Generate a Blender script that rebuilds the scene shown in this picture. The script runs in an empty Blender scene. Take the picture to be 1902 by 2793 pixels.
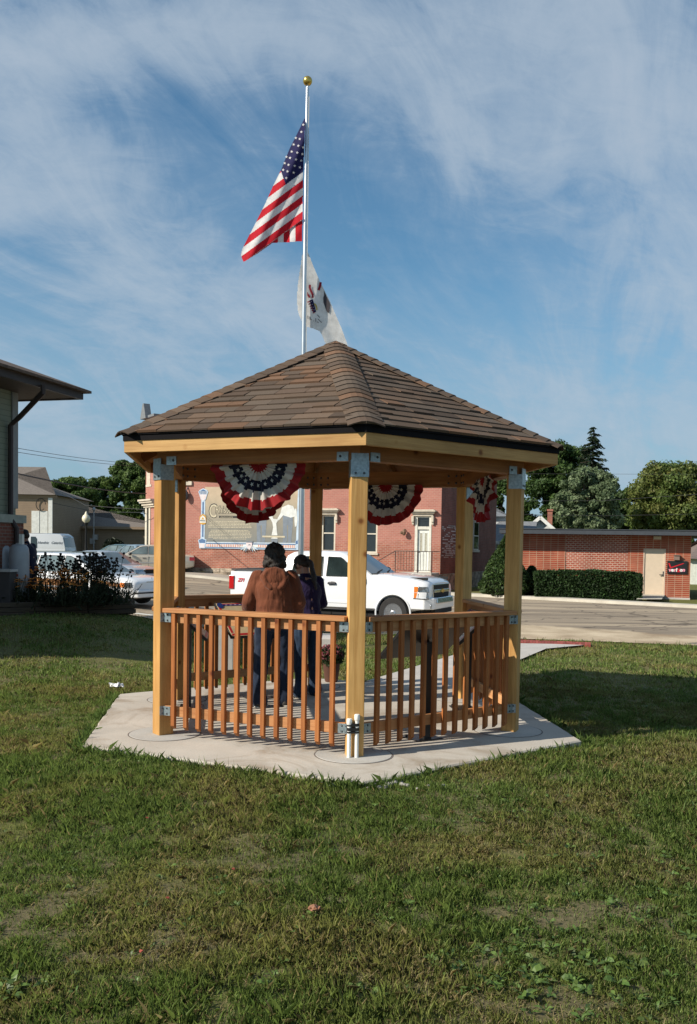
import bpy, bmesh, math, random
import numpy as np
from mathutils import Vector, Matrix, noise as mnoise
random.seed(7); rng = np.random.default_rng(7)
PI = math.pi; R = math.radians
sc = bpy.context.scene; COL = sc.collection

# ------------------------------------------------------------------ camera model (fitted to the photograph, 1902 x 2793)
F, CAMH, TILT, ROLL, PY = 2483.0, 1.7165, R(-2.4666), R(0.94), 1599.5
def ray(px, py):
    U, V = px-951, py-PY
    u = U*math.cos(ROLL)+V*math.sin(ROLL); v = -U*math.sin(ROLL)+V*math.cos(ROLL)
    up = -v/F
    return Vector((u/F, math.cos(TILT)-up*math.sin(TILT), math.sin(TILT)+up*math.cos(TILT)))
def W(px, py, D):
    d = ray(px, py); k = D/d.y
    return Vector((d.x*k, D, CAMH+d.z*k))
def G(px, py, z=0.0):
    d = ray(px, py); k = (z-CAMH)/d.z
    return Vector((d.x*k, d.y*k, z))
def M(px, py, D):            # metres per native pixel at depth D
    return D/F
cam = bpy.data.cameras.new('camera'); co = bpy.data.objects.new('camera', cam); COL.objects.link(co)
fw = Vector((0, math.cos(TILT), math.sin(TILT))); r0 = Vector((1,0,0)); u0 = Vector((0,-math.sin(TILT),math.cos(TILT)))
rt = r0*math.cos(ROLL)+u0*math.sin(ROLL); upv = u0*math.cos(ROLL)-r0*math.sin(ROLL)
co.matrix_world = Matrix(((rt.x,upv.x,-fw.x,0),(rt.y,upv.y,-fw.y,0),(rt.z,upv.z,-fw.z,CAMH),(0,0,0,1)))
cam.lens = F/2793*36; cam.sensor_width = 36; cam.sensor_fit = 'AUTO'
cam.shift_y = (PY-1396.5)/2793
cam.clip_start = 0.05; cam.clip_end = 3000
sc.camera = co

# ------------------------------------------------------------------ terrain
def ss(a, b, x):
    t = min(1, max(0, (x-a)/(b-a))) if a != b else 0
    return t*t*(3-2*t)
def interp(pts, x):
    if x <= pts[0][0]:
        (x0,y0),(x1,y1) = pts[0],pts[1]
    elif x >= pts[-1][0]:
        (x0,y0),(x1,y1) = pts[-2],pts[-1]
    else:
        for (x0,y0),(x1,y1) in zip(pts, pts[1:]):
            if x0 <= x <= x1: break
    return y0+(y1-y0)*(x-x0)/(x1-x0)
LAWN_EDGE = [(-60,38),(-14,23.0),(-5.3,19.4),(4.7,17.7),(6.6,17.2),(60,-4)]
KERB = [(-60,58),(-16,47.5),(-6.7,43.0),(5.2,38.3),(12.5,32.8),(60,2)]
def H(x, y):
    ye = interp(LAWN_EDGE, x)
    base = -0.12-0.19*ss(-7, -2.5, x)+0.05*ss(26, 36, y)
    e = ss(-0.3, 2.6, y-ye)
    z = base*e+0.38*ss(-2.5, -6.0, x)*ss(11, 16.5, y)*(1-e)
    z += 0.30*ss(-1, -9, x)*ss(34, 46, y) if x < -1 else 0
    return z

# ------------------------------------------------------------------ materials
MATS = {}
def nt_new(name):
    m = bpy.data.materials.new(name); m.use_nodes = True
    nt = m.node_tree; b = nt.nodes['Principled BSDF']
    return m, nt, b
def N(nt, t, **kw):
    n = nt.nodes.new(t)
    for k, v in kw.items():
        if k in ('operation','blend_type','data_type','noise_dimensions','feature','attribute_name','offset','offset_frequency','squash','vector_type','clamp','interpolation_type','wave_type','bands_direction','musgrave_type'):
            setattr(n, k, v)
        else: n.inputs[k].default_value = v
    return n
def L(nt, a, b): nt.links.new(a, b)
def ramp(nt, fac, stops):
    n = nt.nodes.new('ShaderNodeValToRGB')
    while len(n.color_ramp.elements) < len(stops): n.color_ramp.elements.new(0.5)
    for e, (p, c) in zip(n.color_ramp.elements, stops):
        e.position = p; e.color = (*c, 1) if len(c) == 3 else c
    L(nt, fac, n.inputs[0]); return n
def mixc(nt, fac, a, b, bt='MIX'):
    n = nt.nodes.new('ShaderNodeMix'); n.data_type = 'RGBA'; n.blend_type = bt
    for s, v in ((0, fac), (6, a), (7, b)):
        if isinstance(v, (int, float)): n.inputs[s].default_value = v
        elif isinstance(v, tuple): n.inputs[s].default_value = (*v, 1)
        else: L(nt, v, n.inputs[s])
    return n.outputs[2]
def bump(nt, b, h, strength=0.3, dist=0.01):
    n = nt.nodes.new('ShaderNodeBump'); n.inputs['Strength'].default_value = strength; n.inputs['Distance'].default_value = dist
    L(nt, h, n.inputs['Height']); L(nt, n.outputs[0], b.inputs['Normal'])
def coords(nt, kind='Object', scale=(1,1,1), rot=(0,0,0)):
    t = nt.nodes.new('ShaderNodeTexCoord'); mp = nt.nodes.new('ShaderNodeMapping')
    mp.inputs['Scale'].default_value = scale; mp.inputs['Rotation'].default_value = rot
    L(nt, t.outputs[kind], mp.inputs[0]); return mp.outputs[0]
def noise(nt, vec, scale, detail=4, rough=0.55, **kw):
    n = N(nt, 'ShaderNodeTexNoise', Scale=scale, Detail=detail, Roughness=rough, **kw); L(nt, vec, n.inputs['Vector']); return n.outputs['Fac']

def plain(name, c, rough=0.6, metal=0.0, var=0.12, scale=6, spec=0.5, coat=0, bmp=0.0):
    if name in MATS: return MATS[name]
    m, nt, b = nt_new(name)
    v = coords(nt)
    f = noise(nt, v, scale)
    lo = tuple(x*(1-var) for x in c); hi = tuple(min(1, x*(1+var)) for x in c)
    r = ramp(nt, f, [(0.3, lo), (0.7, hi)])
    L(nt, r.outputs[0], b.inputs['Base Color'])
    b.inputs['Roughness'].default_value = rough; b.inputs['Metallic'].default_value = metal
    b.inputs['Specular IOR Level'].default_value = spec; b.inputs['Coat Weight'].default_value = coat
    b.inputs['Coat Roughness'].default_value = 0.05
    if bmp: bump(nt, b, noise(nt, v, scale*8), bmp, 0.005)
    MATS[name] = m; return m

def wood(name, c, c2, axis='Z', knots=True, rough=0.65, scale=1.0):
    """sawn timber: grain runs along the object's local axis, each board its own tint"""
    if name in MATS: return MATS[name]
    m, nt, b = nt_new(name)
    s = {'X': (0.7, 14, 14), 'Y': (14, 0.7, 14), 'Z': (14, 14, 0.7)}[axis]
    oi = nt.nodes.new('ShaderNodeObjectInfo')
    t = nt.nodes.new('ShaderNodeTexCoord')
    add = N(nt, 'ShaderNodeVectorMath', operation='MULTIPLY_ADD'); L(nt, oi.outputs['Random'], add.inputs[0])
    add.inputs[1].default_value = (7.3, 3.1, 11.7); L(nt, t.outputs['Object'], add.inputs[2])
    mp = nt.nodes.new('ShaderNodeMapping'); mp.inputs['Scale'].default_value = tuple(x*scale for x in s); L(nt, add.outputs[0], mp.inputs[0])
    g = noise(nt, mp.outputs[0], 2.2, 5, 0.6, Distortion=0.6)
    fine = noise(nt, mp.outputs[0], 9, 3, 0.6)
    big = noise(nt, add.outputs[0], 1.6, 2)
    r = ramp(nt, g, [(0.25, c2), (0.62, c)])
    r2 = ramp(nt, big, [(0.3, (0.78, 0.74, 0.68)), (0.7, (1.1, 1.08, 1.05))])
    col = mixc(nt, 1.0, r.outputs[0], r2.outputs[0], 'MULTIPLY')
    f2 = ramp(nt, fine, [(0.35, (0.86, 0.82, 0.78)), (0.65, (1.04, 1.04, 1.04))])
    col = mixc(nt, 0.7, col, f2.outputs[0], 'MULTIPLY')
    tint = ramp(nt, oi.outputs['Random'], [(0, (0.74, 0.66, 0.58)), (0.35, (1.0, 0.92, 0.82)), (0.7, (0.92, 0.95, 0.98)), (1, (1.18, 1.22, 1.22))])
    col = mixc(nt, 0.75, col, tint.outputs[0], 'MULTIPLY')
    if knots:
        ks = {'X': (1.3, 9, 9), 'Y': (9, 1.3, 9), 'Z': (9, 9, 1.3)}[axis]
        mk = nt.nodes.new('ShaderNodeMapping'); mk.inputs['Scale'].default_value = ks; L(nt, add.outputs[0], mk.inputs[0])
        vo = N(nt, 'ShaderNodeTexVoronoi', Scale=1.0); L(nt, add.outputs[0], vo.inputs['Vector']); vo.inputs['Scale'].default_value = 3.2
        k = ramp(nt, vo.outputs['Distance'], [(0.0, (0.22, 0.10, 0.05)), (0.05, (0.38, 0.2, 0.1)), (0.085, (0.8, 0.7, 0.6)), (0.13, (1, 1, 1))])
        col = mixc(nt, 0.85, col, k.outputs[0], 'MULTIPLY')
    L(nt, col, b.inputs['Base Color']); b.inputs['Roughness'].default_value = rough; b.inputs['Specular IOR Level'].default_value = 0.3
    bump(nt, b, g, 0.15, 0.004)
    MATS[name] = m; return m

def brick(name, c1, c2, mortar, scale=1.0, bw=0.2, bh=0.067, off=0.5, msize=0.008, patch=None, rot=0.0, rough=0.85):
    """brick wall; wall meshes are built in local XZ so X runs along the wall"""
    if name in MATS: return MATS[name]
    m, nt, b = nt_new(name)
    t = nt.nodes.new('ShaderNodeTexCoord'); sp = nt.nodes.new('ShaderNodeSeparateXYZ'); L(nt, t.outputs['Object'], sp.inputs[0])
    ax = N(nt, 'ShaderNodeMath', operation='ADD'); L(nt, sp.outputs[0], ax.inputs[0]); L(nt, sp.outputs[1], ax.inputs[1])
    cb = nt.nodes.new('ShaderNodeCombineXYZ'); L(nt, ax.outputs[0], cb.inputs[0]); L(nt, sp.outputs[2], cb.inputs[1])
    bt = nt.nodes.new('ShaderNodeTexBrick'); bt.offset = off; bt.offset_frequency = 2
    L(nt, cb.outputs[0], bt.inputs['Vector'])
    bt.inputs['Color1'].default_value = (*c1, 1); bt.inputs['Color2'].default_value = (*c2, 1); bt.inputs['Mortar'].default_value = (*mortar, 1)
    bt.inputs['Scale'].default_value = scale; bt.inputs['Brick Width'].default_value = bw; bt.inputs['Row Height'].default_value = bh
    bt.inputs['Mortar Size'].default_value = msize; bt.inputs['Bias'].default_value = 0.1
    nn = noise(nt, t.outputs['Object'], 1.1, 5, 0.65)
    col = mixc(nt, 0.8, bt.outputs['Color'], ramp(nt, nn, [(0.3, (0.62, 0.6, 0.6)), (0.7, (1.2, 1.2, 1.2))]).outputs[0], 'MULTIPLY')
    if patch:   # old pale paint wearing off the wall
        n2 = noise(nt, t.outputs['Object'], 0.35, 6, 0.7)
        pr = ramp(nt, n2, [(0.50, (0, 0, 0)), (0.60, (1, 1, 1))])
        col = mixc(nt, pr.outputs[0], col, patch)
    L(nt, col, b.inputs['Base Color']); b.inputs['Roughness'].default_value = rough; b.inputs['Specular IOR Level'].default_value = 0.2
    bump(nt, b, bt.outputs['Fac'], -0.4, 0.006)
    MATS[name] = m; return m

def siding(name, c, pitch=0.12, rough=0.6):
    if name in MATS: return MATS[name]
    m, nt, b = nt_new(name)
    t = nt.nodes.new('ShaderNodeTexCoord'); sp = nt.nodes.new('ShaderNodeSeparateXYZ'); L(nt, t.outputs['Object'], sp.inputs[0])
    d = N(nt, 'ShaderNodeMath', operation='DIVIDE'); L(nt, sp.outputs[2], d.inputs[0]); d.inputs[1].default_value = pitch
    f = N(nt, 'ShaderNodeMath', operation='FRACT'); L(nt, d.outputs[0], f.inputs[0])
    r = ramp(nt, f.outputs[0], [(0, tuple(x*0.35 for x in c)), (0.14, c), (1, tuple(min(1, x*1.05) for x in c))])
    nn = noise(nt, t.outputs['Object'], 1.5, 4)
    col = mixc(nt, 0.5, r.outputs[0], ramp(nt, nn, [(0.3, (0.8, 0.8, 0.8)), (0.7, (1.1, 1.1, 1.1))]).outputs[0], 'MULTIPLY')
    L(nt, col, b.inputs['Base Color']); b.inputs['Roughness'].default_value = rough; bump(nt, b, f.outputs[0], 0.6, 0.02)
    MATS[name] = m; return m

def attrmat(name, rough=0.7, spec=0.3, sub=0.0, transl=0.0, noisy=0.15, nscale=30):
    """colour from the mesh's own 'tint' attribute (each leaf / blade / shingle has its own colour)"""
    if name in MATS: return MATS[name]
    m, nt, b = nt_new(name)
    a = nt.nodes.new('ShaderNodeAttribute'); a.attribute_name = 'tint'
    v = coords(nt); n = noise(nt, v, nscale, 3)
    col = mixc(nt, 1.0, a.outputs['Color'], ramp(nt, n, [(0.3, (1-noisy,)*3), (0.7, (1+noisy,)*3)]).outputs[0], 'MULTIPLY')
    L(nt, col, b.inputs['Base Color']); b.inputs['Roughness'].default_value = rough; b.inputs['Specular IOR Level'].default_value = spec
    if transl:
        tr = nt.nodes.new('ShaderNodeBsdfTranslucent'); L(nt, col, tr.inputs['Color'])
        mx = nt.nodes.new('ShaderNodeMixShader'); mx.inputs[0].default_value = transl
        out = nt.nodes['Material Output']; L(nt, b.outputs[0], mx.inputs[1]); L(nt, tr.outputs[0], mx.inputs[2]); L(nt, mx.outputs[0], out.inputs['Surface'])
    MATS[name] = m; return m

def glass(name, c=(0.02, 0.025, 0.03), rough=0.04):
    if name in MATS: return MATS[name]
    m, nt, b = nt_new(name)
    v = coords(nt); f = noise(nt, v, 1.5)
    r = ramp(nt, f, [(0.3, tuple(x*0.6 for x in c)), (0.7, tuple(x*1.5 for x in c))]); L(nt, r.outputs[0], b.inputs['Base Color'])
    b.inputs['Roughness'].default_value = rough; b.inputs['Specular IOR Level'].default_value = 0.8
    b.inputs['Coat Weight'].default_value = 0.5; b.inputs['Coat Roughness'].default_value = 0.02
    MATS[name] = m; return m

# ------------------------------------------------------------------ mesh helper
def T3(v): return Vector(v)
class MB:
    def __init__(self): self.v = []; self.f = []; self.mi = []; self.col = []; self.m = 0; self.c = None
    def add(self, vs, fs):
        n = len(self.v); self.v += [tuple(p) for p in vs]
        for f in fs:
            self.f.append(tuple(n+i for i in f)); self.mi.append(self.m); self.col.append(self.c)
        return self
    def hexa(self, p):   # 8 points: bottom 4 (ccw), top 4
        return self.add(p, [(3,2,1,0),(4,5,6,7),(0,1,5,4),(1,2,6,5),(2,3,7,6),(3,0,4,7)])
    def box(self, a, b):
        (x0,y0,z0),(x1,y1,z1) = a, b
        return self.hexa([(x0,y0,z0),(x1,y0,z0),(x1,y1,z0),(x0,y1,z0),(x0,y0,z1),(x1,y0,z1),(x1,y1,z1),(x0,y1,z1)])
    def cbox(self, c, s, rz=0.0, mat=None):
        h = [x/2 for x in s]; out = []
        for z in (-1,1):
            for x, y in ((-1,-1),(1,-1),(1,1),(-1,1)):
                p = Vector((x*h[0], y*h[1], z*h[2]))
                if mat is not None: p = mat @ p
                elif rz: p = Matrix.Rotation(rz, 3, 'Z') @ p
                out.append(Vector(c)+p)
        return self.hexa(out)
    def bar(self, p0, p1, w, h, up=(0,0,1), ext=0.0):   # rectangular beam; h measured along up
        p0, p1 = Vector(p0), Vector(p1); d = (p1-p0).normalized(); up = Vector(up)
        s = d.cross(up).normalized(); u = s.cross(d).normalized()
        p0 = p0-d*ext; p1 = p1+d*ext
        q = [p0-s*w/2-u*h/2, p0+s*w/2-u*h/2, p1+s*w/2-u*h/2, p1-s*w/2-u*h/2]
        return self.hexa(q+[x+u*h for x in q])
    def tube(self, pts, rad, n=8, caps=True):
        pts = [Vector(p) for p in pts]
        if isinstance(rad, (int, float)): rad = [rad]*len(pts)
        rings = []
        ref = Vector((0,0,1))
        for i, p in enumerate(pts):
            d = (pts[min(i+1, len(pts)-1)]-pts[max(i-1, 0)]).normalized()
            if abs(d.dot(ref)) > 0.95: ref = Vector((1,0,0))
            s = d.cross(ref).normalized(); u = s.cross(d).normalized(); ref = u
            rings.append([p+(s*math.cos(2*PI*k/n)+u*math.sin(2*PI*k/n))*rad[i] for k in range(n)])
        vs = [q for r in rings for q in r]; fs = []
        for i in range(len(pts)-1):
            for k in range(n):
                a = i*n+k; b = i*n+(k+1)%n; fs.append((a, b, b+n, a+n))
        if caps:
            fs.append(tuple(range(n))[::-1]); fs.append(tuple((len(pts)-1)*n+k for k in range(n)))
        return self.add(vs, fs)
    def lathe(self, prof, c=(0,0,0), n=16, mat=None, caps=True):   # prof: (r, z)
        vs = []; fs = []
        for r, z in prof:
            for k in range(n):
                p = Vector((r*math.cos(2*PI*k/n), r*math.sin(2*PI*k/n), z))
                if mat is not None: p = mat @ p
                vs.append(Vector(c)+p)
        for i in range(len(prof)-1):
            for k in range(n):
                a = i*n+k; b = i*n+(k+1)%n; fs.append((a, b, b+n, a+n))
        if caps and prof[0][0] > 1e-5: fs.append(tuple(range(n))[::-1])
        if caps and prof[-1][0] > 1e-5: fs.append(tuple((len(prof)-1)*n+k for k in range(n)))
        return self.add(vs, fs)
    def prism(self, poly, d):   # poly: 3D points, extruded by vector d
        n = len(poly); d = Vector(d); vs = [Vector(p) for p in poly]; vs += [p+d for p in vs]
        fs = [tuple(range(n))[::-1], tuple(range(n, 2*n))]+[(i, (i+1) % n, (i+1) % n+n, i+n) for i in range(n)]
        return self.add(vs, fs)
    def sphere(self, c, r, n=12, m=8, rot=None):
        rr = (r, r, r) if isinstance(r, (int, float)) else r
        vs = []; fs = []
        for i in range(m+1):
            a = PI*i/m
            for k in range(n):
                b = 2*PI*k/n; p = Vector((rr[0]*math.sin(a)*math.cos(b), rr[1]*math.sin(a)*math.sin(b), rr[2]*math.cos(a)))
                if rot is not None: p = rot @ p
                vs.append(Vector(c)+p)
        for i in range(m):
            for k in range(n):
                a = i*n+k; b = i*n+(k+1) % n; fs.append((a, a+n, b+n, b))
        return self.add(vs, fs)
    def build(self, name, mats, parent=None, smooth=False, bevel=0.0, origin=None, world=True, sharp=40):
        me = bpy.data.meshes.new(name)
        off = Vector((0,0,0))
        if origin is not None: off = Vector(origin)
        elif parent is not None and world: off = parent.matrix_world.translation.copy() if not parent.parent else PW[parent.name].copy()
        vs = [(v[0]-off.x, v[1]-off.y, v[2]-off.z) for v in self.v]
        me.from_pydata(vs, [], self.f); me.validate()
        if not isinstance(mats, (list, tuple)): mats = [mats]
        for m in mats: me.materials.append(m)
        if len(mats) > 1 and len(me.polygons) == len(self.mi): me.polygons.foreach_set('material_index', self.mi)
        if any(c is not None for c in self.col) and len(me.polygons) == len(self.col):
            at = me.color_attributes.new('tint', 'FLOAT_COLOR', 'CORNER')
            d = []
            for p in me.polygons:
                c = self.col[p.index] or (0.5, 0.5, 0.5); d += [c[0], c[1], c[2], 1.0]*p.loop_total
            at.data.foreach_set('color', d)
        bm = bmesh.new(); bm.from_mesh(me)
        bmesh.ops.remove_doubles(bm, verts=bm.verts, dist=1e-5) if smooth else None
        bmesh.ops.recalc_face_normals(bm, faces=bm.faces) if len(bm.faces) < 60000 else None
        bm.to_mesh(me); bm.free()
        if smooth:
            me.polygons.foreach_set('use_smooth', [True]*len(me.polygons)); me.set_sharp_from_angle(angle=R(sharp))
        o = bpy.data.objects.new(name, me); COL.objects.link(o)
        if bevel:
            md = o.modifiers.new('bevel', 'BEVEL'); md.width = bevel; md.segments = 2; md.limit_method = 'ANGLE'; md.angle_limit = R(40)
        if parent is not None:
            o.parent = parent
            if origin is not None:
                po = PW.get(parent.name, Vector((0,0,0))); o.location = off-po
            elif not world: pass
        elif origin is not None: o.location = off
        PW[o.name] = off.copy() if world else Vector((0,0,0))
        return o
PW = {}
def tag(o, label=None, cat=None, group=None, kind=None):
    if label: o['label'] = label
    if cat: o['category'] = cat
    if group: o['group'] = group
    if kind: o['kind'] = kind
    return o
def thing(name, label, cat, loc=(0,0,0), rz=0.0, group=None):
    o = bpy.data.objects.new(name, None); COL.objects.link(o); o.location = loc; o.rotation_euler = (0,0,rz)
    o.empty_display_size = 0.2
    o.matrix_world = Matrix.Translation(Vector(loc)) @ Matrix.Rotation(rz, 4, 'Z')
    PW[o.name] = Vector(loc)
    return tag(o, label, cat, group)
def dup(o, loc, rz=None, label=None, group=None):
    def cp(a, par):
        c = a.copy(); COL.objects.link(c); c.parent = par
        for ch in a.children: cp(ch, c)
        return c
    c = cp(o, None); c.location = loc
    if rz is not None: c.rotation_euler = (c.rotation_euler[0], c.rotation_euler[1], rz)
    if label: c['label'] = label
    if group: c['group'] = group
    return c
def bake(o):   # apply the modifiers of an object by evaluating it
    dg = bpy.context.evaluated_depsgraph_get(); dg.update()
    me = bpy.data.meshes.new_from_object(o.evaluated_get(dg)); 
    o.modifiers.clear(); o.data = me
    return o
def text_mesh(name, s, size, mat, parent, loc, rot, extrude=0.002, align='CENTER', shear=0.0, sx=1.0, mtx=None, bold=0.0):
    cu = bpy.data.curves.new('tmp_text', 'FONT'); cu.body = s; cu.size = size; cu.extrude = extrude; cu.align_x = align; cu.shear = shear; cu.offset = bold
    cu.resolution_u = 3
    o = bpy.data.objects.new('tmp_text', cu); COL.objects.link(o)
    dg = bpy.context.evaluated_depsgraph_get(); me = bpy.data.meshes.new_from_object(o.evaluated_get(dg))
    COL.objects.unlink(o); bpy.data.objects.remove(o)
    me.materials.clear(); me.materials.append(mat)
    x = bpy.data.objects.new(name, me); COL.objects.link(x)
    if parent is not None: x.parent = parent
    if mtx is not None: x.matrix_local = mtx
    else: x.location = loc; x.rotation_euler = rot; x.scale = (sx, 1, 1)
    return x

# fast leaf / blade clouds ------------------------------------------------
def quads_mesh(name, P, tint, mat, faces_per=4, parent=None, smooth=False, origin=None):
    """P: (n, k, 3) polygons of k verts; tint: (n,3)"""
    n, k, _ = P.shape
    me = bpy.data.meshes.new(name)
    off = np.array(origin if origin is not None else (0,0,0), float)
    me.vertices.add(n*k); me.vertices.foreach_set('co', (P-off).reshape(-1).astype(np.float32))
    me.loops.add(n*k); me.loops.foreach_set('vertex_index', np.arange(n*k, dtype=np.int32))
    me.polygons.add(n); me.polygons.foreach_set('loop_start', np.arange(0, n*k, k, dtype=np.int32))
    me.update(calc_edges=True)
    at = me.color_attributes.new('tint', 'FLOAT_COLOR', 'CORNER')
    c = np.ones((n, k, 4), np.float32); c[:, :, :3] = tint[:, None, :]; at.data.foreach_set('color', c.reshape(-1))
    me.materials.append(mat)
    o = bpy.data.objects.new(name, me); COL.objects.link(o)
    if parent is not None: o.parent = parent
    elif origin is not None: o.location = off
    return o
def vnoise(x, y, scale, seed=0, octaves=3):
    out = np.zeros_like(x, float); amp = 1; tot = 0
    for o in range(octaves):
        s = scale*2**o; X = x*s+seed*17.3; Y = y*s+seed*5.7
        xi = np.floor(X).astype(np.int64); yi = np.floor(Y).astype(np.int64); fx = X-xi; fy = Y-yi
        fx = fx*fx*(3-2*fx); fy = fy*fy*(3-2*fy)
        def h(a, b):
            v = np.sin(a*127.1+b*311.7+seed*74.7+o*19.1)*43758.5453; return v-np.floor(v)
        out += amp*((h(xi,yi)*(1-fx)+h(xi+1,yi)*fx)*(1-fy)+(h(xi,yi+1)*(1-fx)+h(xi+1,yi+1)*fx)*fy); tot += amp; amp *= 0.5
    return out/tot
EXPO = 0.30
SKYTINT = (0.66, 0.98, 1.08)
CLOUDK = 1.0
SKYBLOBS = [(420,270,.24,.09,0,-.07),(580,430,.18,.12,0,-.06),(970,520,.17,.34,0,-.11),(1280,780,.30,.24,0,-.12),(1150,1000,.30,.2,0,-.07),(150,640,.15,.05,0,-.05),
            (480,110,.24,.09,0,.10),(900,90,.26,.12,0,.08),(1450,180,.40,.26,0,.09),(1720,640,.24,.40,0,.11),(1320,400,.20,.12,0,.07),(200,520,.30,.16,0,.08),(450,830,.34,.18,0,.09),(80,190,.15,.10,0,.07),(1750,1120,.3,.14,0,.08),(300,1050,.4,.25,0,.12),(1500,1200,.4,.12,0,.06)]
# ------------------------------------------------------------------ sky, sun, exposure
SUN_EL = R(33); LIGHT = Vector((0.90, 0.44, 0)).normalized()
sv = Vector((-LIGHT.x*math.cos(SUN_EL), -LIGHT.y*math.cos(SUN_EL), math.sin(SUN_EL)))
sun = bpy.data.lights.new('sun', 'SUN'); sun.energy = 5.0; sun.angle = R(0.55); sun.color = (1, 0.92, 0.80)
so = bpy.data.objects.new('sun', sun); COL.objects.link(so); so.rotation_euler = sv.to_track_quat('Z', 'Y').to_euler(); so.location = (-30, -15, 30)
world = bpy.data.worlds.new('World'); sc.world = world; world.use_nodes = True
nt = world.node_tree; bg = nt.nodes['Background']
sky = nt.nodes.new('ShaderNodeTexSky'); sky.sky_type = 'NISHITA'; sky.sun_disc = False
sky.sun_elevation = SUN_EL; sky.sun_rotation = math.atan2(sv.x, sv.y); sky.air_density = 1.15; sky.dust_density = 0.6; sky.ozone_density = 2.2
tc = nt.nodes.new('ShaderNodeTexCoord'); sp = nt.nodes.new('ShaderNodeSeparateXYZ'); L(nt, tc.outputs['Generated'], sp.inputs[0])
zz = N(nt, 'ShaderNodeMath', operation='ADD'); L(nt, sp.outputs[2], zz.inputs[0]); zz.inputs[1].default_value = 0.45
zm = N(nt, 'ShaderNodeMath', operation='MAXIMUM'); L(nt, zz.outputs[0], zm.inputs[0]); zm.inputs[1].default_value = 0.05
dx = N(nt, 'ShaderNodeMath', operation='DIVIDE'); L(nt, sp.outputs[0], dx.inputs[0]); L(nt, zm.outputs[0], dx.inputs[1])
dy = N(nt, 'ShaderNodeMath', operation='DIVIDE'); L(nt, sp.outputs[1], dy.inputs[0]); L(nt, zm.outputs[0], dy.inputs[1])
cb = nt.nodes.new('ShaderNodeCombineXYZ'); L(nt, dx.outputs[0], cb.inputs[0]); L(nt, dy.outputs[0], cb.inputs[1])
def cloudn(rot, scale, loc, sc_, det, rough, dist):
    mp = nt.nodes.new('ShaderNodeMapping'); mp.vector_type = 'TEXTURE'; mp.inputs['Rotation'].default_value = (0,0,R(rot)); mp.inputs['Scale'].default_value = scale; mp.inputs['Location'].default_value = loc
    L(nt, cb.outputs[0], mp.inputs[0]); return noise(nt, mp.outputs[0], sc_, det, rough, Distortion=dist)
n1 = cloudn(52, (1.5, 0.8, 1), (3.1, 1.4, 0), 2.6, 9, 0.58, 0.5)
n2 = cloudn(66, (2.0, 0.85, 1), (0.4, 8.2, 0), 6.0, 10, 0.64, 0.9)
n3 = cloudn(10, (1.6, 0.8, 1), (5.0, 2.2, 0), 17.0, 8, 0.70, 0.8)
a1 = N(nt, 'ShaderNodeMath', operation='MULTIPLY'); L(nt, n1, a1.inputs[0]); a1.inputs[1].default_value = 0.55
a2 = N(nt, 'ShaderNodeMath', operation='MULTIPLY_ADD'); L(nt, n2, a2.inputs[0]); a2.inputs[1].default_value = 0.52; L(nt, a1.outputs[0], a2.inputs[2])
a3 = N(nt, 'ShaderNodeMath', operation='MULTIPLY_ADD'); L(nt, n3, a3.inputs[0]); a3.inputs[1].default_value = 0.20; L(nt, a2.outputs[0], a3.inputs[2])
# a clear blue lane runs down the middle of the sky (placed by direction, like the photograph's)
def gauss(cx, cy, sx, sy, rot, k):
    mp = nt.nodes.new('ShaderNodeMapping'); mp.vector_type = 'TEXTURE'
    mp.inputs['Location'].default_value = (cx, cy, 0); mp.inputs['Rotation'].default_value = (0,0,R(rot)); mp.inputs['Scale'].default_value = (sx, sy, 1)
    L(nt, cb.outputs[0], mp.inputs[0])
    ln = N(nt, 'ShaderNodeVectorMath', operation='LENGTH'); L(nt, mp.outputs[0], ln.inputs[0])
    r_ = ramp(nt, ln.outputs['Value'], [(0.0, (1,1,1)), (1.0, (0,0,0))]); r_.color_ramp.interpolation = 'EASE'
    m_ = N(nt, 'ShaderNodeMath', operation='MULTIPLY'); L(nt, r_.outputs[0], m_.inputs[0]); m_.inputs[1].default_value = k
    return m_.outputs[0]
def addf(a, b):
    m_ = N(nt, 'ShaderNodeMath', operation='ADD'); L(nt, a, m_.inputs[0]); L(nt, b, m_.inputs[1]); return m_.outputs[0]
def skypt(px, py):
    d = ray(px, py).normalized(); return d.x/(d.z+0.45), d.y/(d.z+0.45)
tot = a3.outputs[0]
for px, py, sx, sy, rot, k in SKYBLOBS:
    x, y = skypt(px, py); tot = addf(tot, gauss(x, y, sx, sy, rot, k))
cm = ramp(nt, tot, [(0.48, (0.02,)*3), (0.58, (0.26,)*3), (0.68, (0.68,)*3), (0.84, (1,)*3)])
sk = mixc(nt, 1.0, sky.outputs[0], SKYTINT, 'MULTIPLY')
# thin cloud gets greyer where dense
cc = ramp(nt, tot, [(0.52, (3.1, 4.2, 5.5)), (0.76, (4.1, 5.0, 6.0)), (1.0, (4.0, 4.75, 5.8))])
cs = N(nt, 'ShaderNodeVectorMath', operation='SCALE'); L(nt, cc.outputs[0], cs.inputs[0]); cs.inputs['Scale'].default_value = CLOUDK
cf = N(nt, 'ShaderNodeMath', operation='MULTIPLY'); L(nt, cm.outputs[0], cf.inputs[0]); cf.inputs[1].default_value = 0.88
hz = N(nt, 'ShaderNodeMapRange'); L(nt, sp.outputs[2], hz.inputs[0]); hz.inputs[1].default_value = -0.02; hz.inputs[2].default_value = 0.30; hz.inputs[3].default_value = 0.85; hz.inputs[4].default_value = 0.0
sk = mixc(nt, hz.outputs[0], sk, (2.7, 4.1, 5.6))
final = mixc(nt, cf.outputs[0], sk, cs.outputs[0])
L(nt, final, bg.inputs['Color']); bg.inputs['Strength'].default_value = 0.085
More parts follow.
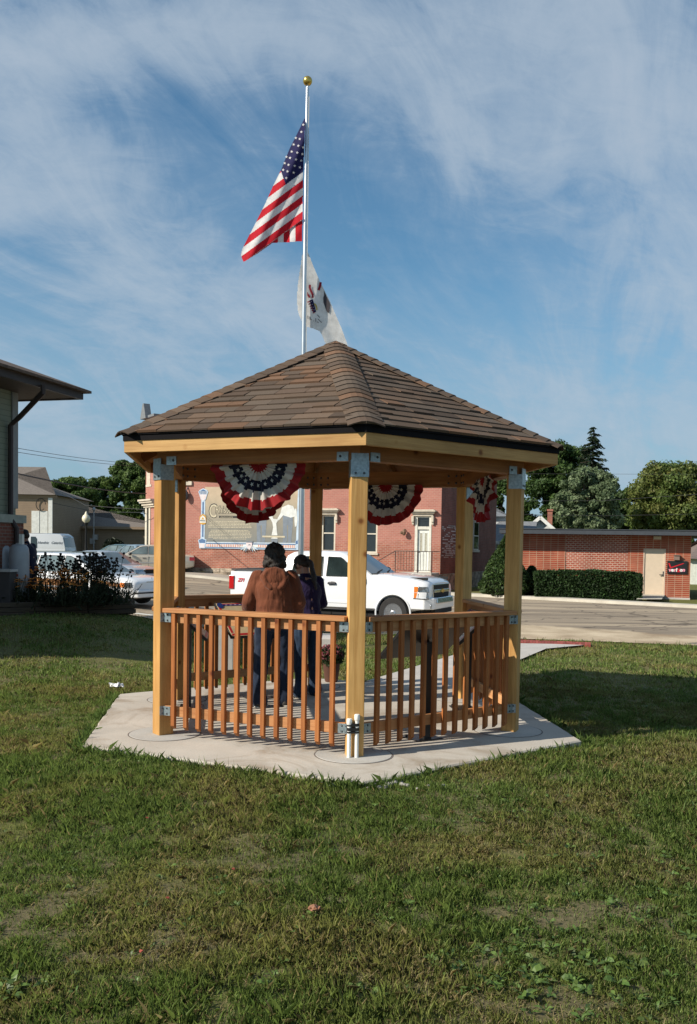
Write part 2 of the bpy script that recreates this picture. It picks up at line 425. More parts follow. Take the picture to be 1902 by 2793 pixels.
sc.view_settings.view_transform = 'Standard'; sc.view_settings.look = 'None'; sc.view_settings.exposure = EXPO; sc.view_settings.gamma = 1
sc.view_settings.use_curve_mapping = False
sc.cycles.max_bounces = 8; sc.cycles.use_denoising = True
# ================================================================== materials used by the near things
cedar = wood('cedar', (0.43,0.165,0.05), (0.25,0.08,0.022), 'Z')
post_m = wood('post_timber', (0.68,0.42,0.16), (0.48,0.26,0.08), 'Z', scale=0.8)
rail_m = wood('rail_timber', (0.56,0.30,0.14), (0.42,0.19,0.08), 'X')
fascia_m = wood('fascia_timber', (0.56,0.34,0.13), (0.40,0.21,0.07), 'X')
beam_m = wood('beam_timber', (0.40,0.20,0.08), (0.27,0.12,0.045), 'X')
galv = plain('galvanised_steel', (0.30,0.36,0.38), 0.42, 0.7, 0.25, 40)
bolt_m = plain('bolt_steel', (0.10,0.11,0.12), 0.5, 0.8)
black_m = plain('black_metal', (0.012,0.012,0.013), 0.4)
drip_m = plain('drip_edge', (0.010,0.009,0.010), 0.9, spec=0.1)
white_pvc = plain('white_pvc', (0.78,0.77,0.72), 0.4, var=0.05)

GC = Vector((-0.1712, 9.3101, 0)); GA = 7.3349; GR = 1.8708
ZB, RF, ZFB, ZFT, ZAP, ZR, RS = 2.4211, 2.2569, 2.5065, 2.6183, 3.7914, 1.1491, 2.5952
def er(k): a = R(GA+60*k); return Vector((math.sin(a), -math.cos(a), 0))
def et(k): a = R(GA+60*k); return Vector((math.cos(a), math.sin(a), 0))
def HX(k, rad, z=0): return GC+er(k)*rad+Vector((0,0,z))
def boardobj(name, p0, p1, w, h, mat, parent, up=(0,0,1), bevel=0.003, cut0=0, cut1=0):
    """a board from p0 to p1 whose local X runs along it (so the grain does too)"""
    p0, p1 = Vector(p0), Vector(p1); d = (p1-p0); ln = d.length; d.normalize(); up = Vector(up)
    s = up.cross(d).normalized(); u = d.cross(s).normalized()
    mb = MB(); a, b = -ln/2, ln/2
    mb.hexa([(a-cut0,-w/2,-h/2),(b+cut1,-w/2,-h/2),(b-cut1,w/2,-h/2),(a+cut0,w/2,-h/2),(a-cut0,-w/2,h/2),(b+cut1,-w/2,h/2),(b-cut1,w/2,h/2),(a+cut0,w/2,h/2)])
    o = mb.build(name, mat, None, world=False, bevel=bevel)
    c = (p0+p1)/2; po = PW.get(parent.name, Vector()) if parent else Vector()
    m = Matrix(((d.x,s.x,u.x,c.x-po.x),(d.y,s.y,u.y,c.y-po.y),(d.z,s.z,u.z,c.z-po.z),(0,0,0,1)))
    o.parent = parent; o.matrix_basis = m; PW[o.name] = c
    return o
def place(o, parent, c, rz=0.0):
    po = PW.get(parent.name, Vector()) if parent else Vector()
    o.parent = parent; o.location = Vector(c)-po; o.rotation_euler = (0,0,rz); return o

gz = thing('gazebo', 'open six sided cedar gazebo with brown shingled roof on a concrete slab', 'gazebo', GC)
# ---- posts
for k in range(6):
    mb = MB(); mb.box((-0.07,-0.07,0.0),(0.07,0.07,ZB))
    o = mb.build('post', post_m, None, world=False, bevel=0.006); place(o, gz, HX(k, GR), R(GA+60*k))
    # galvanised connector: plate on the post's outer face with two arms on the beams
    mb = MB(); mb.m = 0
    mb.box((-0.071,-0.078,-0.135),(0.071,-0.0705,0.055))
    mb.box((-0.0745,-0.078,-0.135),(-0.0705,0.05,0.0)); mb.box((0.0705,-0.078,-0.135),(0.0745,0.05,0.0))
    mb.m = 1
    for x in (-0.035, 0.035):
        mb.lathe([(0.0,0.006),(0.009,0.006),(0.011,0)], (x,-0.078,-0.105), 8, Matrix.Rotation(PI/2,3,'X'))
    o = mb.build('post_bracket', [galv, bolt_m], None, world=False); place(o, gz, HX(k, GR, ZB), R(GA+60*k))
# ---- beams, fascia, soffit, rafters
for k in range(6):
    p0, p1 = HX(k, GR, ZB+0.094), HX(k+1, GR, ZB+0.094)
    d = (p1-p0).normalized(); n = (er(k)+er(k+1)).normalized()
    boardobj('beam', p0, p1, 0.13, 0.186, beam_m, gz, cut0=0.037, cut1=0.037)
    for s, q in ((1, p0), (-1, p1)):
        mb = MB(); c = q+n*0.069+d*s*0.115
        mb.bar(c-d*0.05-Vector((0,0,0.062)), c+d*0.05-Vector((0,0,0.062)), 0.006, 0.075)
        mb.build('beam_plate', [galv, bolt_m], gz)
        MB().sphere(c+n*0.004+d*s*0.02-Vector((0,0,0.06)), 0.011, 8, 6).build('bolt', bolt_m, gz, smooth=True)
        for zz_ in (-0.05, 0.03):
            for dd_ in (0.0, 0.09): MB().sphere(q-n*0.067+d*s*(0.09+dd_)+Vector((0,0,zz_)), 0.013, 8, 6).build('bolt', bolt_m, gz, smooth=True)
    z = (ZFB+ZFT)/2
    f0, f1 = HX(k, RF-0.02, z), HX(k+1, RF-0.02, z)
    boardobj('fascia', f0, f1, 0.036, ZFT-ZFB, fascia_m, gz, cut0=0.0104, cut1=0.0104, bevel=0.002)
mb = MB()
for k in range(6):   # soffit / ceiling deck following the roof
    a, b = HX(k, RF-0.04, ZFT-0.012), HX(k+1, RF-0.04, ZFT-0.012)
    t = Vector((GC.x, GC.y, ZAP-0.09))
    mb.add([a, b, t, a+Vector((0,0,0.02)), b+Vector((0,0,0.02)), t+Vector((0,0,0.02))], [(0,2,1),(3,4,5),(0,1,4,3)])
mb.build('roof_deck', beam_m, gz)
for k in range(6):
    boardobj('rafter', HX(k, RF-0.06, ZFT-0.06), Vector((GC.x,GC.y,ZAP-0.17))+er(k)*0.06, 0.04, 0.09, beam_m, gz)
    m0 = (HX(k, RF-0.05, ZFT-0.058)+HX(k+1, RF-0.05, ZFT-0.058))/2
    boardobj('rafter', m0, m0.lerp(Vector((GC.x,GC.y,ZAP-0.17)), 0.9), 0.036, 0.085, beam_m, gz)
mb = MB()
for k in range(6):
    a, b = HX(k, RF+0.012), HX(k+1, RF+0.012); d = (b-a).normalized(); n = (er(k)+er(k+1)).normalized()
    p = [a-n*0.011, b-n*0.011, b, a]
    mb.hexa([q+Vector((0,0,ZFT-0.012)) for q in p]+[q+Vector((0,0,ZFT+0.036)) for q in p])
    a2, b2 = HX(k, RF+0.026), HX(k+1, RF+0.026)
    mb.hexa([q+Vector((0,0,ZFT+0.0375)) for q in (a-n*0.03,b-n*0.03,b2,a2)]+[q+Vector((0,0,ZFT+0.052)) for q in (a-n*0.03,b-n*0.03,b2,a2)])
mb.build('drip_edge', drip_m, gz)
# ---- shingles: every tab is its own little slab with its own colour
sh_m = attrmat('asphalt_shingle', 0.95, 0.1, noisy=0.22, nscale=170)
TONES = [(0.122,0.083,0.058),(0.108,0.076,0.056),(0.106,0.081,0.062),(0.148,0.088,0.056),(0.120,0.085,0.061),(0.090,0.066,0.050)]
mb = MB(); RE = RF+0.036; ZE = ZFT+0.050; rs = random.Random(3)
for k in range(6):
    a, b = HX(k, RE, ZE), HX(k+1, RE, ZE); top = Vector((GC.x, GC.y, ZAP-0.03)); mid = (a+b)/2
    S = (top-mid).length; su = (top-mid)/S; u = (b-a).normalized(); hw = (b-a).length/2; nn = u.cross(su).normalized()
    if nn.z < 0: nn = -nn
    EX = 0.132; nc = int(S/EX)
    for j in range(nc+1):
        s0 = j*EX; s1 = min(S-0.001, s0+EX*1.25); w0 = hw*(1-s0/S); w1 = hw*(1-s1/S)
        x = -w0-rs.random()*0.25
        while x < w0:
            wd = rs.choice([0.16,0.2,0.24,0.3,0.34]); x2 = x+wd; lift = rs.choice([0.010,0.012,0.018]); c = rs.choice(TONES); g = rs.uniform(0.85,1.2)
            sag = rs.uniform(-0.004,0.004)
            q0, q1 = max(-w0, x+0.003), min(w0, x2-0.003); r0_, r1_ = max(-w1, min(w1, x+0.0015)), max(-w1, min(w1, x2-0.0015))
            if q1-q0 > 0.01:
                mb.c = tuple(v*g for v in c)
                P = lambda s, w, h: mid+su*s+u*w+nn*h
                mb.add([P(s0+sag,q0,lift+0.004), P(s0+sag,q1,lift+0.004), P(s1,r1_,0.002), P(s1,r0_,0.002), P(s0+sag,q0,0), P(s0+sag,q1,0)], [(0,1,2,3),(0,4,5,1),(0,3,4),(1,5,2)])
            x = x2
mb.build('shingles', sh_m, gz)
mb = MB()
for k in range(6):
    a = HX(k, RE+0.0, ZE+0.004); top = Vector((GC.x, GC.y, ZAP+0.0)); d = (top-a); S = d.length; d.normalize()
    n1_ = HX(k-1, RE, ZE)-HX(k, RE, ZE); n2_ = HX(k+1, RE, ZE)-HX(k, RE, ZE)
    def side(v):  # unit vector in the roof face, perpendicular to the hip
        v = v.normalized(); v = v-d*v.dot(d); return v.normalized()
    s1, s2 = side(n1_), side(n2_); up = d.cross(Vector((-er(k).y, er(k).x, 0))); up = up if up.z > 0 else -up; up.normalize()
    EX = 0.128; j = 0
    while j*EX < S-0.05:
        s0 = j*EX; sE = min(S, s0+EX*1.3); c = rs.choice(TONES); g = rs.uniform(0.85,1.2); mb.c = tuple(v*g for v in c)
        for (q, off) in (((s0, 0.020)), ((sE, 0.004))):
            pass
        wv = 0.15; rows = []
        for q, off in ((s0, 0.015), (sE, 0.004)):
            wq = min(wv, (S-q)*0.55+0.02); row = []
            for w, fr, hh in ((s1, 1.0, 0.0), (s1, 0.66, 0.006), (s1, 0.33, 0.009), (None, 0, 0.002), (s2, 0.33, 0.009), (s2, 0.66, 0.006), (s2, 1.0, 0.0)):
                p = a+d*q+(w*wq*fr if w else Vector((0,0,0)))+up*(off+hh)
                row.append(p)
            rows.append(row)
        vs = rows[0]+rows[1]+[p-up*0.010 for p in rows[0]]
        fs = [(i, i+1, i+8, i+7) for i in range(6)]+[(i, i+14, i+15, i+1) for i in range(6)]+[(0,7,14),(6,20,13)]
        mb.add(vs, fs); j += 1
mb.build('hip_caps', sh_m, gz)
# ---- railings
def railing(k, flip=False, entry=False):
    d = (HX(k+1, GR)-HX(k, GR)).normalized(); n = (er(k)+er(k+1)).normalized(); c0, c1 = HX(k, GR), HX(k+1, GR)
    Z = Vector((0,0,1))
    def e(o): return (0.07-o*0.5)/0.866
    cap = boardobj('railing', c0+d*(e(0.04)+0.0)+n*0.04+Z*(ZR-0.019), c1-d*(e(0.04)+0.0)+n*0.04+Z*(ZR-0.019), 0.14, 0.038, rail_m, gz, bevel=0.004)
    pm = cap.matrix_basis.copy()
    def sub(o):   # parent under the cap keeping its place (all relative to gazebo)
        ml = o.matrix_basis.copy(); o.parent = cap; o.matrix_basis = pm.inverted() @ ml
    for zc in (ZR-0.038-0.046, 0.228):
        o = boardobj('stringer', c0+d*(e(0.045)+0.004)+n*0.045+Z*zc, c1-d*(e(0.045)+0.004)+n*0.045+Z*zc, 0.038, 0.09, rail_m, gz); sub(o)
        for s, q in ((1, c0), (-1, c1)):
            mb = MB(); L0 = e(0.07); b = q+n*0.0665+d*s*(L0+0.004)+Z*zc
            mb.bar(b, b+d*s*0.075, 0.004, 0.082)
            fd = (et(k if s > 0 else k+1)*s)      # tangential face normal of the post
            fe = er(k if s > 0 else k+1)
            pc = (HX(k, GR) if s > 0 else HX(k+1, GR))+fd*0.073+Z*zc
            mb.bar(pc+fe*0.068, pc+fe*0.01, 0.005, 0.082)
            mb.m = 1
            for dz_ in (-0.024, 0.024):
                mb.sphere(b+d*s*0.04+n*0.003+Z*dz_, 0.009, 8, 6); mb.sphere(pc+fd*0.003+fe*0.045+Z*dz_, 0.008, 8, 6)
            o = mb.build('bracket', [galv, bolt_m], gz); sub(o)
    L0 = 0.167; sp_ = ((c1-c0).length-2*L0)/12
    for i in range(13):
        p = c0+d*(L0+i*sp_)+n*0.083
        mb = MB(); h = 0.0185; zt = ZR-0.044; zi = 0.072+rs.uniform(-0.003,0.003); zo = zi+0.032
        mb.hexa([(-h,-h,zo),(h,-h,zo),(h,h,zi),(-h,h,zi),(-h,-h,zt),(h,-h,zt),(h,h,zt),(-h,h,zt)])
        mb2 = mb; o = mb2.build('baluster', cedar, None, world=False, bevel=0.002)
        place(o, gz, p, math.atan2(d.y, d.x)+rs.uniform(-0.01,0.01)); sub(o)
for k in (-1, 0, 1, 3, 4): railing(k)

# ================================================================== slab, path, brick strip
def concrete(name, c, stain=(0.27,0.205,0.14), stains=0.75):
    if name in MATS: return MATS[name]
    m, nt, b = nt_new(name); v = coords(nt)
    n1 = noise(nt, v, 1.3, 6, 0.6); n2 = noise(nt, v, 60, 4, 0.7); n3 = noise(nt, v, 0.9, 5, 0.7, Distortion=1.2)
    col = mixc(nt, 1.0, c, ramp(nt, n1, [(0.3, (0.82,0.82,0.82)), (0.7, (1.1,1.1,1.1))]).outputs[0], 'MULTIPLY')
    col = mixc(nt, 1.0, col, ramp(nt, n2, [(0.3, (0.88,)*3), (0.7, (1.08,)*3)]).outputs[0], 'MULTIPLY')
    sf = ramp(nt, n3, [(0.49, (0,0,0)), (0.66, (1,1,1))]); mm = N(nt, 'ShaderNodeMath', operation='MULTIPLY'); L(nt, sf.outputs[0], mm.inputs[0]); mm.inputs[1].default_value = stains
    col = mixc(nt, mm.outputs[0], col, stain)
    L(nt, col, b.inputs['Base Color']); b.inputs['Roughness'].default_value = 0.88; b.inputs['Specular IOR Level'].default_value = 0.25
    bump(nt, b, n2, 0.25, 0.003); MATS[name] = m; return m
conc = concrete('slab_concrete', (0.50,0.455,0.39)); conc2 = concrete('footing_concrete', (0.46,0.44,0.40), stains=0.25); conc3 = concrete('walk_concrete', (0.50,0.47,0.43), stains=0.2)
mb = MB()
rsl = random.Random(9); ring = []
SC = {-1: G(223.7,2033.4), 0: G(990,2134), 1: G(1587,2019), -2: G(325.5,1892.5), 2: HX(2, RS), 3: HX(3, RS)}
SC[4] = SC[-2]; SC[5] = SC[-1]; SC[6] = SC[0]
for k in range(6):
    a, b = SC[k], SC[k+1]
    for i in range(24):
        p = a.lerp(b, i/24); ring.append(p+Vector((rsl.uniform(-.006,.006), rsl.uniform(-.006,.006), 0)))
top = [p+Vector((0,0,-0.0)) for p in ring]; inner = [GC+(p-GC)*0.994+Vector((0,0,0.0)) for p in ring]
n_ = len(ring); vs = [p for p in inner]+[p-Vector((0,0,0.012)) for p in ring]+[p-Vector((0,0,0.14)) for p in ring]
mb.add(vs, [tuple(range(n_))]+[(i, (i+1) % n_, (i+1) % n_+n_, i+n_) for i in range(n_)]+[(i+n_, (i+1) % n_+n_, (i+1) % n_+2*n_, i+2*n_) for i in range(n_)])
tag(mb.build('gazebo_slab', conc), kind='structure')
for k in range(6):
    mb = MB(); c = HX(k, GR-0.02); mb.m = 0
    prof = [(0.30,0.0045),(0.30,-0.02)]
    vs = [c+Vector((0.315*math.cos(t*PI/24), 0.315*math.sin(t*PI/24), 0.005)) for t in range(48)]
    vs2 = [c+Vector((0.322*math.cos(t*PI/24), 0.322*math.sin(t*PI/24), -0.01)) for t in range(48)]
    mb.add(vs+vs2, [tuple(range(48))]+[(i, i+48, (i+1) % 48+48, (i+1) % 48) for i in range(48)])
    mb.m = 1
    vs = [c+Vector((r_*math.cos(t*PI/24), r_*math.sin(t*PI/24), 0.0022)) for r_ in (0.312, 0.3295) for t in range(48)]
    mb.add(vs, [(i, (i+1) % 48, (i+1) % 48+48, i+48) for i in range(48)])
    tag(mb.build('footing_ring', [conc2, plain('joint', (0.16,0.13,0.11), 0.9)]), kind='structure')
PATH_L = [G(985,1860), G(1232,1787), G(1345,1752)]; PATH_R = [G(1385,1812), G(1490,1768), G(1606,1757)]
def drape(polyl, polyr, n, m, dz, name, mat, zf=None):
    def at(pl, t):
        t = t*(len(pl)-1); i = min(int(t), len(pl)-2); return Vector(pl[i]).lerp(Vector(pl[i+1]), t-i)
    vs = []; fs = []
    for i in range(n+1):
        a, b = at(polyl, i/n), at(polyr, i/n)
        for j in range(m+1):
            p = a.lerp(b, j/m); z = (zf(p.x, p.y) if zf else 0)+dz; vs.append((p.x, p.y, z))
    for i in range(n):
        for j in range(m):
            q = i*(m+1)+j; fs.append((q, q+1, q+m+2, q+m+1))
    mb = MB(); mb.add(vs, fs); return tag(mb.build(name, mat, smooth=True), kind='structure')
drape([HX(3, GR+.35)]+PATH_L, [HX(2, GR+.35)]+PATH_R, 12, 4, -0.006, 'concrete_path', conc3)
mb = MB()
e0, e1 = G(1330,1749), G(1612,1759); f1_, f0_ = G(1612,1752), G(1330,1741)
NB = 34
for i in range(NB):
    for j in range(2):
        t0, t1 = i/NB+0.001, (i+1)/NB-0.001
        a = e0.lerp(e1, t0); b = e0.lerp(e1, t1); c = f0_.lerp(f1_, t1); d = f0_.lerp(f1_, t0)
        p = [a.lerp(d, j/2+.02), b.lerp(c, j/2+.02), b.lerp(c, j/2+.48), a.lerp(d, j/2+.48)]
        g = rs.uniform(0.7,1.2); mb.c = (0.30*g, 0.075*g, 0.06*g)
        mb.hexa([Vector((q.x,q.y,-0.06)) for q in p]+[Vector((q.x,q.y,0.004)) for q in p])
tag(mb.build('brick_strip', attrmat('paver_brick', 0.85, 0.2)), kind='structure')

# ================================================================== bunting
red_c = None
def cloth(name, c, transl=0.35, dark=0.0):
    if name in MATS: return MATS[name]
    m, nt, b = nt_new(name); v = coords(nt); n = noise(nt, v, 9, 3)
    col = ramp(nt, n, [(0.3, tuple(x*0.82 for x in c)), (0.7, tuple(min(1, x*1.12) for x in c))]).outputs[0]
    L(nt, col, b.inputs['Base Color']); b.inputs['Roughness'].default_value = 0.8; b.inputs['Specular IOR Level'].default_value = 0.2; b.inputs['Sheen Weight'].default_value = 0.1
    tr = nt.nodes.new('ShaderNodeBsdfTranslucent'); L(nt, col, tr.inputs['Color']); mx = nt.nodes.new('ShaderNodeMixShader'); mx.inputs[0].default_value = transl
    L(nt, b.outputs[0], mx.inputs[1]); L(nt, tr.outputs[0], mx.inputs[2]); L(nt, mx.outputs[0], nt.nodes['Material Output'].inputs['Surface'])
    MATS[name] = m; return m
c_red = cloth('red_cloth', (0.27,0.011,0.014), 0.10); c_white = cloth('white_cloth', (0.52,0.49,0.44), 0.10); c_navy = cloth('navy_cloth', (0.008,0.009,0.026), 0.08); c_star = cloth('star_cloth', (0.5,0.48,0.44), 0.05)
def star_pts(c, ux, uy, r, rot=0):
    return [c+ux*(math.cos(a)*q)+uy*(math.sin(a)*q) for a, q in ((PI/2+rot+i*PI/5, r if i % 2 == 0 else r*0.42) for i in range(10))]
def bunting(c, u, nrm, label, rad=0.457, seed=1, sag=1.0, zdrop=0.0, group='bunting fans under the gazebo roof'):
    rb = random.Random(seed); t = thing('bunting_fan', label, 'bunting', c, 0, group)
    Z = Vector((0,0,-1)); NA, NR = 168, 26
    bounds = [0.19,0.37,0.60,0.79,1.01]; mats = [c_red, c_white, c_navy, c_white, c_red]
    ph = [rb.uniform(0,6) for _ in range(6)]
    def pt(r, th):
        wob = 1+0.02*math.sin(th*5+ph[0])+0.012*math.sin(th*23+ph[1])*r
        fold = math.sin(th*19+ph[2])*0.024*r+math.sin(th*37+ph[3]+2*r)*0.010*r+math.sin(th*7+ph[4])*0.03*r*r
        cen = math.exp(-((th-PI/2-0.08)/0.07)**2)*0.05*min(1, r*2)
        drop = 1+0.03*math.sin(th)**2
        return c+u*(math.cos(th)*r*rad*wob)+Z*(math.sin(th)*r*rad*wob*drop*sag)+nrm*(fold+cen+0.02)
    mb = MB()
    vs = [pt(0.02+0.98*i/NR, PI*j/NA) for i in range(NR+1) for j in range(NA+1)]
    for band in range(5):
        pass
    n0 = len(mb.v); mb.v += [tuple(p) for p in vs]
    for i in range(NR):
        r = 0.02+0.98*(i+0.5)/NR
        for j in range(NA):
            q = i*(NA+1)+j; thm = PI*(j+.5)/NA; jag = 0.012*math.sin(thm*19+ph[2])
            mi = next(b for b, v in enumerate(bounds) if r < v+jag or b == 4)
            mb.f.append((q, q+1, q+NA+2, q+NA+1)); mb.mi.append(mi); mb.col.append(None)
    # stars sewn on the navy band
    mb.m = 5
    for s in range(9):
        th = PI*(0.09+s*0.103); r = 0.465
        cpt = pt(r, th)+nrm*0.008; uu = u; 
        for sd in (1, -1):
            pts = star_pts(cpt+nrm*(0.0 if sd > 0 else -0.016), u, Vector((0,0,1)), 0.022, rb.uniform(-.4,.4))
            n1 = len(mb.v); mb.v += [tuple(p) for p in pts]+[tuple(cpt+nrm*(0.003 if sd > 0 else -0.019))]
            for i in range(10): mb.f.append((n1+i, n1+(i+1) % 10, n1+10)); mb.mi.append(5); mb.col.append(None)
    o = mb.build('pleated_cloth', mats+[c_star], t, smooth=True, sharp=80)
    return t
def side_frame(k):
    d = (HX(k+1, GR)-HX(k, GR)).normalized(); n = (er(k)+er(k+1)).normalized(); return d, n, (HX(k, GR)+HX(k+1, GR))/2
d, n, m = side_frame(-1)
bunting(m-n*0.10+Vector((0,0,ZB+0.0))+d*(-0.03), d, n, 'large red white and navy bunting fan under the nearest left beam, lit by the sun', 0.445, 2, 0.86)
for k, off, lab, sd in ((3, 0.02, 'dark red bunting fan on the far left beam, half hidden behind the sunlit one', 4), (2, 0.0, 'shaded bunting fan with white stars under the far right beam', 7), (1, -0.13, 'narrow looking bunting fan seen edge on beside the right rear posts', 5)):
    d, n, m = side_frame(k)
    bunting(m+(-n)*0.08+Vector((0,0,ZB+0.03))+d*off, d, -n, lab, 0.46 if k != 1 else 0.45, sd)

# ================================================================== interpretive panels
cream = plain('panel_cream', (0.55,0.45,0.27), 0.35, var=0.12, scale=12); p_red = plain('panel_red', (0.45,0.02,0.03), 0.35); p_blue = plain('panel_blue', (0.02,0.04,0.16), 0.35); p_white = plain('panel_white', (0.7,0.7,0.68), 0.35)
def panel(base, face, label, w=0.80, dep=0.46, zc=0.90, tilt=42):
    """face: unit vector towards the reader"""
    base = Vector(base); t = thing('information_panel', label, 'information panel', base, 0, 'tilted information panels inside the gazebo')
    f = Vector(face).normalized(); s = Vector((-f.y, f.x, 0)); Z = Vector((0,0,1))
    mb = MB(); mb.prism([base-f*0.14-s*0.14, base+f*0.10-s*0.14, base+f*0.10+s*0.14, base-f*0.14+s*0.14], (0,0,0.010))
    for a in (-0.11, 0.11): mb.lathe([(0.012,0),(0.012,0.02),(0,0.02)], base+s*a+f*0.07+Z*0.01, 8)
    mb.build('base_plate', black_m, t)
    mb = MB(); q = base-f*0.06; mb.hexa([q-s*0.045-f*0.035, q+s*0.045-f*0.035, q+s*0.045+f*0.035, q-s*0.045+f*0.035]+[x+Z*(zc-0.02) for x in (q-s*0.045-f*0.035, q+s*0.045-f*0.035, q+s*0.045+f*0.035, q-s*0.045+f*0.035)])
    mb.build('pedestal', black_m, t, bevel=0.004)
    c = base-f*0.02+Z*zc; dn = (f*math.cos(R(tilt))-Z*math.sin(R(tilt))).normalized(); up = s.cross(dn); up = up if up.z > 0 else -up
    def slab(hw, hd, z0, z1, name, mat, cx=0, cd=0, mbx=None, mi=0):
        mbx = mbx or MB(); mbx.m = mi
        p = [c+s*(cx+a*hw)+dn*(cd+b*hd) for a, b in ((-1,-1),(1,-1),(1,1),(-1,1))]
        mbx.hexa([x+up*z0 for x in p]+[x+up*z1 for x in p]); return mbx
    slab(w/2, dep/2, -0.03, 0, 'tray', black_m).build('panel_tray', black_m, t, bevel=0.004)
    mb = slab(w/2-0.012, dep/2-0.012, 0.0, 0.004, '', None, mi=0)
    hw, hd = w/2-0.02, dep/2-0.02
    slab(hw, 0.018, 0.004, 0.0055, '', None, 0, -hd+0.018, mb, 1); slab(hw, 0.010, 0.0055, 0.007, '', None, 0, -hd+0.024, mb, 2)
    for i in range(12): slab(0.012, 0.003, 0.007, 0.008, '', None, -hw+0.05+i*0.058, -hd+0.024, mb, 3)
    slab(hw, 0.014, 0.004, 0.0055, '', None, 0, hd-0.014, mb, 1); slab(0.014, hd-0.04, 0.004, 0.005, '', None, -hw+0.014, 0, mb, 1); slab(0.014, hd-0.04, 0.004, 0.005, '', None, hw-0.014, 0, mb, 1)
    rp = random.Random(int(base.x*100)+500)
    for i in range(9):
        y = -hd+0.09+i*0.03; slab(0.10+rp.uniform(-.02,.02), 0.0035, 0.004, 0.0048, '', None, 0.16, y, mb, 4)
    slab(0.14, 0.10, 0.004, 0.005, '', None, -0.16, 0.02, mb, 5)
    mb.m = 2; cc_ = c+s*(hw-0.03)+dn*(-hd+0.03); mb.add([cc_+up*0.009+s*(0.04*math.cos(i*PI/8))+dn*(0.04*math.sin(i*PI/8)) for i in range(16)], [tuple(range(16))])
    mb.m = 2; cc_ = c-s*(hw-0.03)+dn*(-hd+0.03); mb.add([cc_+up*0.009+s*(0.04*math.cos(i*PI/8))+dn*(0.04*math.sin(i*PI/8)) for i in range(16)], [tuple(range(16))])
    mb.build('printed_sheet', [cream, p_red, p_blue, p_white, plain('panel_ink', (0.12,0.1,0.08), 0.5), plain('panel_picture', (0.20,0.17,0.13), 0.4, var=0.5, scale=20)], t)
    return t
d, n, m = side_frame(0); b = G(1148,2012); panel(b, -n, 'tilted information panel seen from its black back behind the right front railing')
d, n, m = side_frame(4); b = G(528,1928); panel(b, -n, 'information panel seen edge on behind the left front railing', w=0.6)
d, n, m = side_frame(3); panel(m-n*0.42+d*(0.10), -n, 'cream information panel with red and blue border that the two people are reading', w=0.95, dep=0.52)
d, n, m = side_frame(1); b = G(1258,1932); panel(b, -n, 'information panel turned side on near the right rear post')

# ================================================================== conduits at the front post
t = thing('conduit_pair', 'two capped white plastic conduits taped together at the foot of the front post', 'pipe', HX(0, GR+0.10))
e_, s_ = er(0), et(0)
for i, (a, h) in enumerate(((-0.055, 0.30), (0.008, 0.335))):
    b = HX(0, GR+0.096)+s_*a
    MB().lathe([(0.0165,0),(0.0165,h),(0,h)], b, 16).build('pipe', white_pvc, t, smooth=True)
    MB().lathe([(0.0205,h-0.025),(0.0225,h-0.022),(0.0225,h+0.018),(0.019,h+0.024),(0,h+0.024)], b, 16).build('pipe_cap', white_pvc, t, smooth=True)
mb = MB(); q0, q1 = HX(0, GR+0.096)+s_*-0.055, HX(0, GR+0.096)+s_*0.008
for z0, z1 in ((0.262,0.285),(0.225,0.25),(0.205,0.219)):
    pts = []
    for k_ in range(24):
        a = 2*PI*k_/24; cc_ = q0 if math.cos(a) < 0 else q1; pts.append(cc_+s_*(math.cos(a)*0.019)+e_*(math.sin(a)*0.019)+Vector((0,0,z0)))
    mb.prism(pts, (0,0,z1-z0))
mb.build('tape', black_m, t)
rk = random.Random(5)
stone_m = plain('grey_stone', (0.30,0.28,0.25), 0.9, var=0.3, scale=15)
mb = MB()
for i in range(34):
    p = HX(0, RS+0.05)+Vector((rk.gauss(0.0,0.22), rk.gauss(-0.03,0.05), -0.03)); s = rk.uniform(0.012,0.03)
    mb.sphere(p, (s, s*rk.uniform(.6,1), s*0.6), 6, 4, Matrix.Rotation(rk.uniform(0,3),3,'Z'))
tag(mb.build('gravel', stone_m), 'loose pale gravel in the grass at the slab corner', 'gravel', kind='stuff')

# ================================================================== flagpole and flags
PD = 15.8; pb = W(822,1750,PD); pole_x = W(821,1502,PD).x
alum = plain('pole_aluminium', (0.55,0.57,0.58), 0.32, 0.85, 0.06); gold = plain('gold_ball', (0.62,0.42,0.10), 0.25, 0.9, 0.1)
topz = W(839,240,PD).z; ptx = W(839,240,PD).x; 
t = thing('flagpole', 'tall silver flagpole with a gold ball behind the gazebo', 'flagpole', (pole_x, PD, 0))
MB().tube([(pole_x,PD,-0.1),(pole_x,PD,4.5),((pole_x+ptx)/2+0.0,PD,7),(ptx,PD,topz)], [0.046,0.044,0.037,0.027], 16).build('pole', alum, t, smooth=True)
MB().lathe([(0.012,0),(0.012,0.03),(0.03,0.04)], (ptx,PD,topz), 12).build('pole_cap', alum, t, smooth=True)
MB().sphere(W(839.5,221,PD), 0.079, 24, 16).build('gold_ball', gold, t, smooth=True)
rope = plain('rope', (0.6,0.58,0.52), 0.9)
MB().tube([(pole_x+0.055,PD-0.02,1.2),(pole_x+0.05,PD-0.03,4),(ptx+0.032,PD-0.02,topz-0.15)], 0.004, 5).build('halyard', rope, t)
t = thing('concrete_footing', 'low pale concrete block on the lawn round the foot of the flagpole', 'concrete base', (pole_x+0.1, PD, -0.05))
x0, x1 = W(778,1740,PD-0.35).x, W(914,1740,PD-0.35).x
MB().box((x0,PD-0.42,-0.08),(x1,PD+0.42,0.17)).build('block', conc3, t, bevel=0.02)

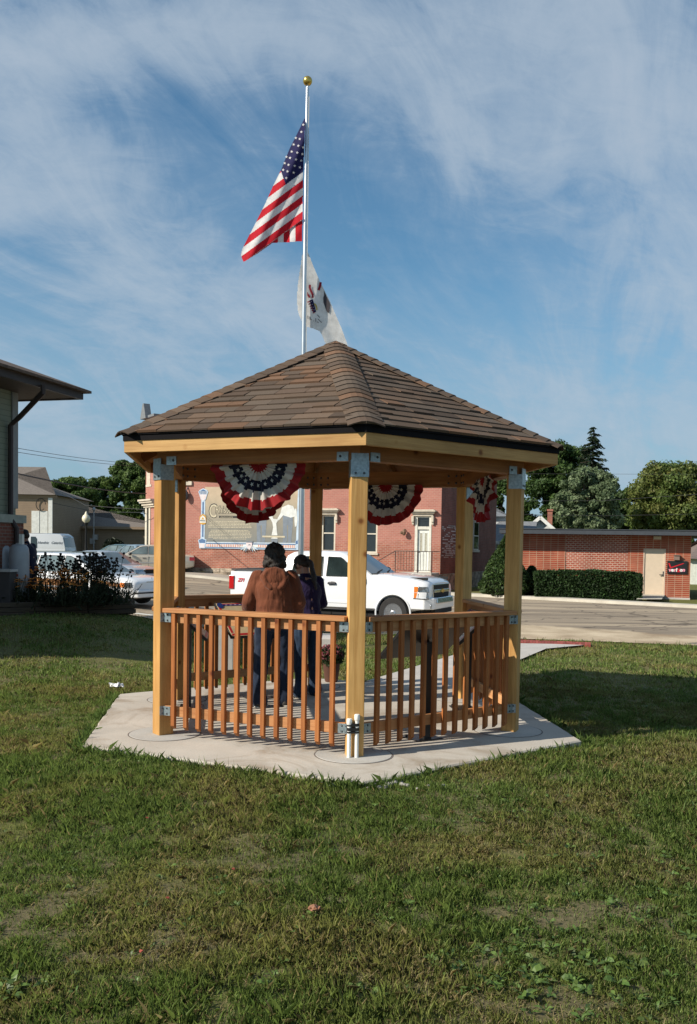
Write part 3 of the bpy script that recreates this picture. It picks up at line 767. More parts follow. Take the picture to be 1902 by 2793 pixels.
def inpoly(x, y, poly):
    c = np.zeros_like(x, bool); n = len(poly)
    for i in range(n):
        x0, y0 = poly[i]; x1, y1 = poly[(i+1) % n]
        cond = ((y0 > y) != (y1 > y)) & (x < (x1-x0)*(y-y0)/((y1-y0) if y1 != y0 else 1e-9)+x0); c ^= cond
    return c
def flag_mesh(name, poly, step, D, fold, classify, mats, parent, extras=()):
    """the hanging flag as real folded cloth: an outline of its drooping shape at its own distance, creased in depth"""
    xs = np.arange(min(p[0] for p in poly), max(p[0] for p in poly)+step, step); ys = np.arange(min(p[1] for p in poly), max(p[1] for p in poly)+step, step)
    mb = MB(); idx = {}
    def vid(i, j):
        if (i, j) not in idx:
            x, y = xs[0]+i*step, ys[0]+j*step; idx[(i, j)] = len(mb.v); mb.v.append(tuple(W(x, y, D+fold(x, y))))
        return idx[(i, j)]
    for i in range(len(xs)):
        cx_ = np.full(len(ys), xs[0]+(i+.5)*step); cy_ = ys[0]+(np.arange(len(ys))+.5)*step; ok = inpoly(cx_, cy_, poly)
        for j in np.nonzero(ok)[0]:
            mb.f.append((vid(i,j), vid(i+1,j), vid(i+1,j+1), vid(i,j+1))); mb.mi.append(classify(cx_[0], cy_[j])); mb.col.append(None)
    for mi, pts in extras:
        n1 = len(mb.v)
        for off in (-0.014, 0.014):
            n1 = len(mb.v); mb.v += [tuple(W(x, y, D+fold(x, y)+off)) for x, y in pts]
            mb.f.append(tuple(range(n1, n1+len(pts)))); mb.mi.append(mi); mb.col.append(None)
    return mb.build(name, mats, parent, smooth=True, sharp=80)
def C1(x, y): return (600+x/2.905, 180+y/2.905)
US = [C1(*p) for p in ((672,413),(640,480),(600,560),(560,640),(520,735),(483,830),(420,955),(360,1090),(305,1200),(255,1300),(205,1395),(176,1455),(168,1500),(178,1532),(190,1552),(300,1485),(420,1400),(520,1398),(590,1392),(652,1388),(655,1200),(662,830),(678,415))]
def us_class(x, y):
    X, Y = (x-600)*2.905, (y-180)*2.905; w = (X-522)*.592+(Y-940)*.806
    # canton: above the line of its lower edge and right of the line through its fly edge
    if w < 0 and ((X-483)*110-(Y-830)*39) > 0 or (w < 0 and Y < 832): return 2
    if w > 303:
        return 0 if X > 600 or 505 < X < 553 or X < 460 else 1
    return 0 if int(math.floor(w/50)) % 2 else 1
def us_fold(x, y):
    X, Y = (x-600)*2.905, (y-180)*2.905; q = (X+0.45*Y)/60.0
    return 0.05*math.sin(q*1.1)+0.022*math.sin(q*2.7+1)+0.10*ss(0, 1, (665-X)/500)+(-0.05 if (X-522)*.592+(Y-940)*.806 > 303 else 0)*-1
f_red = cloth('flag_red', (0.55,0.012,0.025), 0.4); f_white = cloth('flag_white', (0.74,0.72,0.70), 0.4); f_blue = cloth('flag_blue', (0.018,0.016,0.075), 0.3)
us_stars = []
for X, Y in ((661,465),(646,522),(602,570),(633,578),(585,622),(622,632),(660,645),(569,678),(613,686),(655,698),(528,720),(556,728),(603,740),(645,750),(514,770),(544,783),(593,791),(635,803),(502,823),(536,835),(585,845),(526,887)):
    cx_, cy_ = C1(X, Y); us_stars.append((3, [(cx_+math.cos(a)*q, cy_+math.sin(a)*q) for a, q in ((-PI/2+0.2+i*PI/5, 4.3 if i % 2 == 0 else 1.8) for i in range(10))]))
t = thing('national_flag', 'stars and stripes flag drooping from the upper flagpole', 'flag', W(830,480,PD))
flag_mesh('flag_cloth', US, 1.4, PD-0.03, us_fold, us_class, [f_red, f_white, f_blue, f_white], t, us_stars)
SF = [C1(*p) for p in ((690,1460),(668,1475),(652,1500),(643,1570),(632,1640),(620,1720),(613,1800),(612,1870),(618,1935),(628,1975),(645,2010),(660,2062),(700,2068),(745,2082),(790,2102),(812,2135),(828,2180),(848,2215),(850,2260),(860,2330),(1050,2330),(1028,2255),(1005,2190),(965,2080),(930,2000),(900,1930),(870,1860),(830,1780),(790,1700),(760,1630),(735,1570),(712,1510))]
def C7(x, y): return (800+x/9.894, 760+y/9.894)
def strip(pts, w):
    l, r = [], []
    for i, p in enumerate(pts):
        a = pts[max(0, i-1)]; b = pts[min(len(pts)-1, i+1)]; dx_, dy_ = b[0]-a[0], b[1]-a[1]; q = math.hypot(dx_, dy_)
        l.append((p[0]-dy_/q*w/2, p[1]+dx_/q*w/2)); r.append((p[0]+dy_/q*w/2, p[1]-dx_/q*w/2))
    return [C7(*z) for z in l+r[::-1]]
ex = []
def segs(mi, pts, w):
    for a, b in zip(pts, pts[1:]): ex.append((mi, strip([a, b], w)))
segs(1, [(452,165),(448,250),(480,330),(515,400),(535,460),(520,518)], 55); segs(1, [(365,365),(395,430),(450,510)], 48); segs(1, [(745,95),(725,200),(685,310)], 62)
ex.append((2, [C7(*p) for p in ((795,240),(835,330),(838,430),(812,520),(820,640),(860,760),(900,870),(965,935),(985,860),(990,760),(1000,710),(965,610),(900,480),(830,310))]))
ex.append((3, [C7(*p) for p in ((440,580),(530,560),(620,890),(550,930))]))
for i in range(6):
    x, y = 395+i*28, 640+i*58; ex.append((1, [C7(x-15+i*2, y-18), C7(x+55-i*3, y-40), C7(x+62-i*3, y-12), C7(x-8+i*2, y+10)]))
for i in range(4): ex.append((0, [C7(490+i*25+dx_, 620+i*75+dy_) for dx_, dy_ in ((0,-14),(12,0),(0,14),(-12,0))]))
segs(4, [(570,670),(615,720),(640,790),(640,850)], 34)
for gl in ([(398,1000),(402,1085)], [(450,1020),(470,1110),(500,1105)], [(545,1140),(565,1145)], [(612,1065),(612,1165)], [(650,1160),(685,1195)], [(650,975),(720,1050)], [(668,1085),(770,1185)]): segs(2, gl, 16)
f_white2 = cloth('state_flag_white', (0.78,0.76,0.72), 0.45)
t = thing('state_flag', 'white state flag with emblem hanging low on the flagpole', 'flag', W(850,820,PD))
flag_mesh('flag_cloth', SF, 1.6, PD+0.12, lambda x, y: 0.03*math.sin((x*0.9-y*0.33)/16.0)+0.004*math.sin((x-y*0.4)/6.0), lambda x, y: 0, [f_white2, cloth('emblem_red', (0.33,0.02,0.035), 0.2), plain('emblem_brown', (0.06,0.05,0.055), 0.9), f_blue, plain('emblem_gold', (0.5,0.35,0.06), 0.8)], t, ex)
# ================================================================== ground, street, kerb
def ground_mat():
    m, nt, b = nt_new('lawn_soil'); v = coords(nt)
    n1 = noise(nt, v, 1.1, 6, 0.65); n2 = noise(nt, v, 22, 5, 0.7); n3 = noise(nt, v, 0.35, 4, 0.6)
    soil = ramp(nt, n2, [(0.3, (0.085,0.064,0.045)), (0.7, (0.185,0.14,0.10))]).outputs[0]
    turf = ramp(nt, n2, [(0.3, (0.09,0.10,0.034)), (0.7, (0.18,0.185,0.062))]).outputs[0]
    turf = mixc(nt, 0.5, turf, ramp(nt, n3, [(0.35, (0.8,0.75,0.5)), (0.65, (1.1,1.15,1.0))]).outputs[0], 'MULTIPLY')
    f = ramp(nt, n1, [(0.40, (0,0,0)), (0.60, (1,1,1))])
    g = nt.nodes.new('ShaderNodeNewGeometry'); sp_ = nt.nodes.new('ShaderNodeSeparateXYZ'); L(nt, g.outputs['Position'], sp_.inputs[0])
    far = N(nt, 'ShaderNodeMapRange'); L(nt, sp_.outputs[1], far.inputs[0]); far.inputs[1].default_value = 9; far.inputs[2].default_value = 20; far.inputs[3].default_value = 0.35; far.inputs[4].default_value = 0.95
    mx = N(nt, 'ShaderNodeMath', operation='MAXIMUM'); L(nt, f.outputs[0], mx.inputs[0]); L(nt, far.outputs[0], mx.inputs[1])
    L(nt, mixc(nt, mx.outputs[0], soil, turf), b.inputs['Base Color']); b.inputs['Roughness'].default_value = 0.95; b.inputs['Specular IOR Level'].default_value = 0.1
    bump(nt, b, n2, 0.6, 0.02); return m
lawn_m = ground_mat()
GZ = -0.05
def axis(a, b, n, p=1.0): return [a+(b-a)*(i/n)**p for i in range(n+1)]
ys = axis(-6, 60, 110)+axis(64, 1500, 16, 2.2); xs_ = [-v for v in axis(34, 900, 12, 2.4)][::-1]+axis(-33, 33, 88)+axis(34, 900, 12, 2.4)
vs = [(x, y, H(x, y)+GZ+(0.012*mnoise.noise(Vector((x*.8, y*.8, 0))) if y < 30 else 0)) for y in ys for x in xs_]; nx = len(xs_)
fs = [(j*nx+i, j*nx+i+1, (j+1)*nx+i+1, (j+1)*nx+i) for j in range(len(ys)-1) for i in range(nx-1)]
tag(MB().add(vs, fs).build('ground', lawn_m, smooth=True, sharp=180), kind='structure')

def road_mat():
    m, nt, b = nt_new('street_asphalt'); v = coords(nt)
    n1 = noise(nt, v, 0.5, 6, 0.65); n2 = noise(nt, v, 30, 4, 0.7)
    mp = coords(nt, 'Object', (0.10, 1.3, 1), (0,0,R(27))); n3 = noise(nt, mp, 1.0, 6, 0.65)
    asp = ramp(nt, n3, [(0.34, (0.165,0.14,0.12)), (0.48, (0.27,0.23,0.19)), (0.62, (0.38,0.32,0.255))]).outputs[0]
    asp = mixc(nt, 1.0, asp, ramp(nt, n2, [(0.3, (0.85,)*3), (0.7, (1.12,)*3)]).outputs[0], 'MULTIPLY')
    dirt = ramp(nt, n1, [(0.35, (0.28,0.215,0.155)), (0.6, (0.54,0.46,0.36))]).outputs[0]
    dirt = mixc(nt, 1.0, dirt, ramp(nt, n2, [(0.3, (0.85,)*3), (0.7, (1.12,)*3)]).outputs[0], 'MULTIPLY')
    vo = N(nt, 'ShaderNodeTexVoronoi', Scale=0.33); vo.feature = 'DISTANCE_TO_EDGE'; dv_ = N(nt, 'ShaderNodeTexNoise', Scale=1.2, Detail=5); L(nt, v, dv_.inputs['Vector']); vm = N(nt, 'ShaderNodeVectorMath', operation='MULTIPLY_ADD'); L(nt, dv_.outputs['Color'], vm.inputs[0]); vm.inputs[1].default_value = (1.6,1.6,0); L(nt, v, vm.inputs[2]); L(nt, vm.outputs[0], vo.inputs['Vector'])
    asp = mixc(nt, ramp(nt, vo.outputs['Distance'], [(0.0, (0.75,)*3), (0.022, (0,0,0))]).outputs[0], asp, (0.06,0.05,0.045))
    # gravel shoulder: distance from the lawn edge (line through the site), right part only
    g = nt.nodes.new('ShaderNodeNewGeometry'); mp2 = nt.nodes.new('ShaderNodeMapping'); mp2.vector_type = 'POINT'; mp2.inputs['Rotation'].default_value = (0,0,R(30.5)); L(nt, g.outputs['Position'], mp2.inputs[0])
    s_ = nt.nodes.new('ShaderNodeSeparateXYZ'); L(nt, mp2.outputs[0], s_.inputs[0])
    mr = N(nt, 'ShaderNodeMapRange'); L(nt, s_.outputs[1], mr.inputs[0]); mr.inputs[1].default_value = 22.6; mr.inputs[2].default_value = 25.0; mr.inputs[3].default_value = 1.0; mr.inputs[4].default_value = 0
    mrx = N(nt, 'ShaderNodeMapRange'); L(nt, s_.outputs[0], mrx.inputs[0]); mrx.inputs[1].default_value = -13; mrx.inputs[2].default_value = -8; mrx.inputs[3].default_value = 0.0; mrx.inputs[4].default_value = 1
    a = N(nt, 'ShaderNodeMath', operation='MULTIPLY'); L(nt, mr.outputs[0], a.inputs[0]); L(nt, mrx.outputs[0], a.inputs[1])
    q = N(nt, 'ShaderNodeMath', operation='MULTIPLY_ADD'); L(nt, n1, q.inputs[0]); q.inputs[1].default_value = 0.9; L(nt, a.outputs[0], q.inputs[2])
    f = ramp(nt, q.outputs[0], [(0.80, (0,0,0)), (1.25 if False else 1.0, (1,1,1))])
    L(nt, mixc(nt, 1.0, mixc(nt, f.outputs[0], asp, dirt), (1.04,1.0,0.90), 'MULTIPLY'), b.inputs['Base Color']); b.inputs['Roughness'].default_value = 0.92; b.inputs['Specular IOR Level'].default_value = 0.15
    bump(nt, b, n2, 0.4, 0.01); return m
XR = axis(-40, 30, 70)
def strip_mesh(name, mat, y0, y1, dz0, dz1, n=10, xr=None, kind='structure'):
    xr = xr or XR; vs = []
    for x in xr:
        for j in range(n+1):
            t = j/n; y = y0(x)*(1-t)+y1(x)*t; vs.append((x, y, H(x, y)+dz0*(1-t)+dz1*t))
    fs = [(i*(n+1)+j, i*(n+1)+j+1, (i+1)*(n+1)+j+1, (i+1)*(n+1)+j) for i in range(len(xr)-1) for j in range(n)]
    fs = [f[::-1] for f in fs]
    return tag(MB().add(vs, fs).build(name, mat, smooth=True), kind=kind)
ye = lambda x: interp(LAWN_EDGE, x); kb = lambda x: interp(KERB, x)
wob = lambda x: 0.18*mnoise.noise(Vector((x*0.9, 3, 0)))
strip_mesh('street', road_mat(), lambda x: ye(x)+wob(x)+0.1, kb, -0.025, -0.012, 26)
kerb_m = concrete('kerb_concrete', (0.50,0.46,0.38), stains=0.25)
mb = MB()
for i in range(len(XR)-1):
    x0, x1 = XR[i], XR[i+1]
    def P(x, dy, dz): y = kb(x)+dy; return (x, y, H(x, kb(x))+dz)
    a = [P(x0,0,-0.05),P(x1,0,-0.05),P(x1,0.04,0.10),P(x0,0.04,0.10),P(x1,0.9,0.105),P(x0,0.9,0.105),P(x1,0.9,-0.1),P(x0,0.9,-0.1)]
    mb.add(a, [(0,1,2,3),(3,2,4,5),(5,4,6,7)])
tag(mb.build('kerb', kerb_m), kind='structure')
strip_mesh('pavement', concrete('pavement_concrete', (0.40,0.36,0.30), stains=0.3), lambda x: kb(x)+0.9, lambda x: kb(x)+6.5, 0.09, 0.02, 6, [x for x in XR if x <= 3.6])
# walk to the door of the low brick building
d0, d1 = G(1735,1640,-0.2), G(1805,1640,-0.2)
w0, w1 = G(1757,1624,-0.2), G(1815,1626,-0.2)
drape([d0, w0], [d1, w1], 4, 2, 0.0, 'door_walk', kerb_m, lambda x, y: -0.12)
mb = MB(); a, b = G(372,1661,-0.05), G(420,1665,-0.05)
mb.bar((a.x,a.y,H(a.x,a.y)-0.01), (b.x+1.5,b.y-0.4,H(b.x+1.5,b.y-.4)-0.01), 0.12, 0.012); tag(mb.build('parking_line', plain('road_paint', (0.6,0.6,0.56), 0.8)), kind='structure')

# ================================================================== grass
blade_m = attrmat('grass_blade', 0.55, 0.35, transl=0.35, noisy=0.1, nscale=40)
slab_poly = [(SC[k].x, SC[k].y) for k in range(6)]
path_poly = [(p.x, p.y) for p in [HX(3, GR)]+PATH_L]+[(p.x, p.y) for p in ([HX(2, GR)]+PATH_R)[::-1]]
def bare_f(x, y):   # 1 on worn bare soil
    n = vnoise(x, y, 0.55, 3, 4)+0.25*(vnoise(x, y, 3.1, 8, 2)-0.5)
    b = 0.8*np.clip((0.33-n)/0.06, 0, 1)
    for px, py, sx, sy, k in ((1560,2470,0.55,0.30,1.0),(1480,2720,0.30,0.16,1.0),(1200,2640,0.14,0.08,0.8),(640,2330,0.26,0.12,1),(800,2325,0.2,0.10,0.9),(330,2640,0.25,0.12,0.7),(1395,2310,0.2,0.12,0.9),(20,2390,0.2,0.1,.8),(480,2540,.25,.12,.6)):
        g = G(px, py); b = np.maximum(b, 0.85*k*np.exp(-(((x-g.x)/(sx*0.75))**2+((y-g.y)/(sy*0.8))**2)+1.2*(vnoise(x, y, 5, 13, 3)-0.5)))
    return b
def make_grass(n, y0, y1, hw_k, hh, wid, seed, name_):
    r = np.random.default_rng(seed)
    # sample with density ~ 1/y so that near blades are denser
    u = r.random(n*3); y = y0*(y1/y0)**u if y0 > 0.5 else y0+(y1-y0)*u
    x = (r.random(n*3)*2-1)*(y*hw_k+1.5)
    keep = ~inpoly(x, y, slab_poly) & ~inpoly(x, y, path_poly)
    lx = np.interp(x, [p[0] for p in LAWN_EDGE], [p[1] for p in LAWN_EDGE]); keep &= y < lx+0.25*vnoise(x, y, 1.3, 5)-0.05
    bf = bare_f(x, y); dens = 0.35+0.65*vnoise(x, y, 2.2, 11, 3)**0.7
    keep &= r.random(n*3) > bf*0.9
    # tufts
    tf = vnoise(x, y, 9.0, 21, 2); keep &= r.random(n*3) < np.clip(0.25+1.5*(tf-0.28), 0.15, 1)
    x, y, bf, tf = x[keep][:n], y[keep][:n], bf[keep][:n], tf[keep][:n]; n = len(x)
    lush = vnoise(x, y, 0.7, 31, 3); dry = vnoise(x, y, 1.6, 41, 4); dry2 = vnoise(x, y, 6, 43, 2)
    h = hh*(0.45+0.9*lush)*(0.6+0.8*tf)*np.exp(r.normal(0, 0.33, n))*(1-0.35*bf)
    dead = (r.random(n) < np.clip(0.20+1.0*(dry-0.50)+0.6*(dry2-.5), 0.06, 0.55))
    w = wid*(0.7+0.6*r.random(n)); az = r.random(n)*2*np.pi; lean = np.abs(r.normal(0.35, 0.3, n))+dead*r.random(n)*0.9
    fx, fy = np.cos(az), np.sin(az); sx, sy = -fy, fx
    z0 = np.array([H(a, b) for a, b in zip(x, y)]) if y1 > 16 else np.zeros(n); z0 = z0+GZ-0.004
    P = np.zeros((n, 5, 3)); c1, s1 = np.cos(lean*0.6), np.sin(lean*0.6); c2, s2 = np.cos(lean*1.5), np.sin(lean*1.5)
    mx, my, mz = x+fx*h*0.55*s1, y+fy*h*0.55*s1, z0+h*0.55*c1; tx, ty, tz = mx+fx*h*0.5*s2, my+fy*h*0.5*s2, mz+h*0.5*c2
    for i, (X, Y, Z, k) in enumerate(((x,y,z0,-0.5),(x,y,z0,0.5),(mx,my,mz,0.42),(tx,ty,tz,0.0),(mx,my,mz,-0.42))):
        P[:, i, 0] = X+sx*w*k; P[:, i, 1] = Y+sy*w*k; P[:, i, 2] = Z
    t = r.random(n)[:, None]; g1 = np.array([[0.095,0.145,0.036]]); g2 = np.array([[0.22,0.285,0.078]]); yl = np.array([[0.30,0.27,0.095]]); dd = np.array([[0.42,0.34,0.19]]); d2 = np.array([[0.23,0.165,0.085]])
    col = g1*(1-t)+g2*t; yy = np.clip((dry-0.42)*2.6+0.1*r.random(n), 0, 0.8)[:, None]; col = col*(1-yy)+yl*yy
    col = np.where(dead[:, None], dd*t+d2*(1-t), col); col *= (0.66+0.44*r.random(n))[:, None]*np.array([[1.06,1.13,0.92]])
    return P, col
allP, allC = [], []
for a in ((520000, 2.2, 6.5, 0.41, 0.036, 0.0028, 1), (250000, 6.5, 11.5, 0.42, 0.038, 0.0044, 2), (120000, 11.5, 27, 0.44, 0.045, 0.009, 3)):
    P, c = make_grass(*a, ''); allP.append(P); allC.append(c)
# fringe growing over the slab edge
r = np.random.default_rng(77); fr = []
for k in (-2, -1, 0, 1):
    a, b = SC[k], SC[k+1]; n = 2600; t = r.random(n); nn = (er(k)+er(k+1)).normalized()
    dens = vnoise(t*3+k*7, t*0, 2.0, 51, 2); ok = r.random(n) < np.clip((dens-0.3)*2.2, 0.05, 1)
    t = t[ok]; n = len(t); off = np.abs(r.normal(0, 0.05, n))+0.004
    x = a.x+(b.x-a.x)*t+nn.x*off; y = a.y+(b.y-a.y)*t+nn.y*off
    h = 0.060*np.exp(r.normal(0, 0.35, n)); w = 0.0035*(0.7+0.6*r.random(n)); az = r.random(n)*2*np.pi; lean = np.abs(r.normal(0.4, 0.3, n))
    P = np.zeros((n, 5, 3)); fx, fy = np.cos(az), np.sin(az); z0 = np.full(n, GZ-0.004)
    mx, my, mz = x+fx*h*0.5*np.sin(lean*.6), y+fy*h*0.5*np.sin(lean*.6), z0+h*0.55*np.cos(lean*.6); tx, ty, tz = mx+fx*h*0.5*np.sin(lean*1.5), my+fy*h*0.5*np.sin(lean*1.5), mz+h*0.5*np.cos(lean*1.5)
    for i, (X, Y, Z, kk) in enumerate(((x,y,z0,-.5),(x,y,z0,.5),(mx,my,mz,.42),(tx,ty,tz,0),(mx,my,mz,-.42))):
        P[:, i, 0] = X-fy*w*kk; P[:, i, 1] = Y+fx*w*kk; P[:, i, 2] = Z
    t_ = r.random(n)[:, None]; allP.append(P); allC.append(np.array([[0.08,0.145,0.03]])*(1-t_)+np.array([[0.18,0.27,0.07]])*t_)
P = np.concatenate(allP); Cc = np.concatenate(allC)
tag(quads_mesh('grass', P, Cc, blade_m), 'green and straw coloured lawn grass with worn patches round the gazebo', 'grass', kind='stuff')
# broad leaved weeds: rosettes of real leaves
r = np.random.default_rng(5); leaf_m = attrmat('weed_leaf', 0.5, 0.4, transl=0.25, noisy=0.2, nscale=90); PP, CC = [], []
def rosette(x, y, s, nl, rr, up=0.5):
    for i in range(nl):
        az = 2*PI*i/nl+rr.normal(0, 0.35); l = s*rr.uniform(0.6, 1.2); w = l*rr.uniform(0.22, 0.36); e = rr.uniform(0.15, 0.9)*up
        f = np.array([math.cos(az), math.sin(az), 0]); sd = np.array([-math.sin(az), math.cos(az), 0]); z = np.array([0,0,1.0])
        b = np.array([x, y, GZ+0.01]); p1 = b+f*l*0.45*math.cos(e)+z*l*0.45*math.sin(e)+z*0.01; p2 = p1+f*l*0.3*math.cos(e*.4)+z*l*0.3*math.sin(e*.4); tip = p2+f*l*0.28-z*l*0.08*rr.random()
        c = np.array([0.075,0.135,0.028])*rr.uniform(0.6, 1.4)+np.array([0.03,0.02,0.005])*rr.random()
        tw = z*w*0.25*rr.normal()
        PP.append(np.array([b-sd*w*.1, b+sd*w*.1, p1+sd*w*.42+tw, p1-sd*w*.42-tw])); CC.append(c)
        PP.append(np.array([p1-sd*w*.42-tw, p1+sd*w*.42+tw, p2+sd*w*.5+tw, p2-sd*w*.5-tw])); CC.append(c*1.08)
        PP.append(np.array([p2-sd*w*.5-tw, p2+sd*w*.5+tw, tip+sd*w*.06, tip-sd*w*.06])); CC.append(c*0.95)
def patch(px, py, n, spread, s, nl=7, up=0.6):
    g = G(px, py)
    for _ in range(int(n*1.5)): rosette(g.x+r.normal(0, spread), g.y+r.normal(0, spread*0.9), 0.8*s*r.uniform(0.5,1.25), int(nl+r.integers(-2,3)), r, up)
for a in ((1500,2640,9,0.16,0.075,7,.9),(1450,2600,10,0.22,0.06),(1640,2620,8,0.2,0.055),(1590,2310,10,0.25,0.05),(1760,2420,14,0.3,0.05),(1830,2560,12,0.25,0.055),(1660,2200,12,0.35,0.045),(1700,2640,8,0.25,0.05),(1330,2560,8,0.2,0.05),(1080,2520,10,0.25,0.045),(60,2660,5,0.06,0.09,6,.9),(620,2460,8,0.18,0.05),(700,2150,5,0.1,0.06),(990,2520,8,.2,.045),(1720,2740,7,0.2,0.05),(1000,2600,6,.2,.045),(300,1810,5,0.3,0.05),(1300,2180,8,0.3,0.05),(1480,2520,8,.25,.045),(1850,2150,10,.4,.05),(1180,2230,6,.25,.045),(430,2250,5,.25,.045),(880,2700,5,.2,.045)): patch(*a)
for _ in range(520):
    y = 2.6*(12/2.6)**r.random(); x = (r.random()*2-1)*y*0.42
    if inpoly(np.array([x]), np.array([y]), slab_poly)[0]: continue
    if vnoise(np.array([x]), np.array([y]), 0.8, 61)[0] < 0.5 and x < 0.4: continue
    rosette(x, y, r.uniform(0.022,0.045), int(r.integers(3,7)), r, 0.7)
tag(quads_mesh('broadleaf_weeds', np.array(PP), np.array(CC), leaf_m), 'broad leaved weeds and clover scattered through the lawn', 'weeds', kind='stuff')
# loose straw lying flat
n = 9000; y = 2.5*(10/2.5)**r.random(n); x = (r.random(n)*2-1)*y*0.42; ok = ~inpoly(x, y, slab_poly) & (r.random(n) < np.clip((vnoise(x, y, 1.6, 41, 4)-0.40)*4, 0.05, 1)); x, y = x[ok], y[ok]; n = len(x)
l = r.uniform(0.02, 0.07, n); w = np.full(n, 0.0018); az = r.random(n)*2*PI; dz = r.uniform(0.004, 0.03, n); fx, fy = np.cos(az), np.sin(az); P = np.zeros((n,4,3)); dzz = r.normal(0, 0.008, n)
for i, (a, b) in enumerate(((-.5,-.5),(-.5,.5),(.5,.5),(.5,-.5))): P[:, i, 0] = x+fx*l*a-fy*w*b; P[:, i, 1] = y+fy*l*a+fx*w*b; P[:, i, 2] = GZ+dz+dzz*a*2
col = np.array([[0.34,0.25,0.13]])*r.uniform(0.5,1.3,(n,1)); tag(quads_mesh('dry_straw', P, col, blade_m), 'dry straw and thatch lying in the lawn', 'straw', kind='stuff')
# single things lying in the grass
def crumpled(name, c, s, mat, seed, flat=0.5):
    rr = random.Random(seed); mb = MB(); mb.sphere((0,0,0), (s, s*0.62, s*flat), 14, 10)
    vs = []
    for v in mb.v:
        p = Vector(v); q = mnoise.noise_vector(p*(3.2/s)*0.7+Vector((seed,0,0)))*s*0.45; p += q; p.z = max(p.z, -s*0.12); vs.append(tuple(Vector(c)+p))
    mb.v = vs; return mb.build(name, mat, smooth=True, sharp=30, origin=c)
g = G(318,1868); tag(crumpled('plastic_bag', (g.x, g.y, -0.01), 0.085, plain('bag_plastic', (0.8,0.8,0.8), 0.35), 4, 0.35), 'crumpled white plastic bag lying on the lawn left of the slab', 'litter')
g = G(858,2478); tag(crumpled('dead_leaf', (g.x, g.y, 0.0), 0.030, plain('leaf_brown', (0.28,0.13,0.07), 0.6, var=0.3, scale=60), 9, 0.55), 'curled brown dead leaf, the largest on the front lawn', 'leaf')
for (px, py, lab) in ((636,2373,'small red leaf on the lawn above the bare patch left of centre'), (457,2452,'tiny red leaf in the front grass, left of the large brown leaf'), (385,2598,'small orange leaf near the lower left of the lawn'), (401,2233,'pinkish fallen leaf on the lawn below the slab edge')):
    g = G(px, py); mb = MB(); s = 0.011
    a = rk.uniform(0,3); mb.add([(g.x+math.cos(a+q)*s*k_, g.y+math.sin(a+q)*s*k_, 0.005+0.006*z_) for q, k_, z_ in ((0,1.5,0),(1.2,.9,1),(2.4,.8,.3),(3.6,1.1,0),(5.0,.8,1))], [(0,1,2,3,4)])
    mb.add([(v[0], v[1], v[2]-0.0015) for v in mb.v], [(4,3,2,1,0)]); tag(mb.build('fallen_leaf', plain('leaf_red', (0.30,0.06,0.035), 0.6)), lab, 'leaf', 'small fallen leaves on the lawn')
# ================================================================== buildings
class Frame:
    """a vertical wall: local X along it (to the right seen from the park), local -Y out of it, local Z up"""
    def __init__(s, o, deg): s.o = Vector((o[0], o[1], 0)); s.rz = R(deg); s.u = Vector((math.cos(s.rz), math.sin(s.rz), 0)); s.n = Vector((s.u.y, -s.u.x, 0))
    def s_of(s, px, py, out=0):
        d = ray(px, py); o = s.o+s.n*out; k = d.x/d.y
        return (k*o.y-o.x)/(s.u.x-k*s.u.y)
    def P(s, px, py, out=0):   # local (x, -out, z)
        a = s.s_of(px, py, out); w = s.o+s.n*out+s.u*a; return Vector((a, -out, W(px, py, w.y).z))
    def wpt(s, a, out, z): return s.o+s.u*a+s.n*out+Vector((0,0,z))
def local(mb, name, mats, parent, **k): return mb.build(name, mats, parent, world=False, **k)
trim_c = plain('stone_trim', (0.50,0.44,0.35), 0.8, var=0.15, scale=5); win_fr = plain('cream_trim', (0.55,0.50,0.40), 0.6); white_tr = plain('white_trim', (0.70,0.70,0.66), 0.6)
win_gl = glass('window_glass', (0.012,0.014,0.013), 0.08)
def foundation_mat():
    m, nt, b = nt_new('foundation_stone'); v = coords(nt, 'Object', (1.3,1.3,2.6)); vo = N(nt, 'ShaderNodeTexVoronoi', Scale=1.6); vo.feature = 'F1'; L(nt, v, vo.inputs['Vector'])
    n_ = noise(nt, v, 6, 5, 0.7); c = ramp(nt, n_, [(0.3, (0.28,0.22,0.16)), (0.7, (0.52,0.44,0.34))]).outputs[0]
    e = ramp(nt, vo.outputs['Distance'], [(0.35, (1,1,1)), (0.75, (0.45,0.42,0.4))]); L(nt, mixc(nt, 1.0, c, e.outputs[0], 'MULTIPLY'), b.inputs['Base Color']); b.inputs['Roughness'].default_value = 0.95
    bump(nt, b, n_, 0.8, 0.05); return m
found_m = foundation_mat()
# ---- old red brick building across the street
c_ = W(1202,1500,43.0); bf_ = Frame(c_, -22.0)
old_brick = brick('old_brick', (0.37,0.135,0.09), (0.29,0.095,0.065), (0.36,0.25,0.19), 1.0, 0.23, 0.085, 0.5, 0.011)
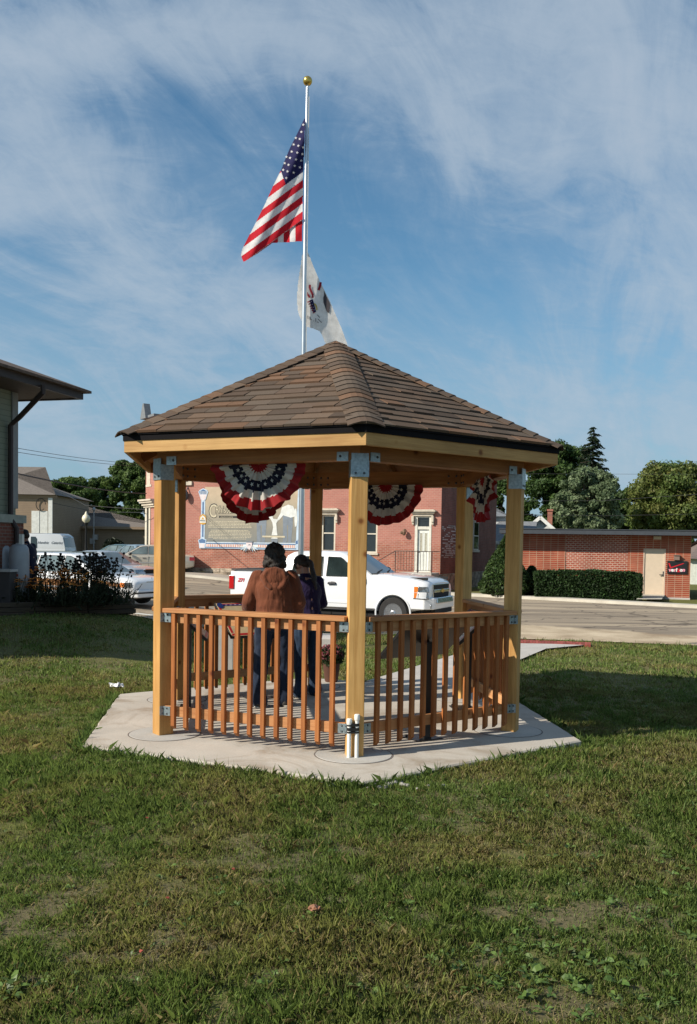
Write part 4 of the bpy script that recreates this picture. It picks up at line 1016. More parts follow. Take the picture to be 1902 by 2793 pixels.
# paint wearing off: paler pink high up, bare brick lower down (ragged edge)
nt = old_brick.node_tree; b = nt.nodes['Principled BSDF']; lk = b.inputs['Base Color'].links[0].from_socket
tcn = nt.nodes.new('ShaderNodeTexCoord'); spn = nt.nodes.new('ShaderNodeSeparateXYZ'); L(nt, tcn.outputs['Object'], spn.inputs[0])
nn_ = noise(nt, coords(nt, 'Object', (0.5,0.5,3)), 1.4, 6, 0.7)
ma = N(nt, 'ShaderNodeMath', operation='MULTIPLY_ADD'); L(nt, nn_, ma.inputs[0]); ma.inputs[1].default_value = 2.6; L(nt, spn.outputs[2], ma.inputs[2])
rr_ = ramp(nt, ma.outputs[0], [(0.0,(0,0,0)),(1,(1,1,1))]); mr = N(nt, 'ShaderNodeMapRange'); L(nt, ma.outputs[0], mr.inputs[0]); mr.inputs[1].default_value = 2.9; mr.inputs[2].default_value = 3.5; mr.inputs[3].default_value = 0; mr.inputs[4].default_value = 0.5
L(nt, mixc(nt, mr.outputs[0], lk, (0.43,0.20,0.165)), b.inputs['Base Color'])
bt = thing('brick_building', 'two storey old red brick building with a painted mural, across the street behind the gazebo', 'building', tuple(bf_.o), bf_.rz)
sL = bf_.s_of(432,1500); TOP = 8.55; ZF0 = 0.50
def hrect_wall(mb, x0, x1, z0, z1, holes, y=0.0):
    """wall face in local XZ at y with rectangular openings left open; reveals 0.18 deep"""
    xs = sorted({x0, x1, *[h[0] for h in holes], *[h[1] for h in holes]}); zs = sorted({z0, z1, *[h[2] for h in holes], *[h[3] for h in holes]})
    for a, b in zip(xs, xs[1:]):
        for c, d in zip(zs, zs[1:]):
            if any(h[0]-1e-6 <= a and b <= h[1]+1e-6 and h[2]-1e-6 <= c and d <= h[3]+1e-6 for h in holes): continue
            mb.add([(a,y,c),(b,y,c),(b,y,d),(a,y,d)], [(0,1,2,3)])
    for h in holes:
        a, b, c, d = h; q = y+0.18
        mb.add([(a,y,c),(b,y,c),(b,y,d),(a,y,d),(a,q,c),(b,q,c),(b,q,d),(a,q,d)], [(0,4,5,1),(1,5,6,2),(2,6,7,3),(3,7,4,0)])
def opn(px0, px1, py0, py1): a = bf_.P(px0, py1); b = bf_.P(px1, py0); c = bf_.P((px0+px1)/2, py1); d = bf_.P((px0+px1)/2, py0); return (a.x, b.x, c.z, d.z)
w1 = opn(876,916,1404,1504); w2 = opn(990,1031,1404,1508); dr = opn(1130,1178,1408,1560)
cw = w1[1]-w1[0]
extra = [(w1[0]-3.6, w1[0]-3.6+cw, w1[2]+4.1, w1[3]+4.1), (w1[0], w1[1], w1[2]+4.1, w1[3]+4.1), (w2[0], w2[1], w2[2]+4.1, w2[3]+4.1), (dr[0], dr[1], w2[2]+4.1, w2[3]+4.1)]
mb = MB(); hrect_wall(mb, sL, 0, ZF0, TOP, [w1, w2, dr]+extra)
mb.add([(sL,0.3,ZF0),(0,0.3,ZF0),(0,0.3,TOP),(sL,0.3,TOP)], [(0,1,2,3)])
local(mb, 'front_wall', old_brick, bt)
LB = Frame(bf_.o, -22+90)
sideL = 11.5
# end wall; its shade is put into a darker copy of the brick
e_brick = brick('shaded_end_brick', (0.27,0.10,0.075), (0.21,0.075,0.055), (0.20,0.13,0.10), 1.0, 0.23, 0.085, 0.5, 0.011)
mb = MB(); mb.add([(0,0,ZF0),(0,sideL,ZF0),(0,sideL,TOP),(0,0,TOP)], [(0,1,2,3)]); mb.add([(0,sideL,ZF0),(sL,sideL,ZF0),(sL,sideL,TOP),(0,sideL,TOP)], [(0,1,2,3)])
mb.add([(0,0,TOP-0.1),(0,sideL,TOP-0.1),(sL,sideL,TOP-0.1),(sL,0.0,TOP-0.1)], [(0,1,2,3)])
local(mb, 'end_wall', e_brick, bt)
wp = attrmat('peeling_paint', 0.8, 0.2, noisy=0.2)
mb = MB(); rq = random.Random(12); mb.c = (0.55,0.52,0.47)
for i in range(120):
    z = 1.25+rq.random()**1.3*1.6; y = 0.15+rq.random()*3.4*(1-0.35*abs(z-1.9)); l = rq.uniform(0.15,0.6); z = round(z/0.085)*0.085
    mb.box((0.002,y,z+0.01),(0.008,y+l,z+0.055))
local(mb, 'old_whitewash', wp, bt)
# stone base
mb = MB()
for i in range(int(-sL/0.9)+1):
    for j in range(2):
        x0 = sL+i*0.9+(0.45 if j else 0)-0.2; x1 = min(x0+0.88, 0.05); x0 = max(x0, sL-0.03)
        zb_ = H(*(bf_.wpt(x0,0,0).xy))-0.25; zm_ = (zb_+ZF0)/2+0.08; g = rq.uniform(0,0.05)
        if x1 > x0+0.05: mb.box((x0,-0.06-g,zb_ if j == 0 else zm_),(x1,0.05,zm_-0.012 if j == 0 else ZF0))
mb.box((-0.02,0.05,-0.6),(0.06,sideL,ZF0-0.002))
local(mb, 'stone_base', found_m, bt, bevel=0.02)
# chamfered wing at the far left
a = bf_.wpt(sL,0,0); p2 = W(397,1500,50.5)
dl = Vector((p2.x-a.x, p2.y-a.y, 0)); fl = Frame((p2.x,p2.y), math.degrees(math.atan2(-dl.y, -dl.x))); 
wing = thing('brick_wing', 'narrow red brick corner wing with a bracketed cornice, left end of the brick building', 'building', tuple(fl.o), fl.rz)
wl = dl.length; mb = MB(); 
wa = fl.P(399.5,1540); wb = fl.P(409,1540); wt_ = fl.P(404,1374).z; wbz = fl.P(404,1520).z
hrect_wall(mb, 0, wl, 0.2, TOP, [(wa.x, wb.x, wbz, wt_)]); mb.add([(0,0.3,0),(wl,0.3,0),(wl,0.3,TOP),(0,0.3,TOP)], [(0,1,2,3)]); local(mb, 'wing_wall', old_brick, wing)
mb = MB(); zc = fl.P(400,1363).z
for k_, (o_, h) in enumerate(((0.35,0.10),(0.28,0.10),(0.18,0.14),(0.10,0.10))): mb.box((-o_,-o_,zc-sum((0.10,0.10,0.14,0.10)[:k_+1])),(wl-0.3,0.0,zc-sum((0.10,0.10,0.14,0.10)[:k_])-0.004))
local(mb, 'cornice', trim_c, wing)
mb = MB(); mb.box((wa.x-0.15,-0.04,wbz),(wa.x+0.12,0.1,wt_)); mb.box((wb.x-0.12,-0.04,wbz),(wb.x+0.1,0.1,wt_)); mb.box((wa.x-0.15,-0.05,wbz-0.12),(wb.x+0.1,0.1,wbz-0.003)); local(mb, 'window_frame', win_fr, wing)
mb = MB(); mb.box((wa.x,0.12,wbz),(wb.x,0.16,wt_)); local(mb, 'pane', win_gl, wing)
mb = MB(); za = fl.P(405,1328).z; mb.box((wa.x-0.1,-0.03,za),(wb.x+0.2,0.02,za+0.12)); zu = fl.P(405,1322).z; mb.box((wa.x,-0.02,zu),(wb.x,0.01,zu+1.6)); local(mb, 'upper_window', trim_c, wing)
mb = MB(); slate = plain('slate_grey', (0.16,0.17,0.18), 0.7)
p0 = fl.P(384,1158,0.3); mb.prism([(p0.x-0.1,-0.3,TOP),(p0.x+0.75,-0.3,TOP),(p0.x+0.45,-0.3,TOP+0.82),(p0.x+0.28,-0.3,TOP+0.82)], (0,0.35,0)); mb.box((p0.x+1.1,-0.3,TOP-0.02),(wl,0.2,TOP+0.10))
local(mb, 'roof_finial', slate, wing)
# windows and door
def sash(h, parent, nm='window'):
    a, b, c, d = h
    mb = MB(); fw_ = 0.09
    mb.box((a,0.03,c),(a+fw_,0.14,d)); mb.box((b-fw_,0.03,c),(b,0.14,d)); mb.box((a+fw_,0.03,d-fw_),(b-fw_,0.14,d)); mb.box((a+fw_,0.03,c),(b-fw_,0.14,c+0.07)); mb.box((a+fw_,0.05,(c+d)/2-0.03),(b-fw_,0.12,(c+d)/2+0.03))
    w = local(mb, 'window', win_fr, parent)
    mb = MB(); mb.box((a+0.05,0.125,c+0.03),(b-0.05,0.135,d-0.03)); q = local(mb, 'pane', win_gl, w)
    return w
def cornice(h, parent):
    a, b, c, d = h; mb = MB(); z = d
    mb.box((a-0.10,-0.10,z),(b+0.10,0.02,z+0.12)); mb.box((a-0.18,-0.19,z+0.123),(b+0.18,0.02,z+0.20)); mb.box((a-0.25,-0.27,z+0.203),(b+0.25,0.02,z+0.27)); mb.box((a-0.16,-0.22,z+0.273),(b+0.16,0.02,z+0.31))
    for x in (a-0.14, b+0.02): mb.box((x,-0.17,z-0.28),(x+0.12,0.0,z-0.003)); mb.box((x+0.01,-0.11,z-0.40),(x+0.11,0.0,z-0.283))
    mb.box((a-0.06,-0.08,c-0.10),(b+0.06,0.02,c-0.003)); return local(mb, 'window_cornice', trim_c, parent, bevel=0.012)
for h in [w1, w2]+extra: sash(h, bt); cornice(h, bt)
cornice(dr, bt)
a, b, c, d = dr; wdo = plain('door_white', (0.66,0.67,0.62), 0.5, var=0.05)
mb = MB(); zt_ = bf_.P(1155,1436).z; zd = bf_.P(1155,1444).z
mb.box((a,-0.02,c),(a+0.13,0.14,d)); mb.box((b-0.11,-0.02,c),(b,0.14,d)); mb.box((a+0.13,0.0,d-0.07),(b-0.11,0.14,d)); mb.box((a+0.13,0.0,zd),(b-0.11,0.14,zt_)); local(mb, 'door_frame', plain('door_frame_paint', (0.60,0.58,0.50), 0.5), bt)
mb = MB(); mb.box((a+0.13,0.09,zt_),(b-0.11,0.11,d-0.07)); local(mb, 'pane', win_gl, bt)
mb = MB(); x0, x1 = a+0.13, b-0.11; ww = x1-x0; mb.box((x0,0.07,c),(x1,0.12,zd)); 
zm1 = c+(zd-c)*0.45; door = local(mb, 'door', wdo, bt)
mb = MB()
for f0, f1 in ((0.20,0.40),(0.60,0.80)):
    xa, xb = x0+ww*f0, x0+ww*f1; mb.m = 0; mb.box((xa,0.066,zm1+0.08),(xb,0.0695,zd-0.18)); mb.m = 1
    for q in ((xa-0.03,xa),(xb,xb+0.03)): mb.box((q[0],0.055,zm1+0.05),(q[1],0.0695,zd-0.15))
    mb.box((xa-0.03,0.055,zm1+0.05),(xb+0.03,0.0695,zm1+0.078)); mb.box((xa-0.03,0.055,zd-0.178),(xb+0.03,0.0695,zd-0.15))
for q in range(4): mb.m = 1; mb.box((x0+ww*(0.2+q*0.18),0.06,c+0.25),(x0+ww*(0.2+q*0.18)+0.012,0.0695,zm1-0.06))
mb.m = 2; mb.sphere((x0+0.07,0.05,c+0.95), 0.03, 8, 6)
local(mb, 'door_glazing', [plain('curtain', (0.35,0.33,0.26), 0.9, var=0.4, scale=40), wdo, bolt_m], door)
# stoop with iron railing
st = thing('stoop', 'raised concrete stoop with steps at the white door of the brick building', 'stoop', tuple(bf_.o), bf_.rz)
s0, s1 = bf_.s_of(1078,1560,1.3), -0.02; zt_ = c-0.02; mb = MB(); mb.box((s0,-1.35,-0.6),(s1,-0.07,zt_))
for i in range(4): mb.box((s0-0.3*(i+1),-1.35,-0.6),(s0-0.3*i-0.003,-0.07,zt_-0.17*(i+1)))
local(mb, 'concrete_steps', conc3, st, bevel=0.01)
ir = plain('iron_rail', (0.035,0.018,0.014), 0.6); rl = thing('iron_railing', 'thin dark iron railing round the stoop of the white door', 'railing', tuple(bf_.o), bf_.rz)
mb = MB(); zr_ = zt_+1.0; yb = -1.30
mb.bar((s0,yb,zr_),(s1,yb,zr_),0.035,0.03); mb.bar((s0,yb,zt_+0.12),(s1,yb,zt_+0.12),0.025,0.02); mb.bar((s0,yb,zr_),(s0-1.2,yb,zr_-0.68),0.035,0.03)
mb.bar((s1,yb,zr_),(s1,-0.1,zr_),0.035,0.03); local(mb, 'top_rail', ir, rl)
mb = MB()
for x in (s0, s0-1.2, s1, (s0+s1)/2+0.2): mb.bar((x,yb,(zt_ if x >= s0 else zt_-0.7)),(x,yb,(zr_ if x >= s0 else zr_-0.68)),0.035,0.035,up=(0,1,0))
local(mb, 'rail_posts', ir, rl)
mb = MB(); n_ = int((s1-s0)/0.13)
for i in range(1, n_): x = s0+(s1-s0)*i/n_; mb.bar((x,yb,zt_+0.12),(x,yb,zr_),0.016,0.016,up=(0,1,0))
local(mb, 'pickets', ir, rl)
p = bf_.P(1106,1452); mb = MB(); mb.lathe([(0.02,-0.16),(0.09,-0.1),(0.11,0.0),(0.06,0.1),(0.03,0.16)], (p.x,-0.2,p.z), 10); mb.bar((p.x,-0.2,p.z+0.05),(p.x,0,p.z+0.15),0.03,0.03); mb.sphere((p.x-0.1,-0.25,p.z-0.02),0.08,8,6)
local(mb, 'wall_light', plain('rusty_lamp', (0.16,0.09,0.05), 0.7), bt)
p = bf_.P(513,1352); mb = MB(); mb.sphere((p.x,-0.2,p.z),(0.14,0.16,0.26),10,8); mb.bar((p.x,-0.2,p.z+0.2),(p.x,0,p.z+0.45),0.04,0.04); local(mb, 'wall_light', bolt_m, bt)
p = bf_.P(508,1318); q = bf_.P(526,1318); mb = MB(); mb.box((p.x-1.1,-0.10,p.z-0.12),(q.x,0.0,p.z+0.12)); local(mb, 'lintel', trim_c, bt, bevel=0.02)
# end-wall windows
for px_, py0, py1 in ((1297,1423,1500),(1297,1290,1370)):
    k_ = ray(px_,1460); E = Frame(bf_.o, 68); s_ = E.s_of(px_,1460); z1 = W(px_,py0,E.wpt(s_,0,0).y).z; z0 = W(px_,py1,E.wpt(s_,0,0).y).z
    mb = MB(); mb.box((0.0,s_-0.55,z0),(0.05,s_+0.55,z1)); mb.box((0.0,s_-0.65,z0-0.12),(0.10,s_+0.65,z0-0.003)); mb.box((0,s_-0.65,z1+0.003),(0.1,s_+0.65,z1+0.2)); w = local(mb, 'end_window', win_fr, bt)
    mb = MB(); mb.box((0.052,s_-0.47,z0+0.06),(0.056,s_+0.47,(z0+z1)/2-0.03)); mb.box((0.052,s_-0.47,(z0+z1)/2+0.03),(0.056,s_+0.47,z1-0.06)); local(mb, 'pane', win_gl, w)

# ---- the mural (flat painted boards screwed to the wall)
mu = thing('mural', 'large painted mural board with brown lettering panel and star spangled border on the brick wall', 'mural', tuple(bf_.o), bf_.rz)
def MP(px, py, out=0.06): return bf_.P(px, py, out)
def Z6(x, y): return (540+x/4.947, 1320+y/4.947)
def Z2(x, y): return (500+x/4.397, 1260+y/4.397)
def poly(mb, pts, out, th=0.004, zz=Z2):
    q = [MP(*zz(*p), out=0.06) for p in pts]; q = [Vector((v.x, -out, v.z)) for v in q]; return mb.prism(q, (0, th, 0))
def mural_field():
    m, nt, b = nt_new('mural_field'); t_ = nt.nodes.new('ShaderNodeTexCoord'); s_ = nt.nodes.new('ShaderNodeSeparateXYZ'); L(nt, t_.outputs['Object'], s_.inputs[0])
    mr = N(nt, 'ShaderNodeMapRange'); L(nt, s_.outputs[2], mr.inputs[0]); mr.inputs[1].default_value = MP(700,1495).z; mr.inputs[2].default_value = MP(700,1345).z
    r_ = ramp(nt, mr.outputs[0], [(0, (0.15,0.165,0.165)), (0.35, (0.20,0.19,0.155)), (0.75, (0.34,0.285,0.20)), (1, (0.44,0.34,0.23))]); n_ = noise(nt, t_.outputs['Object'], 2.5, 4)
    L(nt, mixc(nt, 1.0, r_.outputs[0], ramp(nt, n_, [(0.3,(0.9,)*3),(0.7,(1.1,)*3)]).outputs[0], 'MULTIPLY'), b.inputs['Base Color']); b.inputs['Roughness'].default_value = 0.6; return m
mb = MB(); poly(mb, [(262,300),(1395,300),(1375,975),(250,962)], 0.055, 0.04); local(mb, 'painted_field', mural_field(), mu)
mu_lb = plain('mural_light_blue', (0.42,0.52,0.62), 0.6); mu_wh = plain('mural_white', (0.60,0.61,0.58), 0.6); mu_bl = plain('mural_blue', (0.06,0.13,0.26), 0.6); mu_or = plain('mural_orange', (0.52,0.14,0.07), 0.6); mu_gr = plain('mural_grey', (0.16,0.19,0.225), 0.6); mu_go = plain('mural_gold', (0.50,0.27,0.04), 0.6); mu_dk = plain('mural_dark', (0.015,0.015,0.015), 0.6); mu_tx = plain('mural_text', (0.50,0.44,0.31), 0.6); mu_pk = plain('mural_pale_pink', (0.62,0.53,0.53), 0.6)
MM = [mu_lb, mu_wh, mu_bl, mu_or, mu_gr, mu_go, mu_dk, mu_tx, mu_pk]
mb = MB()
mb.m = 0; poly(mb, [(258,958),(1378,972),(1378,1058),(255,1034)], 0.065, 0.045); 
mb.m = 1; poly(mb, [(262,964),(1376,978),(1376,982),(262,968)], 0.069); poly(mb, [(275,984),(1345,998),(1345,1036),(272,1016)], 0.069)
mb.m = 2; poly(mb, [(262,970),(1376,984),(1376,996),(262,981)], 0.071); poly(mb, [(262,1018),(1376,1036),(1376,1046),(262,1028)], 0.071)
mb.m = 3
for i in range(50):
    x = 283+i*21.3
    if 715 < x < 880: continue
    y = 985+(x-275)*0.013; poly(mb, [(x,y),(x+9,y),(x+9,y+31),(x,y+31)], 0.073)
mb.m = 0; poly(mb, [(218,440),(266,440),(256,960),(208,960)], 0.065, 0.045); poly(mb, [(1378,330),(1425,330),(1375,1058),(1350,1058)], 0.065, 0.045)
mb.m = 2; poly(mb, [(232,480),(250,480),(244,900),(226,900)], 0.069)
def shield(x0, y0, s):
    mb.m = 0; poly(mb, [(x0-4,y0+40*s),(x0+10,y0+16*s),(x0+58*s,y0-6),(x0+106*s,y0+16*s),(x0+120*s,y0+40*s),(x0+108*s,y0+72*s),(x0+92*s,y0+130*s),(x0+58*s,y0+165*s),(x0+24*s,y0+130*s),(x0+8*s,y0+72*s)], 0.078, 0.05)
    mb.m = 8; poly(mb, [(x0+14*s,y0+72*s),(x0+102*s,y0+72*s),(x0+86*s,y0+124*s),(x0+58*s,y0+150*s),(x0+30*s,y0+124*s)], 0.082)
    mb.m = 2; poly(mb, [(x0+8*s,y0+34*s),(x0+58*s,y0+6*s),(x0+108*s,y0+34*s),(x0+100*s,y0+68*s),(x0+16*s,y0+68*s)], 0.082)
    mb.m = 1
    for i in range(5):
        for j in range(2): poly(mb, [(x0+(22+i*18)*s,y0+(34+j*16)*s),(x0+(32+i*18)*s,y0+(34+j*16)*s),(x0+(32+i*18)*s,y0+(44+j*16)*s),(x0+(22+i*18)*s,y0+(44+j*16)*s)], 0.086)
shield(188,322,0.95)
mb.m = 0; poly(mb, [(180,935),(228,912),(282,935),(272,975),(262,1036),(196,1034),(190,975)], 0.078, 0.05); mb.m = 2; poly(mb, [(190,938),(228,920),(272,938),(264,972),(198,970)], 0.082); mb.m = 8; poly(mb, [(200,978),(262,980),(254,1026),(206,1024)], 0.082)
mb.m = 0; poly(mb, [(1345,950),(1380,932),(1400,1056),(1360,1058)], 0.079, 0.05); mb.m = 2; poly(mb, [(1350,950),(1376,940),(1378,985),(1352,988)], 0.083)
mb.m = 5; poly(mb, [(238,622),(256,632),(275,650),(279,700),(272,740),(240,755),(205,740),(196,700),(200,655),(222,632)], 0.078, 0.04); mb.m = 1; poly(mb, [(238,640),(266,665),(276,728),(198,728),(210,665)], 0.082); mb.m = 5; poly(mb, [(238,660),(258,690),(220,690)], 0.086); mb.m = 6; poly(mb, [(206,700),(268,702),(268,712),(206,710)], 0.086)
# crest in the middle of the lower border
for sgn in (-1, 1):
    for i in range(6):
        a_ = R(-12-i*24); x = 795+sgn*35; y = 1005; l = 95-i*7
        mb.m = 0 if i % 2 else 1; dx_, dy_ = math.cos(a_)*l*sgn, -math.sin(a_)*l
        poly(mb, [(x-sgn*4,y-8+i*4),(x+dx_*0.6,y+dy_*0.6-10),(x+dx_,y+dy_),(x+dx_*0.6-6*sgn,y+dy_*0.6+10),(x,y+12+i*3)], 0.084+0.003*i, 0.05)
mb.m = 4; poly(mb, [(752,950),(838,952),(838,965),(752,963)], 0.109, 0.05); mb.m = 8; poly(mb, [(760,967),(832,968),(830,1010),(797,1058),(762,1008)], 0.109, 0.05); mb.m = 4; poly(mb, [(780,1000),(795,985),(815,990),(812,1002),(795,998)], 0.113)
local(mb, 'ornamental_border', MM, mu)
# two painted figures holding a cloth over a plank
mb = MB()
mb.m = 4
for x in (880, 1195):
    poly(mb, [(x,640),(x+122,630),(x+118,760),(x+100,952),(x+62,952),(x+62,760),(x+48,760),(x+52,952),(x+5,952)], 0.060)
    poly(mb, [(x+2,948),(x+50,948),(x+40,968),(x-2,968)], 0.064); poly(mb, [(x+60,948),(x+102,948),(x+98,968),(x+56,968)], 0.064)
mb.m = 1
poly(mb, [(1185,545),(1260,512),(1320,530),(1348,600),(1338,655),(1290,668),(1200,640),(1150,700),(1120,700),(1165,620)], 0.066); poly(mb, [(1000,585),(1048,590),(1085,690),(1060,700),(1010,640),(940,660),(900,640)], 0.066)
poly(mb, [(1052,690),(1080,682),(1120,684),(1138,705),(1118,735),(1122,790),(1132,880),(1062,880),(1080,790),(1072,730)], 0.070); poly(mb, [(1062,905),(1130,905),(1134,922),(1056,920)], 0.070)
poly(mb, [(1342,560),(1360,560),(1372,700),(1362,770),(1342,780),(1335,700)], 0.074)
mb.m = 7; poly(mb, [(950,884),(1220,888),(1222,908),(952,904)], 0.076)
mb.m = 4; poly(mb, [(1056,926),(1136,926),(1130,972),(1062,972)], 0.070)
local(mb, 'painted_figures', MM, mu)
mb = MB(); rl_ = random.Random(8)
lines = [(335,825,712),(320,808,730),(318,806,746),(300,822,764),(300,830,782)]+[(335,790,818),(325,806,834),(312,810,850),(308,818,867),(304,818,884),(302,820,902),(360,755,920)]
for a_, b_, y in lines:
    x = a_
    while x < b_-8:
        l = min(rl_.uniform(9,34), b_-x); yy = y+(x-300)*0.012-4; poly(mb, [(x,yy),(x+l,yy+l*0.01),(x+l,yy+7),(x,yy+7)], 0.060); x += l+rl_.uniform(4,7)
local(mb, 'small_lettering', mu_tx, mu)
def wall_text(name, s, px, py, hpx, mat, parent, out=0.062, fr=None, sx=1.0, align='LEFT', shear=0, bold=0.0):
    fr = fr or bf_; p = fr.P(px, py, out); q = fr.P(px, py-hpx, out); size = (q.z-p.z)/0.72
    return text_mesh(name, s, size, mat, parent, (p.x, -out, p.z), (PI/2, 0, 0), 0.002, align, shear, sx, bold=bold)
wall_text('mural_title', 'C', *Z2(300,668), 40, mu_dk, mu, out=0.062, sx=0.72, bold=0.012); wall_text('mural_title', 'C', *Z2(308,664), 37, mu_tx, mu, out=0.066, sx=0.70, bold=0.0)
wall_text('mural_title', 'Rhistening', *Z2(384,612), 20, mu_dk, mu, out=0.062, sx=0.75, bold=0.02); wall_text('mural_title', 'Rhistening', *Z2(387,610), 19, mu_tx, mu, out=0.066, sx=0.75)
mb = MB(); mb.m = 6; poly(mb, [(430,645),(820,650),(820,676),(430,670)], 0.062); local(mb, 'title_band', MM, mu)
wall_text('mural_subtitle', 'LINCOLN ILLINOIS', *Z2(446,668), 3.4, mu_tx, mu, out=0.068, sx=1.0)

# ---- low modern brick building
p = W(1882,1600,39.2); vf = Frame(p, -14.0)
vt = thing('low_brick_building', 'low flat roofed red brick building with a cream door, right of the gazebo', 'building', tuple(vf.o), vf.rz)
stack = brick('stack_bond_brick', (0.38,0.085,0.042), (0.31,0.062,0.032), (0.44,0.28,0.19), 1.0, 0.31, 0.085, 0.0, 0.012)
runb = brick('running_bond_brick', (0.37,0.085,0.045), (0.31,0.062,0.036), (0.50,0.36,0.28), 1.0, 0.20, 0.085, 0.5, 0.014)
zt_ = vf.P(1882,1462).z+0.02; xl = vf.s_of(1380,1500); z0 = -0.35
xa, xb = vf.s_of(1543,1500), vf.s_of(1713,1500)
dx0, dx1 = vf.s_of(1754,1560), vf.s_of(1815,1560); dz1 = vf.P(1785,1497).z; dz0 = vf.P(1785,1625).z
mb = MB(); hrect_wall(mb, xl, xa, z0, zt_, []); hrect_wall(mb, xb, 0, z0, zt_, [(dx0,dx1,dz0,dz1)]); mb.add([(xl,0.3,z0),(0,0.3,z0),(0,0.3,zt_),(xl,0.3,zt_)], [(0,1,2,3)])
mb.add([(0,0,z0),(0,8,z0),(0,8,zt_),(0,0,zt_)], [(0,1,2,3)]); mb.add([(xl,0,z0),(xl,8,z0),(xl,8,zt_),(xl,0,zt_)], [(3,2,1,0)]); mb.add([(xl,8,z0),(0,8,z0),(0,8,zt_),(xl,8,zt_)], [(3,2,1,0)]); local(mb, 'brick_wall', stack, vt)
mb = MB(); mb.add([(xa,0.025,z0),(xb,0.025,z0),(xb,0.025,zt_),(xa,0.025,zt_)], [(0,1,2,3)]); local(mb, 'wall_panel', runb, vt)
roofm = plain('roof_membrane', (0.045,0.052,0.062), 0.7); ro = vf.P(1882,1462).z
mb = MB(); xo = vf.s_of(1362,1450,0.9); mb.box((xo,-0.75,ro+0.005),(2.2,8.3,ro+0.20)); mb.box((xo-0.02,-0.78,ro+0.203),(2.22,8.3,ro+0.235)); local(mb, 'roof', roofm, vt)
mb = MB(); mb.box((xl,-0.015,z0),(0.02,0.02,dz0-0.05)); local(mb, 'plinth', conc3, vt) 
mb = MB(); beige = plain('door_beige', (0.62,0.50,0.37), 0.45, var=0.04); mb.box((dx0+0.05,0.04,dz0+0.03),(dx1-0.05,0.09,dz1-0.05)); vd = local(mb, 'door', beige, vt)
mb = MB(); mb.box((dx0,0.0,dz0),(dx0+0.05,0.12,dz1)); mb.box((dx1-0.05,0.0,dz0),(dx1,0.12,dz1)); mb.box((dx0+0.05,0.0,dz1-0.05),(dx1-0.05,0.12,dz1)); local(mb, 'door_frame', plain('frame_beige', (0.55,0.42,0.32), 0.5), vt)
mb = MB(); mb.box((dx0-0.05,-0.05,dz0-0.06),(dx1+0.05,0.1,dz0)); local(mb, 'door_sill', conc3, vt)
mb = MB(); p = vf.P(1810,1566); mb.box((p.x-0.03,0.02,p.z-0.10),(p.x+0.03,0.038,p.z+0.12)); mb.bar((p.x,0.0,p.z-0.02),(p.x-0.17,-0.02,p.z-0.03),0.03,0.03); mb.sphere((p.x,0.02,p.z+0.1),0.03,8,6); local(mb, 'door_handle', bolt_m, vd)
mb = MB(); p = vf.P(1793,1464); mb.box((p.x-0.16,-0.14,p.z-0.12),(p.x+0.16,0.0,p.z+0.02)); local(mb, 'wall_light', plain('light_tan', (0.6,0.5,0.36), 0.5), vt)
mb = MB(); p = vf.P(1845,1521); mb.box((p.x-0.10,-0.16,p.z-0.10),(p.x+0.12,0.0,p.z+0.09)); mb.box((p.x-0.12,-0.2,p.z+0.093),(p.x+0.14,0.0,p.z+0.12)); local(mb, 'wall_light', plain('lamp_brown', (0.22,0.15,0.12), 0.5), vt)
sg = thing('shop_sign', 'small black sign with a red tick mark and white lettering beside the cream door', 'sign', tuple(vf.o), vf.rz)
a, b = vf.P(1820,1564,0.04), vf.P(1875.5,1530.5,0.04)
mb = MB(); mb.box((a.x,-0.06,a.z),(b.x,-0.004,b.z)); local(mb, 'sign_board', plain('sign_black', (0.012,0.012,0.013), 0.4), sg)
def Z5(x, y): return (1780+x/11.62, 1480+y/11.62)
s_red = plain('sign_red', (0.55,0.01,0.02), 0.4); s_wh = plain('sign_white', (0.80,0.76,0.72), 0.4); s_pk = plain('sign_pink', (0.80,0.30,0.38), 0.4)
mb = MB()
for pts in ([(500,650),(545,650),(595,780),(575,820),(560,810)], [(575,820),(590,775),(960,655),(1000,650),(1005,662),(940,690),(600,805)]):
    q = [vf.P(*Z5(*p_), out=0.06) for p_ in pts]; mb.prism([Vector((v.x,-0.066,v.z)) for v in q], (0,0.005,0))
local(mb, 'tick_mark', s_red, sg)
x = 515
for ch, w_, mt in (('v',75,s_pk),('e',88,s_wh),('r',62,s_pk),('i',44,s_wh),('z',72,s_red),('o',90,s_wh),('n',80,s_pk)):
    wall_text('sign_letter', ch, *Z5(x, 912 if ch != 'z' else 925), (9.2 if ch != 'z' else 12) if ch != 'i' else 9.4, mt, sg, out=0.0665, fr=vf, sx=1.06, bold=0.012, shear=0.1); x += w_

